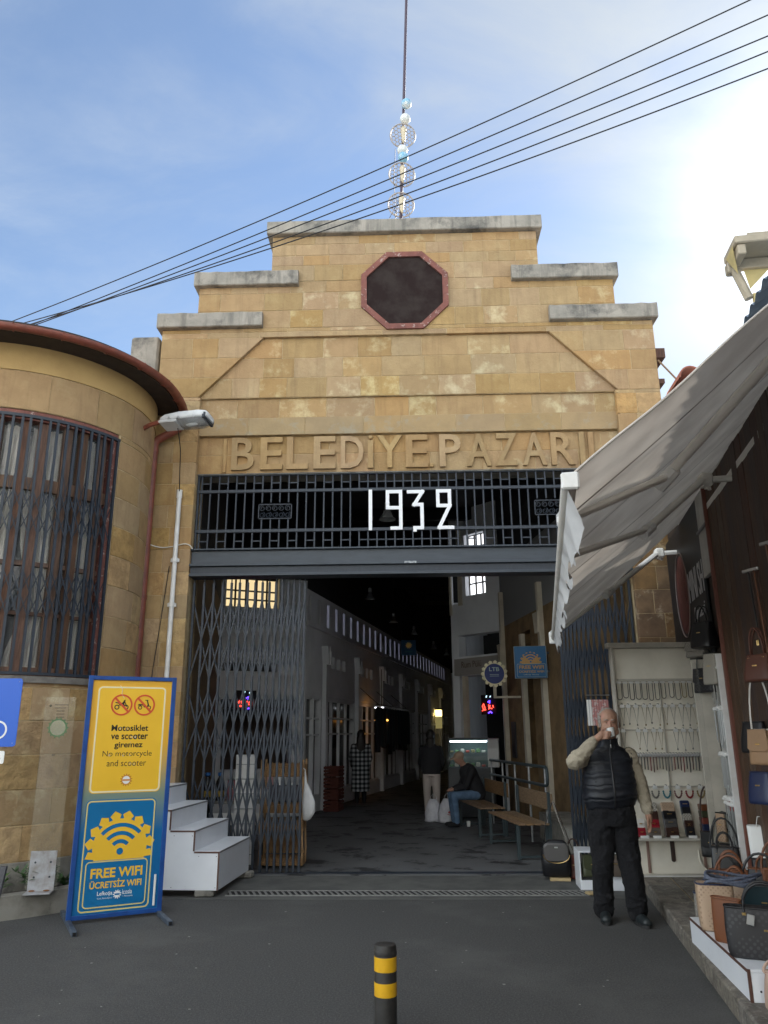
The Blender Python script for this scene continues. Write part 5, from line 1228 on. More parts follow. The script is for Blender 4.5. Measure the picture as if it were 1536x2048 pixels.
tag_ = MB().cbox((-.022, -.004, -.03), (.022, .004, .03), .003).build('lock_tag', metal, None); tag(tag_, 'small silver padlock tag hanging on the black monogram tote', 'tag'); tag_.location = (2.02, -4.775, TZ + .225); tag_.rotation_euler = (.0, .2, R_(-24))
bag('handbag', 'slim tan brown leather bag between the beige and black totes', (2.04, -4.36, TZ), R_(-50), .20, .07, .27, LE['tan'], LE['tan'], 'none', .06, 1.0, BG, squash=.8)
bag('handbag', 'beige monogram bucket bag with blue rope handles at the table corner', (2.10, -3.99, TZ), R_(-12), .23, .17, .30, LE['beige'], LE['navy'], 'none', .1, 1.06, BG, squash=.8)
rope = thing('rope_coil', 'blue grey rope handles looped loosely over the beige bucket bag', 'rope', (2.14, -3.98, TZ + .285))
ropem = mat('blue_grey_rope', (.12, .14, .19), .7, c2=(.07, .08, .12), scale=60)
for k in range(4):
    P = []
    for q in range(25):
        a = 2 * PI * q / 24; P.append((.05 + .05 * k * .4 + (.16 + .01 * k) * math.cos(a), .02 * k - .05 + .07 * math.sin(a) * (1 + .15 * k), .02 + .012 * k + .018 * math.sin(a * 2 + k)))
    MB().tube(P, .011, 6).build('strand', ropem, rope, True)
bag('handbag', 'grey green monogram bag standing on the step behind the beige bucket bag', (2.22, -3.50, .133), R_(-15), .20, .14, .32, LE['grmono'], LE['navy'], 'tote', .08, 1.0, BG, squash=.7)
bag('handbag', 'dark teal leather shoulder bag behind the rope handles', (2.52, -3.80, TZ), R_(-25), .30, .16, .25, LE['teal'], LE['black'], 'strap', .10, .9, BG)
bag('handbag', 'pale grey monogram tote behind the black one', (2.60, -4.35, TZ), R_(-28), .32, .16, .30, LE['grmono'], LE['black'], 'tote', .12, .95, BG)
bag('handbag', 'deep blue leather bag at the right picture edge behind the black tote', (2.46, -4.62, TZ), R_(-10), .18, .12, .24, LE['teal'], LE['teal'], 'none', .1, .85, BG)
bag('handbag', 'brown monogram bag with tan handles at the back of the display', (2.55, -3.15, .133), R_(-18), .34, .18, .42, LE['lmono'], LE['tan'], 'tote', .14, .95, BG)
bag('handbag', 'black handbag with tan rolled handles at the back of the display', (2.76, -3.35, .133), R_(-25), .32, .18, .46, LE['black'], LE['tan'], 'tote', .10, .9, BG)
bag('handbag', 'upright black leather bag below the belt rack', (2.78, -2.45, .133), R_(-20), .26, .16, .50, LE['black'], LE['black'], 'both', .12, .9, BG)
bag('handbag', 'dark brown monogram bag leaning on the corner showcase', (2.98, -1.95, .133), R_(-25), .26, .16, .46, LE['lmono'], LE['black'], 'both', .14, .92, BG)
bag('handbag', 'nude pink pouch bag cut by the right picture edge beside the table end', (2.06, -5.06, .133), R_(5), .24, .12, .20, LE['nude'], LE['nude'], 'strap', .03, .9, BG)
bag('shoulder_bag', 'black shoulder bag with long strap hanging in front of the wallets', (2.99, -1.55, .42), R_(-35), .20, .09, .24, LE['black'], LE['brown'], 'strap', .20, .95, 'bags hanging by the corner showcase')
bag('shoulder_bag', 'slim beige monogram pouch hanging below the straps', (2.94, -2.0, .62), R_(-60), .10, .05, .26, LE['beige'], LE['black'], 'none', .2, .95, 'bags hanging by the corner showcase')
wbx = thing('white_paper_bag', 'plain white paper bag among the handbags at the right edge', 'bag', (2.93, -2.98, .62), R_(-25)); MB().loft([(0, 0, 0, .13, .06), (0, 0, .24, .135, .045), (0, 0, .25, .13, .02)], 16, 6).build('body', pwhite, wbx, 40)
MB().tube([(-.06, -.05, .24), (-.04, -.055, .32), (.04, -.055, .32), (.06, -.05, .24)], .004, 5).build('handle', pwhite, wbx)
bag('handbag', 'tall black handbag carrying the white paper bag on its top', (2.93, -2.98, .133), R_(-25), .28, .16, .48, LE['black'], LE['black'], 'none', .1, .92, BG, squash=.7)
bag('handbag', 'small black bag with gold clasp between the grey tote and the wall', (2.84, -4.05, .133), R_(-30), .28, .15, .56, LE['black'], LE['black'], 'flap', .1, .9, BG)
bag('handbag', 'tan shoulder bag standing behind the dark teal one', (2.72, -3.62, .133), R_(-20), .24, .14, .50, LE['tan'], LE['tan'], 'strap', .10, .9, BG)
bag('handbag', 'dark monogram bag with tan straps in the second row of bags', (2.44, -3.42, .133), R_(-30), .28, .15, .36, LE['dkmono'], LE['tan'], 'both', .10, .94, BG)
bag('handbag', 'beige monogram bag tucked behind the rope handles', (2.36, -3.72, TZ), R_(-30), .24, .12, .26, LE['beige'], LE['tan'], 'tote', .10, .94, BG)
bag('handbag', 'navy leather bag behind the deep blue one at the right edge', (2.72, -4.50, TZ), R_(-20), .26, .14, .34, LE['navy'], LE['navy'], 'tote', .12, .9, BG)
bag('handbag', 'small grey bag low on the step beside the corner showcase', (2.66, -2.75, .133), R_(-25), .22, .13, .26, LE['grey'], LE['black'], 'strap', .10, .9, BG)
bag('handbag', 'teal leather bag on the step below the belt rack', (2.86, -2.15, .133), R_(-30), .22, .13, .24, LE['teal'], LE['black'], 'tote', .10, .9, BG)
# bags hanging high on the shop wall
HG = 'bags hanging on the shop wall'
def hbag(label, s, o, z, w, d, h, c, hc, style='strap', hh=.12): return bag('hanging_bag', label, ST(s, o, z), SRZ + R_(35), w, d, h, LE[c], LE[hc], style, hh, .8, HG)
hbag('black drawstring bucket bag hanging beside the shop sign', 2.25, .12, 2.42, .26, .2, .26, 'black', 'black', 'tote', .16)
hbag('grey monogram boxy bag hanging under the shop sign', 1.95, .14, 2.36, .26, .14, .16, 'grmono', 'grmono', 'flap')
hbag('grey monogram shoulder bag hanging above the corner showcase', 2.05, .12, 2.00, .26, .12, .24, 'dkmono', 'black', 'strap', .10)
hbag('zebra striped pouch hanging above the corner showcase', 2.40, .12, 2.06, .18, .10, .30, 'check', 'black', 'none')
hbag('dark brown slouchy bag hanging from a strap on the planks', 4.12, .12, 1.98, .24, .14, .20, 'dkrust', 'dkrust', 'tote', .20)
hbag('light tan shoulder bag with pale strap hanging at the right picture edge', 3.90, .12, 1.38, .22, .11, .26, 'sand', 'white', 'strap', .20)
hbag('black round bag hanging behind the cream one', 3.62, .10, 1.46, .24, .12, .24, 'black', 'black', 'none')
hbag('navy leather bag hanging low at the right picture edge', 3.62, .10, 1.08, .22, .12, .24, 'navy', 'navy', 'none')
for k, (s, z, h, c_, lab) in enumerate(((3.92, 2.86, .55, 'black', 'thin black bag strap hanging from a nail on the planks'), (4.08, 2.84, .80, 'tan', 'tan leather bag strap hanging from a nail on the planks'), (4.5, 2.95, .8, 'tan', 'long tan strap hanging near the right picture edge'))):
    t = thing('bag_strap', lab, 'strap', ST(s, .06, z), 0, 'straps hanging on the planks'); o = MB().cbox((-.016, -.004, -h), (.016, .004, 0), .002).build('strap', LE[c_], t); o.rotation_euler = (.03, 0, SRZ)
    o = MB().cbox((-.05, -.012, -.012), (.05, .012, .012), .003).build('hook_bar', metal, t); o.rotation_euler = (0, 0, SRZ + .6)
    gg = MB(); gg.tube([(-.02, 0, -h), (-.02, 0, -h - .04), (.02, 0, -h - .04), (.02, 0, -h)], .005, 5); o = gg.build('buckle', gold, t); o.rotation_euler = (0, 0, SRZ)

# bag on its little board and the box beside the gate
bd = tag(MB().cbox((-.115, -.07, 0), (.115, .07, .03), .004).build('wooden_board', wood_lt, None, loc=(1.67, -.33, .007), rot=(0, 0, -.12)), 'small pale wooden board under the grey backpack by the gate', 'board')
bp = thing('backpack', 'grey and black backpack bag with patterned straps standing on a board', 'bag', (1.65, -.28, .042), R_(-8))
MB().loft([(0, 0, 0, .15, .07), (0, 0, .012, .165, .085), (0, 0, .17, .172, .09), (0, .005, .26, .165, .085), (0, .01, .34, .14, .07), (0, .01, .385, .09, .04), (0, .01, .39, .02, .01)], 26, 3.4).build('body', LE['black'], bp, 55)
MB().slab(rrect(-.145, .145, .16, .36, .05), -.102, -.05, XZ, .015).build('flap', LE['grey'], bp)
g = MB(); g.tube([(.15 * math.cos(PI + PI * k / 12), -.100, .24 + .09 * math.sin(PI + PI * k / 12)) for k in range(13)], .004, 5); g.build('chain', gold, bp); MB().cbox((-.02, -.108, .31), (.02, -.101, .325), .002).build('metal_plate', metal, bp)
MB().tube([(-.13, .0, .36), (-.10, .02, .55), (-.02, .05, .76), (.0, .06, .80), (-.02, .05, .78)], .016, 6, flat=.4).build('strap', LE['black'], bp, True)
MB().tube([(.0, .05, .80), (.05, .0, .62), (.12, -.04, .40), (.15, -.06, .30)], .022, 6, flat=.35).build('strap', LE['grmono'], bp, True)
MB().tube([(.01, .05, .80), (.10, .03, .55), (.19, .0, .28)], .012, 6, flat=.4).build('strap', LE['brown'], bp, True)
bag('handbag', 'small rust brown bag behind the grey backpack by the gate', (1.86, -.22, .007), R_(-10), .16, .12, .26, LE['rust'], LE['brown'], 'strap', .08, .9, 'bags standing by the gate')
wb = thing('white_box', 'battered white open box holding green bags beside the folded gate', 'box', (2.02, -.93, .007), R_(-3))
MB().cbox((-.24, -.02, 0), (.26, .0, .10), .003).build('front_board', white_pl, wb); MB().cbox((-.24, .0, 0), (-.225, .35, .37), .003).build('side_board', white_pl, wb); MB().cbox((.02, .05, .0), (.26, .07, .50), .003).build('back_board', white_pl, wb); MB().cbox((-.24, .0, .37), (.02, .35, .388), .003).build('top_board', white_pl, wb)
bag('handbag', 'olive green quilted bag in the white box, seen left of the man\'s leg', (1.93, -.86, .13), R_(-3), .22, .10, .22, LE['olive'], LE['olive'], 'flap', .1, .95, 'bags in the white box')
bag('handbag', 'olive grey bag in the white box, seen between the man\'s legs', (2.17, -.90, .14), R_(-6), .16, .09, .22, LE['taupe'], LE['olive'], 'none', .1, .95, 'bags in the white box')
tag(MB().cbox((-.12, -.05, 0), (.12, .05, .022), .004).build('wooden_board', wood_lt, None, loc=(1.90, -1.17, .016), rot=(0, 0, .25)), 'loose pale wooden board lying at the drain end behind the man', 'board')
# ================================================================== PEOPLE
skin = mat('skin', (.39, .225, .150), .6, c2=(.33, .18, .12), scale=14, c3=(.46, .22, .17), s3=9)
skin_d = mat('skin_dim', (.36, .20, .14), .6)
def finger(mb, base, dirs, lens, r0, r1):
    p = Vector(base); n = len(lens)
    for k, (d, l) in enumerate(zip(dirs, lens)):
        q = p + Vector(d).normalized() * l; ra = r0 + (r1 - r0) * k / n; rb_ = r0 + (r1 - r0) * (k + 1) / n
        mb.caps(p, q, ra, rb_, 8); p = q
MX, MY = 1.83, -2.33
man = thing('person', 'bald grey haired man in black quilted gilet drinking from a white cup', 'person', (MX, MY, 0))
hd = Vector((.035, -.035, 1.70))
b = MB()
# head: skull, jaw, brow, nose, ears, cheeks, neck
yw = Matrix.Rotation(R_(-8), 3, 'Z')
def H(x, y, z): return hd + yw @ Vector((x, y, z))
b.ell(H(0, .012, .040), (.093, .104, .103), 18, yw); b.ell(H(0, -.016, -.035), (.083, .080, .090), 16, yw); b.ell(H(0, -.043, -.095), (.058, .046, .042), 14, yw)
for s in (-1, 1):
    b.ell(H(s * .040, -.060, -.025), (.027, .022, .026), 10, yw); b.ell(H(s * .031, -.083, .030), (.024, .012, .009), 10, yw)     # cheek, brow ridge
    b.ell(H(s * .096, .008, -.008), (.010, .020, .034), 10, yw); b.ell(H(s * .056, -.030, -.07), (.030, .036, .034), 10, yw)      # ear, jowl
    b.ell(H(s * .030, -.081, .008), (.014, .008, .008), 8, yw)
b.caps(H(0, -.088, .012), H(0, -.106, -.026), .009, .014, 8); b.ell(H(0, -.102, -.032), (.018, .012, .010), 8, yw)
b.ell(H(0, -.086, -.062), (.026, .012, .007), 8, yw); b.ell(H(0, -.084, -.074), (.022, .012, .007), 8, yw)
b.caps((.02, .01, 1.44), (.03, -.01, 1.62), .074, .070, 14)
# trunk under the clothes and limbs
b.loft([(0, .02, .90, .17, .12), (0, .01, 1.05, .185, .14), (0, .02, 1.25, .18, .125), (0, .03, 1.40, .17, .09), (.01, .02, 1.47, .09, .06)], 18, 2.3)
RS, RE, RWr = Vector((-.195, .02, 1.42)), Vector((-.325, -.10, 1.375)), Vector((-.150, -.220, 1.562))
LS, LE_, LW = Vector((.215, .03, 1.41)), Vector((.295, .04, 1.17)), Vector((.325, -.03, .925))
b.caps(RS, RE, .055, .045); b.caps(RE, RWr, .042, .029); b.caps(LS, LE_, .055, .045); b.caps(LE_, LW, .042, .029)
for s, fx, fy in ((-1, -.125, .03), (1, .135, -.085)):
    b.caps((s * .095, .02, .93), (s * .115 + .0, .0, .50), .085, .06); b.caps((s * .115, 0, .50), (fx, fy + .03, .09), .058, .04); b.caps((fx, fy + .03, .07), (fx + s * .01, fy - .10, .045), .035, .03)
# right hand lifting the cup: palm, four fingers curled round the handle side, thumb
pm = RWr + Vector((.045, -.018, .028)); b.caps(RWr, pm, .030, .036, 10); b.ell(pm + Vector((.018, -.008, .012)), (.044, .026, .040), 12, Matrix.Rotation(R_(-25), 3, 'Y'))
for k in range(4):
    bs = pm + Vector((.038 - .004 * k, -.020, .036 - .019 * k)); finger(b, bs, [(.7, -.62, .12), (.95, .1, -.05), (.3, .7, -.3)], [(.033, .026, .018), (.035, .027, .019), (.033, .025, .018), (.026, .020, .015)][k], .0095, .0075)
finger(b, pm + Vector((.012, .008, .036)), [(.6, .25, .65), (.9, .0, .25)], (.032, .028), .012, .009)
# left hand hanging, fingers slightly bent
pl_ = LW + Vector((.002, -.015, -.055)); b.caps(LW, pl_, .030, .034, 10); b.ell(pl_ + Vector((0, -.005, -.012)), (.026, .040, .045), 12)
for k in range(4):
    bs = pl_ + Vector((-.002, -.034 + .019 * k, -.048 + .003 * abs(k - 1))); finger(b, bs, [(-.05, -.12 + .08 * k, -1), (-.22, 0, -1), (-.55, .1, -.9)], [(.036, .024, .018), (.040, .027, .020), (.037, .025, .019), (.029, .020, .016)][k], .0105, .0080)
finger(b, pl_ + Vector((-.020, -.034, .004)), [(-.25, -.55, -.75), (-.12, -.15, -1), (-.1, .1, -1)], (.032, .027, .02), .0125, .0095)
remesh(b, 'body', skin, man, .0058, 3)
# hair: short grey ring round the sides and back
hair = mat('grey_hair', (.33, .30, .27), .9, c2=(.21, .185, .165), scale=60, bump=.6, bscale=160)
b = MB()
for k in range(26):
    a = R_(-28 + 236 * k / 25)
    for z in (.062, .040, .016, -.012):
        b.ell(H(.0905 * math.cos(a), .012 + .101 * math.sin(a), z + (.02 if 60 < math.degrees(a) < 120 else 0)), (.011, .012, .022), 6)
b.ell(H(0, .036, .052), (.096, .094, .104), 18, yw)
remesh(b, 'hair', hair, man, .006, 2)
g = MB(); g.add([], [])
for s in (-1, 1): g.ell(H(s * .030, -.0868, .0115), (.0085, .004, .0035), 8, yw)
g.build('eye', mat('eye_dark', (.03, .022, .018), .3), man, True)
g = MB()
for s in (-1, 1): g.tube([H(s * .014, -.096, .034), H(s * .032, -.096, .040), H(s * .050, -.084, .034)], .0042, 5)
g.build('eyebrow', hair, man, True)
# shirt sleeves and collar
shirt = mat('beige_shirt', (.42, .365, .275), .85, c2=(.34, .295, .22), scale=6, bump=1.0, bscale=9, bdist=.035)
b = MB()
def sleeve(P, R):
    for i in range(len(P) - 1): b.caps(P[i], P[i + 1], R[i], R[i + 1], 14)
m1 = RS.lerp(RE, .5) + Vector((0, .0, -.012))
sleeve([RS, m1, RE + Vector((-.005, 0, -.012)), RE.lerp(RWr, .45) + Vector((0, .0, -.012)), RE.lerp(RWr, .93)], [.076, .078, .074, .066, .047])
for k, (t_, o_) in enumerate(((.15, .05), (.4, .03), (.62, .02), (.3, -.04))): b.ell(RE.lerp(RWr, t_) + Vector((.02 * k - .03, -.01, o_)), (.035, .03, .016), 8, Matrix.Rotation(R_(-35 + 12 * k), 3, 'Y'))
sleeve([LS, LS.lerp(LE_, .5), LE_, LE_.lerp(LW, .5), LE_.lerp(LW, .95)], [.078, .072, .066, .058, .050])
for k, t_ in enumerate((.55, .66, .78, .88)): c_ = LE_.lerp(LW, t_); b.ell(c_ + Vector((.004 * (-1) ** k, -.008, 0)), (.058 - .003 * k, .056, .014), 10, Matrix.Rotation(R_(14 * (-1) ** k), 3, 'Y'))
for k, t_ in enumerate((.3, .5, .75)): c_ = LS.lerp(LE_, t_); b.ell(c_, (.075 - .004 * k, .072, .016), 10, Matrix.Rotation(R_(20 * (-1) ** k), 3, 'Y'))
b.loft([(.0, .02, 1.0, .19, .13), (0, .02, 1.3, .19, .13), (.01, .015, 1.47, .10, .075), (.018, .0, 1.52, .074, .070)], 18, 2.4)
remesh(b, 'shirt', shirt, man, .009, 3, wr=.0085)
# quilted gilet
gil = mat('black_gilet', (.006, .008, .013), .5, c2=(.012, .014, .020), scale=9, bump=.35, bscale=50)
rings = [(.965, .208, .148, 0, .012), (1.02, .226, .166, 0, .008), (1.10, .232, .176, .0, .004), (1.20, .226, .170, .0, .006), (1.30, .216, .156, .0, .014), (1.38, .216, .136, .005, .022), (1.425, .205, .115, .01, .026), (1.465, .165, .098, .014, .024), (1.495, .105, .088, .02, .012), (1.535, .088, .084, .024, .002), (1.572, .088, .086, .028, -.006)]
def ring_at(z):
    for a_, c_ in zip(rings, rings[1:]):
        if a_[0] <= z <= c_[0]:
            t = (z - a_[0]) / (c_[0] - a_[0]); return [a_[i] + (c_[i] - a_[i]) * t for i in range(1, 5)]
    return list(rings[-1][1:])
g = MB(); L_ = []; z = .965; nr = 96
for k in range(nr + 1):
    z = .965 + (1.572 - .965) * k / nr; rx, ry, cx, cy = ring_at(z); rx *= 1.07 if z < 1.45 else 1.0
    ph = ((z - .985) / .058) % 1.0; q = (abs(math.sin(PI * ph)) ** .55) * (.008 + .005 * math.sin(z * 61)) if .985 < z < 1.50 else .004
    L_.append((cx, cy, z, rx - .008 + q, ry - .008 + q))
n = 48; vs = []
for i, (cx, cy, z, rx, ry) in enumerate(L_):
    for k in range(n):
        a = 2 * PI * k / n; ca, sa = math.cos(a), math.sin(a); p = 2.5
        x = cx + rx * math.copysign(abs(ca) ** (2 / p), ca); y = cy + ry * math.copysign(abs(sa) ** (2 / p), sa)
        dz_ = .006 * math.sin(5 * a + i * .09) + .004 * math.sin(13 * a + i * .21)
        vs.append((x, y, z + dz_ + (.02 * math.cos(a) * (1 - i / nr))))
g.add(vs, [(i * n + k, i * n + (k + 1) % n, (i + 1) * n + (k + 1) % n, (i + 1) * n + k) for i in range(nr) for k in range(n)] + [tuple(range(n - 1, -1, -1))])
vest = g.build('gilet', gil, man, True)
g = MB(); zz = [(.018 * math.sin(k) * 0 + ring_at(.97 + .6 * k / 20)[2], ring_at(.97 + .6 * k / 20)[3] - ring_at(.97 + .6 * k / 20)[1] - .006, .97 + .59 * k / 20) for k in range(21)]
g.tube(zz, .008, 6); g.build('zip', mat('zip_black', (.02, .02, .022), .35), vest, True); MB().ell(Vector(zz[18]) + Vector((0, -.012, 0)), (.007, .005, .018), 8).build('zip_pull', metal, vest, True)
g = MB(); g.tube([(-.150, -.135, 1.20), (-.175, -.112, 1.06)], .005, 5); g.tube([(.150, -.135, 1.20), (.175, -.112, 1.06)], .005, 5); g.build('pocket_seam', mat('zip_black', (.02, .02, .022), .35), vest)
g = MB()
for s, sh in ((-1, RS), (1, LS)): g.tube([(sh.x + s * (.010) + .05 * s * math.cos(t) * .2, sh.y + .075 * math.cos(t), sh.z - .03 + .088 * math.sin(t)) for t in [2 * PI * k / 22 for k in range(22)]], .010, 6, closed=True)
g.build('armhole_binding', gil, vest, True)
# trousers and shoes
trm = mat('black_trousers', (.0042, .0042, .006), .95, c2=(.006, .006, .008), scale=6, bump=1.0, bscale=8, bdist=.04)
b = MB(); b.loft([(0, .015, .80, .21, .14), (0, .015, .92, .215, .15), (0, .015, 1.0, .20, .14)], 18, 2.4)
for s, fx, fy in ((-1, -.125, .03), (1, .135, -.085)):
    P = [Vector((s * .098, .015, .86)), Vector((s * .108, .0, .66)), Vector((s * .118 + fx * .0, fy * .3 - .01, .48)), Vector((fx, fy + .01, .26)), Vector((fx + s * .004, fy + .02, .095))]
    Rr_ = [.124, .112, .098, .088, .088]
    for i in range(4): b.caps(P[i], P[i + 1], Rr_[i], Rr_[i + 1], 16)
    for k, z in enumerate((.12, .16, .21)): b.ell((fx + .006 * (-1) ** k, fy + .012 - .01 * k, z), (.092, .090, .014), 12, Matrix.Rotation(R_(12 * (-1) ** k), 3, 'Y'))
    for k, z in enumerate((.46, .52)): b.ell((s * .116, fy * .3 - .02, z), (.094, .092, .014), 12, Matrix.Rotation(R_(15 * (-1) ** k), 3, 'Y'))
remesh(b, 'trousers', trm, man, .0095, 2, wr=.010, ws=(9, 9, 7))
shm = mat('dark_shoe', (.014, .019, .021), .45, c2=(.022, .027, .028), scale=16)
for s, fx, fy, rz in ((-1, -.128, .015, -.12), (1, .142, -.10, .18)):
    M = Matrix.Translation((fx, fy, 0)) @ Matrix.Rotation(rz, 4, 'Z')
    b = MB(M); b.caps((0, .055, .052), (0, -.03, .055), .046, .048, 12); b.caps((0, -.03, .050), (s * .006, -.125, .040), .050, .044, 12); b.ell((s * .006, -.135, .042), (.048, .042, .036), 12); b.caps((0, .05, .06), (0, .045, .11), .045, .046, 12)
    sh_ = remesh(b, 'shoe', shm, man, .008, 2)
    g = MB(M); pts = [(.052 * math.cos(t) * (1 - .1 * (math.sin(t) > 0)) , -.04 - .14 * (-math.sin(t)) * (1 if math.sin(t) < 0 else .85), 0) for t in [2 * PI * k / 24 for k in range(24)]]
    g.add([(x, y, .004) for x, y, _ in pts] + [(x, y, .026) for x, y, _ in pts], [tuple(range(23, -1, -1)), tuple(range(24, 48))] + [(k, (k + 1) % 24, 24 + (k + 1) % 24, 24 + k) for k in range(24)]); g.build('sole', mat('sole_rubber', (.02, .02, .02), .7), sh_)
cup = thing('coffee_cup', 'small white coffee cup held to the man\'s mouth', 'cup', (MX + .012, MY - .225, 1.585)); cup.rotation_euler = (R_(-14), R_(-6), R_(15))
cupm = mat('white_china', (.80, .80, .79), .25)
g = MB(); g.lathe([(.020, 0), (.024, .004), (.036, .074), (.038, .080), (.035, .080), (.022, .008), (0, .007)], 22); g.build('cup_body', cupm, cup, 50)
g = MB(); g.tube([(-.033, 0, .062), (-.052, 0, .058), (-.056, 0, .040), (-.046, 0, .024), (-.028, 0, .022)], .0045, 6); g.build('handle', cupm, cup, True)

# ------------------------------------------------------------------ people inside the hall
dk = mat('black_coat', (.012, .012, .015), .85)
w = thing('person', 'woman with long dark hair in a black and white plaid coat walking away', 'person', (-1.22, 9.6, .01), R_(8))
b = MB(); b.ell((0, 0, 1.60), (.08, .095, .115), 14); b.caps((0, 0, 1.38), (0, 0, 1.52), .05, .05)
b.loft([(0, 0, .8, .15, .11), (0, 0, 1.1, .15, .10), (0, 0, 1.36, .14, .08)], 14)
for s in (-1, 1): b.caps((s * .08, 0, .8), (s * .085, .02 * s, .1), .07, .04); b.caps((s * .17, 0, 1.32), (s * .22, .03, 1.05), .045, .04); b.caps((s * .22, .03, 1.05), (s * .19, .12, .86), .038, .028); b.ell((s * .185, .15, .83), (.03, .05, .03), 8); b.caps((s * .085, .02 * s, .06), (s * .09, .16, .04), .035, .03)
remesh(b, 'body', skin_d, w, .015, 2)
pl_m = bpy.data.materials.new('plaid'); pl_m.use_nodes = True; t = pl_m.node_tree; bb = t.nodes['Principled BSDF']; bb.inputs['Roughness'].default_value = .9; N = t.nodes.new
tcn = N('ShaderNodeTexCoord'); sp = N('ShaderNodeSeparateXYZ'); t.links.new(tcn.outputs['Object'], sp.inputs[0])
def stripe(o, f):
    m = N('ShaderNodeMath'); m.operation = 'MULTIPLY'; m.inputs[1].default_value = f; t.links.new(o, m.inputs[0]); s_ = N('ShaderNodeMath'); s_.operation = 'SINE'; t.links.new(m.outputs[0], s_.inputs[0]); r = N('ShaderNodeMapRange'); r.inputs[1].default_value = -.1; r.inputs[2].default_value = .1; t.links.new(s_.outputs[0], r.inputs[0]); return r.outputs[0]
ad = N('ShaderNodeMath'); ad.operation = 'ADD'; t.links.new(stripe(sp.outputs[0], 62), ad.inputs[0]); t.links.new(stripe(sp.outputs[2], 62), ad.inputs[1])
rp = N('ShaderNodeValToRGB'); dv = N('ShaderNodeMath'); dv.operation = 'MULTIPLY'; dv.inputs[1].default_value = .5; t.links.new(ad.outputs[0], dv.inputs[0]); t.links.new(dv.outputs[0], rp.inputs[0]); rp.color_ramp.interpolation = 'CONSTANT'
rp.color_ramp.elements[0].color = (.012, .013, .016, 1); rp.color_ramp.elements[1].position = .75; rp.color_ramp.elements[1].color = (.48, .50, .52, 1); e = rp.color_ramp.elements.new(.3); e.color = (.11, .12, .13, 1); t.links.new(rp.outputs[0], bb.inputs['Base Color'])
b = MB(); b.loft([(0, .0, .30, .235, .17), (0, 0, .7, .22, .155), (0, 0, 1.05, .20, .13), (0, 0, 1.33, .20, .10), (0, 0, 1.42, .10, .07)], 18, 2.4)
for s in (-1, 1): b.caps((s * .18, 0, 1.34), (s * .235, .03, 1.06), .065, .06); b.caps((s * .235, .03, 1.06), (s * .195, .11, .88), .058, .05)
remesh(b, 'plaid_coat', pl_m, w, .016, 2)
b = MB(); b.ell((0, -.015, 1.615), (.095, .105, .12), 14); b.loft([(0, -.07, 1.16, .09, .035), (0, -.075, 1.35, .12, .05), (0, -.05, 1.56, .10, .075)], 14); remesh(b, 'long_hair', mat('dark_hair', (.012, .009, .008), .5), w, .014, 2)
b = MB()
for s in (-1, 1): b.caps((s * .08, 0, .6), (s * .085, .02 * s, .12), .075, .06); b.caps((s * .085, .02 * s - .02, .06), (s * .09, .16, .045), .042, .036)
remesh(b, 'boots', dk, w, .016, 2)
p = thing('person', 'person standing with back turned in a dark jacket and pale trousers', 'person', (.40, 6.35, .01), R_(-10))
b = MB(); b.ell((0, .02, 1.57), (.08, .095, .115), 14); b.caps((0, 0, 1.36), (0, .01, 1.5), .05, .05); b.loft([(0, 0, .8, .15, .11), (0, 0, 1.1, .15, .10), (0, 0, 1.36, .14, .08)], 14)
for s in (-1, 1): b.caps((s * .09, 0, .85), (s * .10, .02, .45), .08, .058); b.caps((s * .10, .02, .45), (s * .09, .0, .08), .055, .04); b.caps((s * .17, 0, 1.32), (s * .21, .04, 1.05), .045, .04); b.caps((s * .21, .04, 1.05), (s * .18, .14, .92), .038, .028); b.ell((s * .17, .17, .90), (.03, .05, .03), 8); b.caps((s * .09, .0, .05), (s * .10, .14, .04), .035, .03)
remesh(b, 'body', skin_d, p, .015, 2)
b = MB(); b.loft([(0, 0, .84, .19, .135), (0, 0, 1.1, .195, .13), (0, 0, 1.33, .195, .10), (0, 0, 1.42, .09, .07)], 18, 2.4)
for s in (-1, 1): b.caps((s * .18, 0, 1.33), (s * .225, .04, 1.05), .065, .058); b.caps((s * .225, .04, 1.05), (s * .185, .13, .93), .055, .045)
remesh(b, 'jacket', dk, p, .016, 2)
b = MB(); b.loft([(0, 0, .80, .165, .12), (0, 0, .92, .17, .12)], 16)
for s in (-1, 1): b.caps((s * .088, 0, .84), (s * .098, .02, .45), .098, .075); b.caps((s * .098, .02, .45), (s * .09, .0, .09), .072, .056)
remesh(b, 'pale_trousers', mat('pale_cloth', (.46, .40, .37), .9), p, .016, 2)
b = MB(); b.ell((0, .01, 1.59), (.094, .108, .118), 14); b.loft([(0, -.05, 1.32, .08, .04), (0, -.045, 1.52, .09, .07)], 12); remesh(b, 'hair', mat('dark_hair', (.012, .009, .008), .5), p, .014, 2)
b = MB()
for s in (-1, 1): b.caps((s * .09, -.02, .045), (s * .10, .14, .042), .042, .038)
remesh(b, 'shoe', mat('pale_shoe', (.42, .40, .38), .7), p, .015, 1)
p = thing('person', 'person in a beige cap and blue jeans bent forward sitting on the far bench', 'person', (1.14, 5.02, .01), R_(-80))   # local -y points to the left passage
b = MB(); hip = Vector((0, .06, .54)); chest = Vector((0, -.10, .93)); hdp = Vector((0, -.27, 1.17))
b.ell(hdp, (.08, .095, .11), 14, Matrix.Rotation(R_(25), 3, 'X')); b.caps(chest + Vector((0, -.02, .06)), hdp, .055, .05); b.caps(hip, chest, .13, .14, 14)
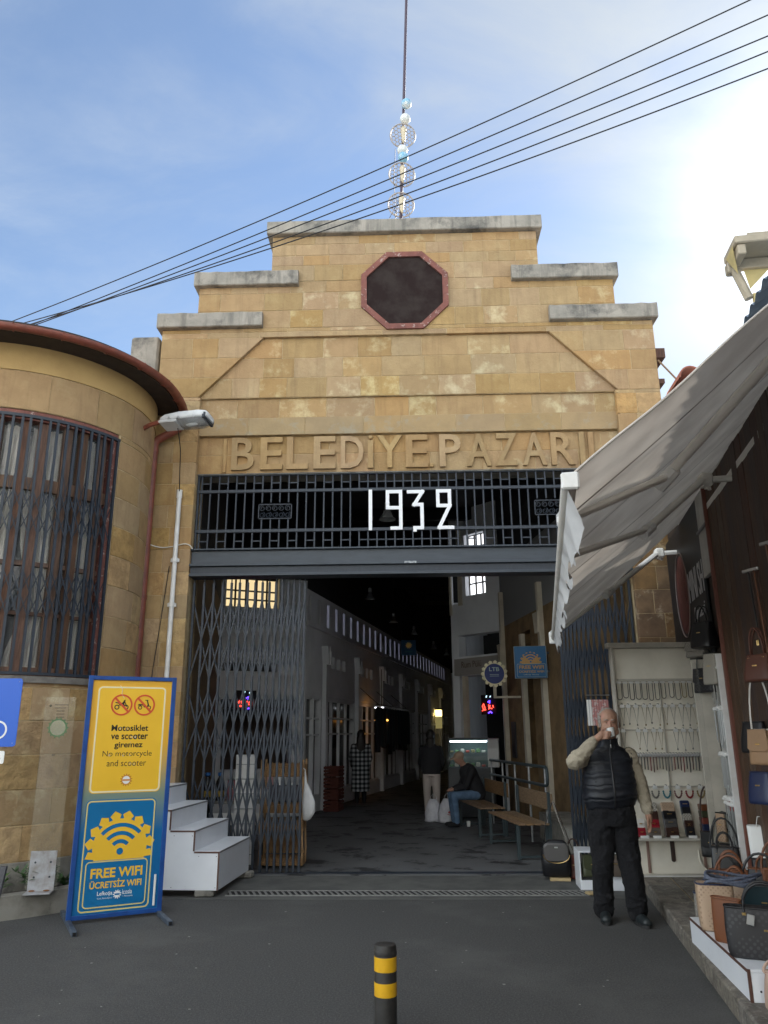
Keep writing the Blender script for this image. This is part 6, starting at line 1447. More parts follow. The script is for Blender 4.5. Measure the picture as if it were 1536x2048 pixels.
for s in (-1, 1):
    b.caps((s * .09, .02, .53), (s * .11, -.40, .52), .08, .06); b.caps((s * .11, -.40, .52), (s * .10, -.36, .09), .055, .04); b.caps((s * .10, -.36, .05), (s * .11, -.50, .04), .036, .03)
    b.caps((s * .17, -.08, .95), (s * .19, -.20, .70), .048, .042); b.caps((s * .19, -.20, .70), (s * .08, -.40, .64), .038, .028); b.ell((s * .06, -.43, .63), (.03, .045, .028), 8)
    for q in range(4): b.caps((s * .06 + .012 * (q - 1.5), -.46, .625), (s * .05 + .012 * (q - 1.5), -.51, .61), .009, .007, 6)
remesh(b, 'body', skin_d, p, .013, 2)
b = MB(); b.caps(hip + Vector((0, .0, .02)), chest, .165, .165, 16)
for s in (-1, 1): b.caps((s * .17, -.07, .96), (s * .20, -.19, .70), .068, .06); b.caps((s * .20, -.19, .70), (s * .10, -.37, .645), .056, .042)
remesh(b, 'jacket', dk, p, .016, 2)
b = MB(); b.ell((0, .02, .54), (.17, .15, .10), 14)
for s in (-1, 1): b.caps((s * .09, .02, .545), (s * .11, -.40, .535), .095, .075); b.caps((s * .11, -.40, .52), (s * .10, -.36, .10), .07, .06)
remesh(b, 'jeans', mat('blue_jeans', (.10, .17, .27), .9, c2=(.07, .12, .20), scale=12), p, .016, 2)
b = MB(); b.ell(hdp + Vector((0, .005, .045)), (.094, .105, .085), 14, Matrix.Rotation(R_(25), 3, 'X')); b.ell(hdp + Vector((0, -.12, .0)), (.07, .06, .014), 12, Matrix.Rotation(R_(30), 3, 'X')); remesh(b, 'cap', mat('beige_cap', (.34, .24, .17), .9), p, .012, 2)
b = MB()
for s in (-1, 1): b.caps((s * .10, -.34, .045), (s * .11, -.50, .04), .045, .038)
remesh(b, 'shoe', dk, p, .015, 1)
# ================================================================== THE MARKET HALL BEHIND THE GATE
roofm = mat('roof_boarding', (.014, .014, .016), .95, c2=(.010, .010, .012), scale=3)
mh = thing('market_hall', 'dim white walled market hall with small high windows seen through the gate', 'hall')
def frame(p0, p1):
    p0, p1 = Vector((*p0, 0)), Vector((*p1, 0)); d = (p1 - p0).normalized(); nrm = Vector((d.y, -d.x, 0))
    def T(u, w, dd): p = p0 + d * u - nrm * dd; return (p.x, p.y, w)       # dd > 0 goes to the left of the walking direction
    return T, (p1 - p0).length, math.atan2(d.y, d.x)
def wall(name, T, L, H, holes, m, th=.25, par=mh, z0=0.0, top=None):
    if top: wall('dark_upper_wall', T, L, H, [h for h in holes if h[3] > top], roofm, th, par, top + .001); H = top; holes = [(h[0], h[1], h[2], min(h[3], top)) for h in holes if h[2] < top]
    xs = sorted({0, L, *[h[0] for h in holes], *[h[1] for h in holes]})
    g = MB()
    for a, b in zip(xs, xs[1:]):
        hs = sorted([h for h in holes if h[0] <= a + 1e-6 and h[1] >= b - 1e-6], key=lambda h: h[2]); z = z0
        for h in hs:
            if h[2] > z: g.prism([(a, z), (b, z), (b, h[2]), (a, h[2])], 0, th, T)
            z = h[3]
        if z < H: g.prism([(a, z), (b, z), (b, H), (a, H)], 0, th, T)
    return g.build(name, m, par)
HT = 6.8
lit_w = mat('lit_window_white', (.8, .8, .8), .4, emit=(.92, .95, 1.0, .6)); lit_c = mat('lit_window_cream', (.8, .7, .5), .4, emit=(1.0, .78, .42, .26)); lit_v = mat('lit_window_violet', (.6, .6, .7), .4, emit=(.72, .72, .95, .20))
dglass = mat('hall_dark_glass', (.012, .013, .016), .15)
# left: near wall (stone), wall facing the gate, long receding wall.  Frames run so that dd > 0 is outside.
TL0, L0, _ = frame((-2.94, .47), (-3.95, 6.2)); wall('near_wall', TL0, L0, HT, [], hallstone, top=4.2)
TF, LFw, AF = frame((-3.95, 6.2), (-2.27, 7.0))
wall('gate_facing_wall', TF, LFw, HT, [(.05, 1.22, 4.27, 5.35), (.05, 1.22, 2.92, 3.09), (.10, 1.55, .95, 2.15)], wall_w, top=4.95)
fw = mat('hall_frame_wood', (.035, .025, .02), .7)
g = MB(); g.prism([(.05, 4.27), (1.22, 4.27), (1.22, 5.35), (.05, 5.35)], .20, .21, TF); wl1 = g.build('lit_window', lit_c, mh)
g = MB()
for k in range(6): u = .05 + 1.17 * k / 5; g.prism([(u - .018, 4.27), (u + .018, 4.27), (u + .018, 5.35), (u - .018, 5.35)], .16, .199, TF)
for z in (4.29, 4.47, 4.66, 4.93): g.prism([(.05, z - .015), (1.22, z - .015), (1.22, z + (.06 if z > 4.9 else .015)), (.05, z + (.06 if z > 4.9 else .015))], .155, .198, TF)
g.build('window_frame', fw, wl1)
g = MB()
for k in range(5): g.prism([(.06 + .235 * k, 2.925), (.25 + .235 * k, 2.925), (.25 + .235 * k, 3.085), (.06 + .235 * k, 3.085)], .05, .06, TF)
g.build('small_windows', dglass, mh); g = MB(); g.prism([(.0, 0), (1.7, 0), (1.7, 2.3), (.0, 2.3)], .8, .85, TF); g.build('stall_back', mat('stall_brown', (.07, .05, .04), .9), mh)
g = MB(); g.prism([(.05, 2.16), (1.60, 2.16), (1.60, 2.34), (.05, 2.34)], -.12, -.02, TF); g.build('stall_fascia', mat('dim_fascia', (.05, .05, .055), .8), mh)
TLw, LL, AL = frame((-2.27, 7.0), (2.10, 30.0))
holes = [(.12 + .72 * k, .12 + .72 * k + .20, 4.10, 4.66) for k in range(30)]
bay = [1.35 + 3.0 * k for k in range(8)]
for k, b_ in enumerate(bay[:7]):
    for q in range(3): holes.append((b_ + .62 + .5 * q, b_ + .62 + .5 * q + .30, 3.17, 3.45))
hs2 = [(b_ + .14, b_ + 2.86, .35, 2.42) for b_ in bay[:7]] + [(.1, 1.2, .35, 2.42)]
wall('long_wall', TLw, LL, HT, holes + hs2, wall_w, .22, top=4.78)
for k in range(30):
    a = .12 + .72 * k; g = MB(); g.prism([(a, 4.10), (a + .20, 4.10), (a + .20, 4.66), (a, 4.66)], .16, .17, TLw); w_ = g.build('lit_window', lit_v if k not in (1, 0) else dglass, mh)
    g = MB(); g.prism([(a + .09, 4.10), (a + .115, 4.10), (a + .115, 4.66), (a + .09, 4.66)], .13, .158, TLw)
    for z in (4.28, 4.47): g.prism([(a, z), (a + .20, z), (a + .20, z + .02), (a, z + .02)], .132, .157, TLw)
    g.build('window_frame', fw, w_)
g = MB()
for a, b_, z0, z1 in holes[30:]: g.prism([(a, z0), (b_, z0), (b_, z1), (a, z1)], .10, .11, TLw)
g.build('small_windows', dglass, mh)
g = MB(); g.prism([(0, 3.96), (LL, 3.96), (LL, 4.06), (0, 4.06)], -.05, -.002, TLw); g.build('wall_ledge', wall_w, mh)
for k, b_ in enumerate(bay[:7]):
    g = MB(); g.prism([(b_ - .09, 0), (b_ + .09, 0), (b_ + .09, 3.2), (b_ - .09, 3.2)], -.10, -.003, TLw); pi_ = g.build('pilaster', wall_w, mh)
    g = MB()
    for s in (-1, 1): g.prism([(b_ + s * .02, 3.2), (b_ + s * .09, 3.2), (b_ + s * .20, 3.62), (b_ + s * .03, 3.62)], -.16, -.003, TLw)
    g.prism([(b_ - .05, 3.2), (b_ + .05, 3.2), (b_ + .05, 3.5), (b_ - .05, 3.5)], -.20, -.161, TLw); g.build('capital', wall_w, pi_)
    # glazed shop front between the pilasters
    g = MB()
    for q in range(5): u = b_ + .16 + 2.66 * q / 4; g.prism([(u - .025, .35), (u + .025, .35), (u + .025, 2.42), (u - .025, 2.42)], .02, .09, TLw)
    for z in (.36, 1.62, 1.98, 2.38): g.prism([(b_ + .14, z), (b_ + 2.86, z), (b_ + 2.86, z + .04), (b_ + .14, z + .04)], .03, .08, TLw)
    sf = g.build('shop_front', wall_w, mh); g = MB(); g.prism([(b_ + .14, .35), (b_ + 2.86, .35), (b_ + 2.86, 2.42), (b_ + .14, 2.42)], .14, .15, TLw); g.build('glass', dglass, sf)
    g = MB(); g.prism([(b_ + .3, 2.50), (b_ + 2.7, 2.50), (b_ + 2.7, 2.74), (b_ + .3, 2.74)], -.04, -.003, TLw); g.build('shop_name_board', wall_w, mh)
g = MB(); g.prism([(.1, .35), (1.2, .35), (1.2, 2.42), (.1, 2.42)], .14, .15, TLw)
g.build('shop_front_glass', dglass, mh); g = MB()
for u in (.1, .65, 1.2): g.prism([(u - .03, .35), (u + .03, .35), (u + .03, 2.42), (u - .03, 2.42)], .0, .09, TLw)
for z in (1.60, 1.95, 2.38): g.prism([(.1, z), (1.2, z), (1.2, z + .04), (.1, z + .04)], .03, .08, TLw)
g.build('shop_front', wall_w, mh)
# end wall and right side
TE, LE2, _ = frame((2.10, 30.0), (5.3, 30.0)); wall('end_wall', TE, LE2, HT, [], wall_w, top=4.6)
TR2, LR2, _ = frame((5.3, 30.0), (.99, 8.17)); wall('right_long_wall', TR2, LR2, HT, [], wall_w, top=4.6)
TC, LC, AC = frame((.99, 8.17), (2.03, 7.05))
wall('corner_wall', TC, LC, HT, [(.50, 1.12, 4.70, 6.15), (.06, .28, 4.55, 6.4), (.22, 1.46, 3.32, 3.80), (.22, 1.46, .0, 2.88)], wall_w)
g = MB(); g.prism([(.50, 4.70), (1.12, 4.70), (1.12, 6.15), (.50, 6.15)], .17, .18, TC); w_ = g.build('lit_window', lit_w, mh)
g = MB()
for q in range(4): u = .50 + .62 * q / 3; g.prism([(u - .012, 4.70), (u + .012, 4.70), (u + .012, 6.15), (u - .012, 6.15)], .13, .168, TC)
for q in range(6): z = 4.70 + 1.45 * q / 5; g.prism([(.50, z - .014), (1.12, z - .014), (1.12, z + .014), (.50, z + .014)], .132, .167, TC)
g.build('window_frame', fw, w_)
g = MB(); g.prism([(.06, 4.55), (.28, 4.55), (.28, 6.4), (.06, 6.4)], .20, .21, TC); g.build('lit_window', lit_w, mh); g = MB(); g.prism([(.0, 4.3), (.06, 4.3), (.06, 6.4), (.0, 6.4)], -.04, -.002, TC); g.prism([(.285, 4.5), (.40, 4.5), (.40, 6.4), (.285, 6.4)], -.04, -.002, TC); g.build('cream_post', post_w, mh)
g = MB(); g.prism([(.1, 0), (1.5, 0), (1.5, 3.9), (.1, 3.9)], 1.0, 1.05, TC); g.build('stall_back', black, mh)
g = MB(); g.prism([(.12, 2.90), (1.46, 2.90), (1.46, 3.27), (.12, 3.27)], -.06, -.003, TC); nb = g.build('shop_name_board', mat('name_board', (.30, .28, .26), .8), mh)
text('lettering', 'Rum P\u00fcl\u00fc', mat('name_letters', (.12, .07, .06), .7), nb, TC, .35, .95, 3.06, 3.20, -.064)
g = MB(); g.prism([(.30, 0), (.40, 0), (.40, 2.88), (.30, 2.88)], .0, .10, TC); g.build('cream_post', post_w, mh)
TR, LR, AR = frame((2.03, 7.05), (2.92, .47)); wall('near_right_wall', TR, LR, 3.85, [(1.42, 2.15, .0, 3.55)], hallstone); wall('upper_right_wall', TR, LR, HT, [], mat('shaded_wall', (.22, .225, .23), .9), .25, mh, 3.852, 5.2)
g = MB(); g.prism([(1.42, 0), (2.15, 0), (2.15, 3.55), (1.42, 3.55)], .22, .24, TR); g.build('recess', mat('dim_recess', (.10, .065, .05), .9), mh)
for u, z0, z1, w in ((.22, 1.0, 4.6, .10), (1.72, 1.0, 3.5, .13), (2.98, .12, 4.3, .13)):
    g = MB(); g.prism([(u - w / 2, z0), (u + w / 2, z0), (u + w / 2, z1), (u - w / 2, z1)], -.09, -.003, TR); po = g.build('cream_post', post_w, mh)
    if u != 1.72:
        g = MB(); zc = 3.35 if u < 1 else 3.62; g.prism([(u - w / 2 - .02, zc - .25), (u + w / 2 + .02, zc - .25), (u + w / 2 + .10, zc + .12), (u - w / 2 - .10, zc + .12)], -.14, -.091, TR); g.build('bracket', post_w, po)
g = MB(); g.prism([(.52, 1.15), (.80, 1.15), (.80, 1.85), (.52, 1.85)], -.03, -.003, TR); g.build('notice_frame', mat('notice_dark', (.03, .03, .035), .5), mh)
# roof with dark boarding and purlins
g = MB(); g.box((-5.2, .47, HT), (3.2, 7.0, HT + .15)); g.box((-5.2, 7.001, HT), (6.5, 31.2, HT + .15)); g.build('roof', roofm, mh)
for a_, b_ in (((-5.2, .5, 0), (-5.05, 31, HT)), ((-5.04, 31, 0), (6.5, 31.2, HT)), ((6.35, 8.2, 0), (6.5, 30.9, HT)), ((3.2, 7.0, 0), (6.5, 7.2, HT)), ((3.05, .48, 0), (3.19, 6.99, HT)), ((-5.04, .48, 0), (-3.2, .6, HT))): MB().box(a_, b_).build('light_seal_wall', roofm, mh)  # unseen shell added outside the hall walls to keep daylight from leaking in
for k in range(10): MB().box((-4.0, 1.8 + k * 2.9, HT - .30), (6.0, 1.95 + k * 2.9, HT - .002)).build('roof_beam', roofm, mh)
MB().box((-3.2, .9, 5.6), (3.0, 1.05, 5.75)).build('tie_beam', roofm, mh); MB().box((2.05, .47, 5.2), (2.30, 3.2, 5.5)).build('wall_beam', roofm, mh)
MB().box((2.05, .9, .0), (2.75, 3.4, .40)).build('concrete_ledge', concrete_l, mh); MB().box((-2.94, .465, 5.125), (2.94, .47, HT)).build('gable_back', roofm, mh)

# ------------------------------------------------------------------ lamps, banner, neon signs
lampm = mat('bell_lamp_metal', (.30, .31, .32), .35, .7); lglass = mat('bell_glass', (.35, .37, .38), .12, alpha=.55, spec=.8)
pd = thing('pendant_lamp', 'grey bell shaped pendant lamp behind the fanlight date', 'lamp', (-.329, 2, 4.96), 0, 'bell lamps hanging in the hall')
g = MB(); g.lathe([(.03, .30), (.045, .28), (.05, .20), (.035, .17)], 14); g.build('socket', lampm, pd, 30); g = MB(); g.lathe([(.035, .18), (.06, .15), (.095, .08), (.13, .02), (.142, 0), (.136, .004), (.09, .08), (.03, .16)], 18); g.build('bell_shade', lglass, pd, True); g = MB(); g.tube([(0, 0, .3), (0, 0, 1.85)], .006, 5); g.build('cord', cable_m, pd)
for p_, lb_ in (((-1.007, 10, 5.03), 'largest bell lamp below the lintel, hanging highest in the row'), ((-.463, 13.6, 4.91), 'second bell lamp of the row below the lintel'), ((.188, 17.2, 4.99), 'third bell lamp of the row, right of the hanging banner'), ((.978, 20.8, 4.86), 'fourth bell lamp of the row below the lintel'), ((1.617, 23.5, 4.87), 'farthest and smallest bell lamp of the row')):
    dup(pd, p_, 0, lb_)
bn = thing('hanging_banner', 'small blue banner with a yellow sun gear hanging from the hall roof', 'banner', (-.01, 14, 3.95)); MB().cbox((-.23, -.006, 0), (.23, .006, .47), .002).build('cloth', mat('banner_blue', (.03, .12, .24), .7), bn)
g = MB(); g.prism(gear(0, .31, .07, .11, 11), -.010, -.0075, XZ); g.build('sun_gear', yellow, bn); g = MB()
for x in (-.2, .2): g.tube([(x, 0, .47), (x * .9, 0, 2.8)], .006, 4)
g.build('cord', cable_m, bn); MB().box((-.12, -.009, .10), (.12, -.0075, .125)).build('print_line', mat('banner_print', (.05, .22, .25), .7), bn)
n_r = mat('neon_red', (.5, .02, .02), .4, emit=(1, .05, .03, 1.6)); n_b = mat('neon_blue', (.05, .02, .5), .4, emit=(.10, .04, 1, 1.5)); n_g = mat('neon_white', (.5, .6, .6), .4, emit=(.5, .8, .9, .6))
for loc, rz, lb_ in (((-3.42, 6.36, 2.26), AF, 'red and blue neon sign glowing on the left stall behind the lattice gate'), ((1.72, 7.32, 2.18), AC, 'red and blue neon sign glowing above the chilled counter')):
    t = thing('neon_sign', lb_, 'neon sign', loc, rz, 'neon signs in the hall')
    g = MB(); g.tube([(-.17, -.05, -.08), (-.12, -.05, -.06), (-.16, -.05, .02), (-.12, -.05, .07), (-.08, -.05, -.03), (-.11, -.05, -.07), (-.06, -.05, -.06)], .010, 5); g.tube([(.02, -.05, -.05), (.07, -.05, .03), (.02, -.05, .04), (.03, -.05, -.02), (.12, -.05, -.04)], .010, 5); g.tube([(.14, -.05, .03), (.16, -.05, -.02)], .010, 5); g.build('red_tube', n_r, t)
    g = MB(); g.tube([(.0, -.04, -.13), (.06, -.04, -.10), (.10, -.04, -.13)], .014, 5); g.tube([(.0, -.04, .10), (.05, -.04, .13), (.04, -.04, .07)], .014, 5); g.build('blue_tube', n_b, t)
    g = MB(); g.tube([(-.05, -.04, .20), (-.03, -.04, .24)], .012, 5); g.tube([(.06, -.04, .20), (.08, -.04, .23)], .010, 5); g.build('white_tube', n_g, t); MB().cbox((-.22, -.02, -.16), (.22, .0, .26), .004).build('back_plate', black, t)
t = thing('gear_sign', 'round dark blue LTB sign with cream gear rim on a wall bracket', 'sign', (1.67, 5.6, 2.76))
g = MB(); g.prism(gear(0, 0, .215, .268, 15, 0, 360, .75), -.02, .02, XZ); g.build('gear_rim', pcream, t); g = MB(); g.prism(ring_poly(0, 0, .195, 36), -.028, -.021, XZ); g.build('disc', mat('gear_sign_blue', (.006, .022, .16), .4), t)
text('lettering', 'LTB', mat('gear_sign_text', (.30, .42, .42), .5), t, XZ, -.10, .10, .05, .125, -.030, bold=.02)
g = MB()
for z in (-.02, -.05): g.box((-.09, -.0300, z), (.09, -.0285, z + .008))
g.build('small_print', mat('gear_sign_text', (.30, .42, .42), .5), t); g = MB(); g.box((-.03, .0, -.44), (.03, .03, -.21)); g.box((-.03, .0, -.47), (.50, .03, -.43)); g.build('bracket', post_w, t)
t = thing('wifi_sign', 'square blue free wifi sign box with yellow gear on the right hall wall', 'sign', (2.13, 3.85, 2.55), R_(-3))
MB().cbox((-.285, -.0, 0), (.285, .09, .56), .004).build('box', mat('box_side', (.55, .52, .45), .5), t); MB().box((-.282, -.006, .003), (.275, -.001, .557)).build('face', mat('face_blue', (.012, .12, .28), .5), t)
g = MB(); P = gear(0, .27, .155, .195, 9, -8, 188, .62); P = [(.158, .25)] + [p for p in P if p[1] > .252] + [(-.158, .25)]
g.prism(P, -.0085, -.0065, XZ)
g.build('gear_emblem', mat('face_ochre', (.48, .28, .09), .5), t); MB().prism(ring_poly(.0, .285, .016, 14), -.0098, -.0088, XZ).build('wifi_dot', mat('face_blue', (.012, .12, .28), .5), t)
for r0, r1 in ((.04, .065), (.085, .112), (.132, .158)): g = MB(); arcband(g, 0, .285, r0, r1, 42, 138, -.0098, -.0088, XZ, 10); g.build('wifi_arc', mat('face_blue', (.012, .12, .28), .5), t); g = MB(); rframe(g, -.245, .26, .02, .25, .02, .007, -.0085, -.0065, XZ); g.build('border_line', mat('face_pale', (.40, .45, .42), .5), t)
text('lettering', 'FREE WIFI', mat('face_ochre', (.48, .28, .09), .5), t, XZ, -.21, .225, .16, .222, -.0085, bold=.03); text('lettering', '\u00dcCRETS\u0130Z WIFI', mat('face_ochre', (.48, .28, .09), .5), t, XZ, -.21, .225, .095, .145, -.0085, bold=.025); text('lettering', 'Lefko\u015fa  Nicosia', mat('face_pale', (.40, .45, .42), .5), t, XZ, -.13, .13, .045, .075, -.0085)
g = MB(); g.box((.285, .03, .1), (.50, .06, .14)); g.box((.285, .03, .42), (.50, .06, .46)); g.build('wall_arm', iron, t)
t = thing('wall_lantern', 'small lit yellow lantern at the far end of the hall', 'lantern', (1.25, 24.5, 2.35)); MB().cbox((-.14, -.1, 0), (.14, .1, .28), .02).build('glass', mat('lantern_glow', (.8, .6, .2), .4, emit=(1, .72, .25, 1.2)), t); MB().cbox((-.17, -.12, .28), (.17, .12, .34), .02).build('cap', black, t); MB().cbox((-.14, -.1, -.5), (.14, .1, -.02), .02).build('post', mat('lantern_post', (.16, .15, .08), .6, emit=(.5, .42, .16, .12)), t)  # post emits a weak glow that stands in for lantern light on it
t = thing('stall_lamp', 'warm orange stall lamp glowing under the small windows on the left', 'lamp', (-.80, 12.3, 2.0)); g = MB(); g.ell((0, 0, 0), (.20, .20, .045), 14); g.build('glowing_shade', mat('orange_glow', (.9, .4, .1), .4, emit=(1, .42, .08, 1.1)), t, True); g = MB(); g.tube([(0, 0, .03), (0, 0, 1.4)], .01, 4); g.build('cord', cable_m, t)
t = thing('strip_light', 'pair of tiny white lights above the orange stall lamp', 'lamp', (-.86, 12.2, 2.33)); g = MB(); g.box((-.13, -.02, 0), (-.03, .02, .025)); g.box((.04, -.02, 0), (.13, .02, .025)); g.build('tube', mat('white_glow', (.8, .8, .8), .4, emit=(.9, .95, 1, 1.3)), t); MB().box((-.18, -.03, .026), (.18, .03, .05)).build('housing', wall_w, t)
# empty loop
for k, (x, y) in enumerate(((-1.9, 20.0), (-1.0, 21.6), (-.1, 23.2))):
    pass

# ------------------------------------------------------------------ chilled counter, benches, rail, bags
t = thing('chilled_counter', 'chilled display counter with curved glass front and lit tube in the hall', 'counter', (1.22, 6.75, .01), R_(-8))
MB().cbox((-.44, -.32, 0), (.50, .35, .96), .02).build('body', mat('counter_dark', (.05, .055, .06), .5), t)
g = MB(); P = [(-.32, .96), (-.36, 1.10), (-.30, 1.32), (-.12, 1.50), (.30, 1.52), (.33, .96)]
g.prism([(y, z) for y, z in P], .38, .60, lambda u, w, d: (d, u, w)); g.build('end_panel', mat('counter_white', (.55, .55, .54), .5), t)
g = MB(); g.grid(lambda u, v: (-.44 + .82 * u, *[(P[int(min(v * 3, 2.999))][q] + (P[int(min(v * 3, 2.999)) + 1][q] - P[int(min(v * 3, 2.999))][q]) * (v * 3 - int(min(v * 3, 2.999)))) for q in (0, 1)]), 4, 6); g.build('curved_glass', mat('counter_glass', (.30, .40, .40), .05, alpha=.22, spec=.8), t, True)
MB().box((-.40, -.10, 1.445), (.36, -.05, 1.475)).build('light_tube', mat('tube_glow', (.8, .9, .95), .4, emit=(.75, .90, 1.0, 2.6)), t); MB().box((-.44, -.1, 1.50), (.38, .33, 1.53)).build('top_board', mat('counter_dark', (.05, .055, .06), .5), t)
MB().box((-.42, -.1, 1.22), (.37, .30, 1.235)).build('glass_shelf', lglass, t); MB().box((-.44, .30, .96), (.38, .33, 1.5)).build('back_panel', mat('counter_green', (.10, .16, .15), .6), t)
cols_ = [(.10, .22, .08), (.5, .5, .42), (.35, .06, .04), (.25, .22, .10)]
for k in range(14):
    x = -.38 + (k % 7) * .11; zf = .965 if k < 7 else 1.236
    tag(MB().cbox((-.04, -.05, 0), (.04, .05, random.uniform(.04, .09)), .015).build('food_tray', mat('food_%d' % (k % 4), cols_[k % 4], .6), None, loc=tuple(t.matrix_basis @ Vector((x, -.12 if k < 7 else .05, zf)))), NTH[k % 7] + 'food tray from the left on the ' + ('floor' if k < 7 else 'glass shelf') + ' of the chilled counter', 'food tray', 'food trays in the chilled counter, ' + ('lower row' if k < 7 else 'upper row'))
wood_b = mat('bench_wood', (.23, .14, .07), .7, c2=(.15, .09, .045), scale=5, stretch=(12, 2, 12), bump=.3, rnd=.1)
steel_d = mat('bench_steel', (.035, .05, .055), .5)
bh = thing('bench', 'wooden slatted bench with dark steel frame nearest the gate on the right', 'bench', (1.50, 1.95, .01), R_(7.5), 'benches along the hall wall')
for k in range(4): MB().cbox((-.21 + k * .108, -.90, .43), (-.115 + k * .108, .88 + .03 * (k % 2), .455), .005).build('seat_slat', wood_b, bh)
MB().cbox((.265, -.86, .60), (.285, .86, .82), .005).build('backrest', wood_b, bh)
for y in (-.80, .80):
    for x in (-.20, .20): MB().cbox((x - .022, y - .022, 0), (x + .022, y + .022, .428), .003).build('leg', steel_d, bh)
    MB().cbox((.225, y - .022, 0), (.262, y + .022, .84), .003).build('back_post', steel_d, bh); MB().cbox((-.22, y - .02, .02), (.26, y + .02, .05), .003).build('foot_rail', steel_d, bh)
dup(bh, (1.19, 4.30, .01), R_(7.5), 'second wooden bench behind the first, with the capped person sitting at its far end')
rl = thing('handrail', 'dark tubular handrail with rounded end behind the benches', 'railing', (1.98, 1.95, .01), R_(7.5))
g = MB(); g.tube([(0, 3.6, 1.13), (0, .08, 1.13), (0, .02, 1.10), (0, 0, 1.04), (0, 0, .95), (0, .02, .90), (0, .08, .87), (0, 3.6, .87)], .024, 10); g.build('rail', steel_d, rl, 50)
for k in range(5): MB().tube([(0, .12 + k * .85, 0), (0, .12 + k * .85, 1.12)], .018, 8).build('post', gal, rl, 40)
plas = mat('thin_white_plastic', (.62, .62, .66), .5, c2=(.52, .52, .57), scale=9)
def carrier(loc, w, h, lb_, printed):
    t = thing('carrier_bag', lb_, 'bag', loc, random.uniform(-.2, .2), 'carrier bags on the hall floor'); rings = []
    for k in range(12):
        v = k / 11; r = 1 + .10 * math.sin(PI * v) - .62 * v ** 2.2; rings.append((.01 * math.sin(5 * v), 0, h * v, w / 2 * r, w * .34 * r))
    g = MB(); vs = []
    n = 28
    for i, (cx, cy, z, rx, ry) in enumerate(rings):
        for k in range(n): a = 2 * PI * k / n; cr = 1 + .06 * math.sin(5 * a + i) + .05 * math.sin(9 * a - i * .7); vs.append((cx + rx * cr * math.cos(a), cy + ry * cr * math.sin(a), z + .008 * math.sin(7 * a)))
    g.add(vs, [(i * n + k, i * n + (k + 1) % n, (i + 1) * n + (k + 1) % n, (i + 1) * n + k) for i in range(11) for k in range(n)] + [tuple(range(n - 1, -1, -1))]); g.build('body', plas, t, True)
    g = MB()
    for s in (-1, 1): g.tube([(s * w * .20, 0, h * .93), (s * w * .16, .0, h * 1.12), (s * w * .04, 0, h * 1.25), (s * w * .02, 0, h * .95)], .016, 6, flat=.3)
    g.build('handle', plas, t, True)
    if printed: g = MB(); g.ell((0, -w * .40, h * .45), (.05, .006, .022), 10); g.tube([(-.06, -w * .39, h * .36), (.0, -w * .41, h * .33), (.06, -w * .39, h * .36)], .006, 5); g.build('red_print', mat('red_print', (.45, .05, .06), .5), t)
carrier((.42, 5.85, .011), .34, .40, 'white carrier bag standing by the pale trousers', False); carrier((.70, 5.72, .011), .42, .42, 'white carrier bag with red print beside the bench', True)
tag(MB().loft([(0, 0, 0, .03, .03), (0, 0, .09, .036, .036)], 12).build('paper_cup', pwhite, None, 40, loc=(1.02, 5.0, .01)), 'small white paper cup on the floor under the far bench', 'cup')

# ------------------------------------------------------------------ clothes, crates and goods on the left
cr_c = [(.012, .014, .02), (.02, .03, .035), (.03, .028, .03), (.015, .03, .04)]
for k in range(12):
    u = 4.6 + .38 * k; t = thing('hanging_garment', NTH[k] + 'dark garment from the near end of the rail along the left hall wall', 'clothes', TLw(u, 2.36, -.55), AL, 'garments hanging along the left hall wall')
    h = random.uniform(.9, 1.3); MB().loft([(0, 0, -h, .17, .06), (0, 0, -h * .4, .16, .07), (0, 0, -.14, .19, .06), (0, 0, -.06, .10, .05), (0, 0, -.03, .03, .03)], 12, 2.5).build('cloth', mat('garment_%d' % (k % 4), cr_c[k % 4], .9), t, 50); g = MB(); g.tube([(0, 0, -.04), (0, 0, .02), (.02, 0, .04)], .006, 5); g.build('hook', metal, t)
t = thing('clothes_rail', 'long rail on slanting props holding dark clothes along the left hall wall', 'rail', TLw(4.4, 2.40, -.55), AL); g = MB(); g.tube([(0, 0, 0), (4.6, 0, 0)], .012, 6); g.build('rail', iron, t); 
for x in (.3, 2.3, 4.3): MB().tube([(x, 0, 0), (x, .52, .45)], .012, 6).build('prop', iron, t)
redp = mat('red_crate', (.11, .028, .018), .7)
for k in range(4):
    t = thing('fruit_crate', ('lowest', 'second', 'third', 'topmost')[k] + ' red fruit crate in the stack at the hall wall corner', 'crate', (-1.72, 8.05, .012 + k * .24), AL, 'red crates stacked by the hall wall')
    g = MB()
    for z in (.02, .09, .16): g.box((-.24, -.17, z), (.24, -.155, z + .05)); g.box((-.24, .155, z), (.24, .17, z + .05)); g.box((-.24, -.154, z), (-.225, .154, z + .05)); g.box((.225, -.154, z), (.24, .154, z + .05))
    g.build('sides', redp, t); MB().box((-.22, -.15, .0), (.22, .15, .015)).build('bottom', redp, t)
    for x in (-.22, .2):
        for y in (-.15, .13): MB().box((x, y, .016), (x + .02, y + .02, .225)).build('corner_post', redp, t)
t = thing('goods_table', 'low grey table with bottles and bags behind the lattice gate', 'table', (-2.45, 1.25, .01)); MB().cbox((-.48, -.2, .72), (.45, .25, .75), .004).build('top', concrete_l, t)
for x in (-.44, .40):
    for y in (-.17, .2): MB().cbox((x, y, 0), (x + .04, y + .04, .72), .003).build('leg', steel_d, t)
MB().cbox((-.30, -.215, .45), (.45, -.202, .60), .003).build('white_board', pwhite, t)
bt = thing('bottle', 'dark bottle with blue cap and yellow label behind the gate, left of two', 'bottle', (-2.83, 1.18, .76), 0, 'dark bottles on the table behind the gate')
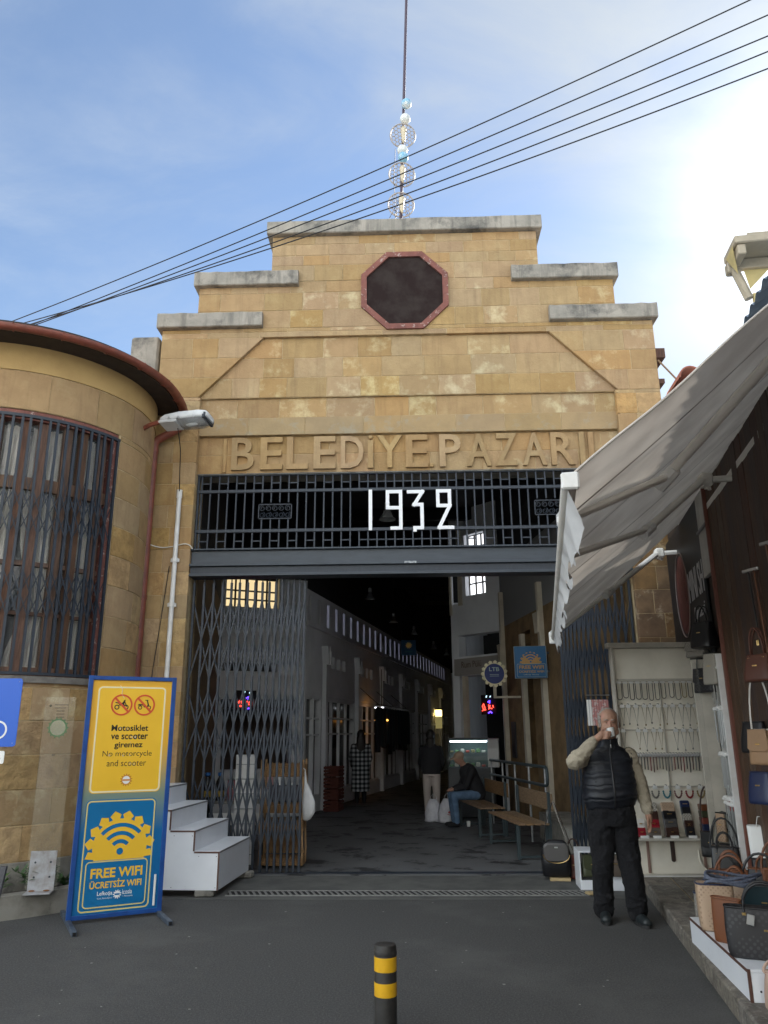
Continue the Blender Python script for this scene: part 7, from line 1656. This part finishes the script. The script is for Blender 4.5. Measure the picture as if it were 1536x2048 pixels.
g = MB(); g.lathe([(.05, 0), (.062, .01), (.062, .20), (.055, .25), (.022, .31), (.02, .33), (0, .33)], 16); g.build('body', mat('bottle_dark', (.012, .012, .014), .2), bt, True); g = MB(); g.lathe([(.03, .32), (.036, .325), (.036, .365), (0, .37)], 14); g.build('cap', mat('cap_blue', (.03, .15, .45), .4), bt, 40); g = MB(); g.lathe([(.0635, .05), (.0635, .13)], 16); g.build('label_band', mat('label_ochre', (.30, .20, .03), .5), bt)
dup(bt, (-2.66, 1.22, .76), 1.0, 'dark bottle with blue cap behind the gate, right of two')
t = bag('cloth_bag', 'dark red bag on the table behind the gate', (-2.50, 1.22, .76), .1, .15, .10, .27, gloss('wine_cloth', (.16, .015, .03)), LE['black'], 'none', .1, .7)
t = thing('steel_flask', 'steel and green flask on the table behind the gate', 'flask', (-2.36, 1.16, .76)); g = MB(); g.lathe([(.05, 0), (.065, .02), (.065, .16)], 16); g.build('green_base', mat('flask_green', (.10, .17, .04), .5), t, 40); g = MB(); g.lathe([(.064, .16), (.066, .20), (.05, .26), (.02, .30), (0, .305)], 16); g.build('steel_top', metal, t, 40)
t = thing('wire_grid_panel', 'white grid panel standing upright behind the lattice gate', 'panel', (-2.22, .75, .012), R_(4)); MB().cbox((-.13, .0, 0), (.13, .03, 1.36), .004).build('board', pvc, t)
for k in range(7): MB().cbox((-.12, -.010, .12 + .185 * k), (.12, -.001, .130 + .185 * k), .002).build('bar', gal, t)
wick = mat('wicker', (.36, .21, .095), .75, c2=(.22, .12, .05), scale=26, stretch=(4, 4, 1), bump=.8, bscale=60); bam = mat('bamboo', (.42, .26, .13), .6, c2=(.32, .19, .09), scale=7)
t = thing('wicker_shelf', 'tall bamboo shelf with wicker baskets standing at the gate edge', 'shelf', (-1.68, .66, .012))
for x in (-.27, .27):
    for y in (-.16, .16):
        g = MB(); g.tube([(x + .006 * math.sin(z * 9), y, z) for z in [.03 + 1.27 * q / 8 for q in range(9)]], .015, 7); g.build('pole', bam, t, 40)
def basket(z, h, front_sag=0.0):
    g = MB()
    for k in range(int(h / .022)):
        zz = z + k * .022; P = [(-.27, -.17, zz + front_sag), (0, -.19, zz), (.27, -.17, zz + front_sag), (.285, 0, zz + front_sag), (.27, .17, zz + front_sag), (-.27, .17, zz + front_sag), (-.285, 0, zz + front_sag)]; g.tube(P, .012, 5, closed=True)
    for q in range(13): x = -.26 + .52 * q / 12; g.tube([(x, -.192, z), (x, -.188, z + h)], .006, 4)
    g.box((-.26, -.16, z - .004), (.26, .16, z + .006)); g.build('basket', wick, t)
basket(1.10, .17); basket(.66, .12); basket(.42, .12, .05); basket(.04, .10)
g = MB(); g.prism([(-.27, .14), (.27, .14), (.20, .34), (.24, .40), (-.24, .40)], .10, .12, XZ); g.build('back_weave', wick, t)
t = thing('dark_bottle_box', 'dark box with white caps on the wicker shelf', 'box', (-1.66, .62, .79)); MB().cbox((-.20, -.10, 0), (.20, .10, .20), .01).build('carton', mat('carton_dark', (.03, .022, .03), .6), t); g = MB()
for x in (-.12, .05): g.cbox((x, -.09, .205), (x + .08, .02, .225), .004)
g.build('white_caps', pwhite, t)
clm = mat('white_linen', (.62, .62, .62), .9, c2=(.54, .54, .54), scale=5)
t = thing('linen_bag', 'white linen cloth bag hanging from the wicker shelf pole', 'cloth bag', (-1.385, .48, 1.19)); g = MB(); g.loft([(.0, 0, 0, .006, .006), (.01, 0, -.16, .018, .02), (.035, 0, -.26, .05, .035), (.055, 0, -.40, .085, .045), (.055, .0, -.52, .082, .05), (.035, 0, -.60, .05, .03), (.02, 0, -.62, .02, .01)], 16, 2.2); g.build('cloth', clm, t, True); g = MB(); g.tube([(-.03, 0, .02), (0, -.012, .0), (.008, -.01, -.05)], .005, 5); g.build('cord', clm, t)
t = thing('red_drum_box', 'pink and white packets hanging behind the lattice gate', 'packets', (-2.0, 1.3, .9)); MB().cbox((-.06, 0, 0), (.06, .05, .22), .01).build('packet', LE['pink'], t); MB().cbox((.08, 0, .02), (.17, .05, .24), .01).build('packet', pwhite, t)
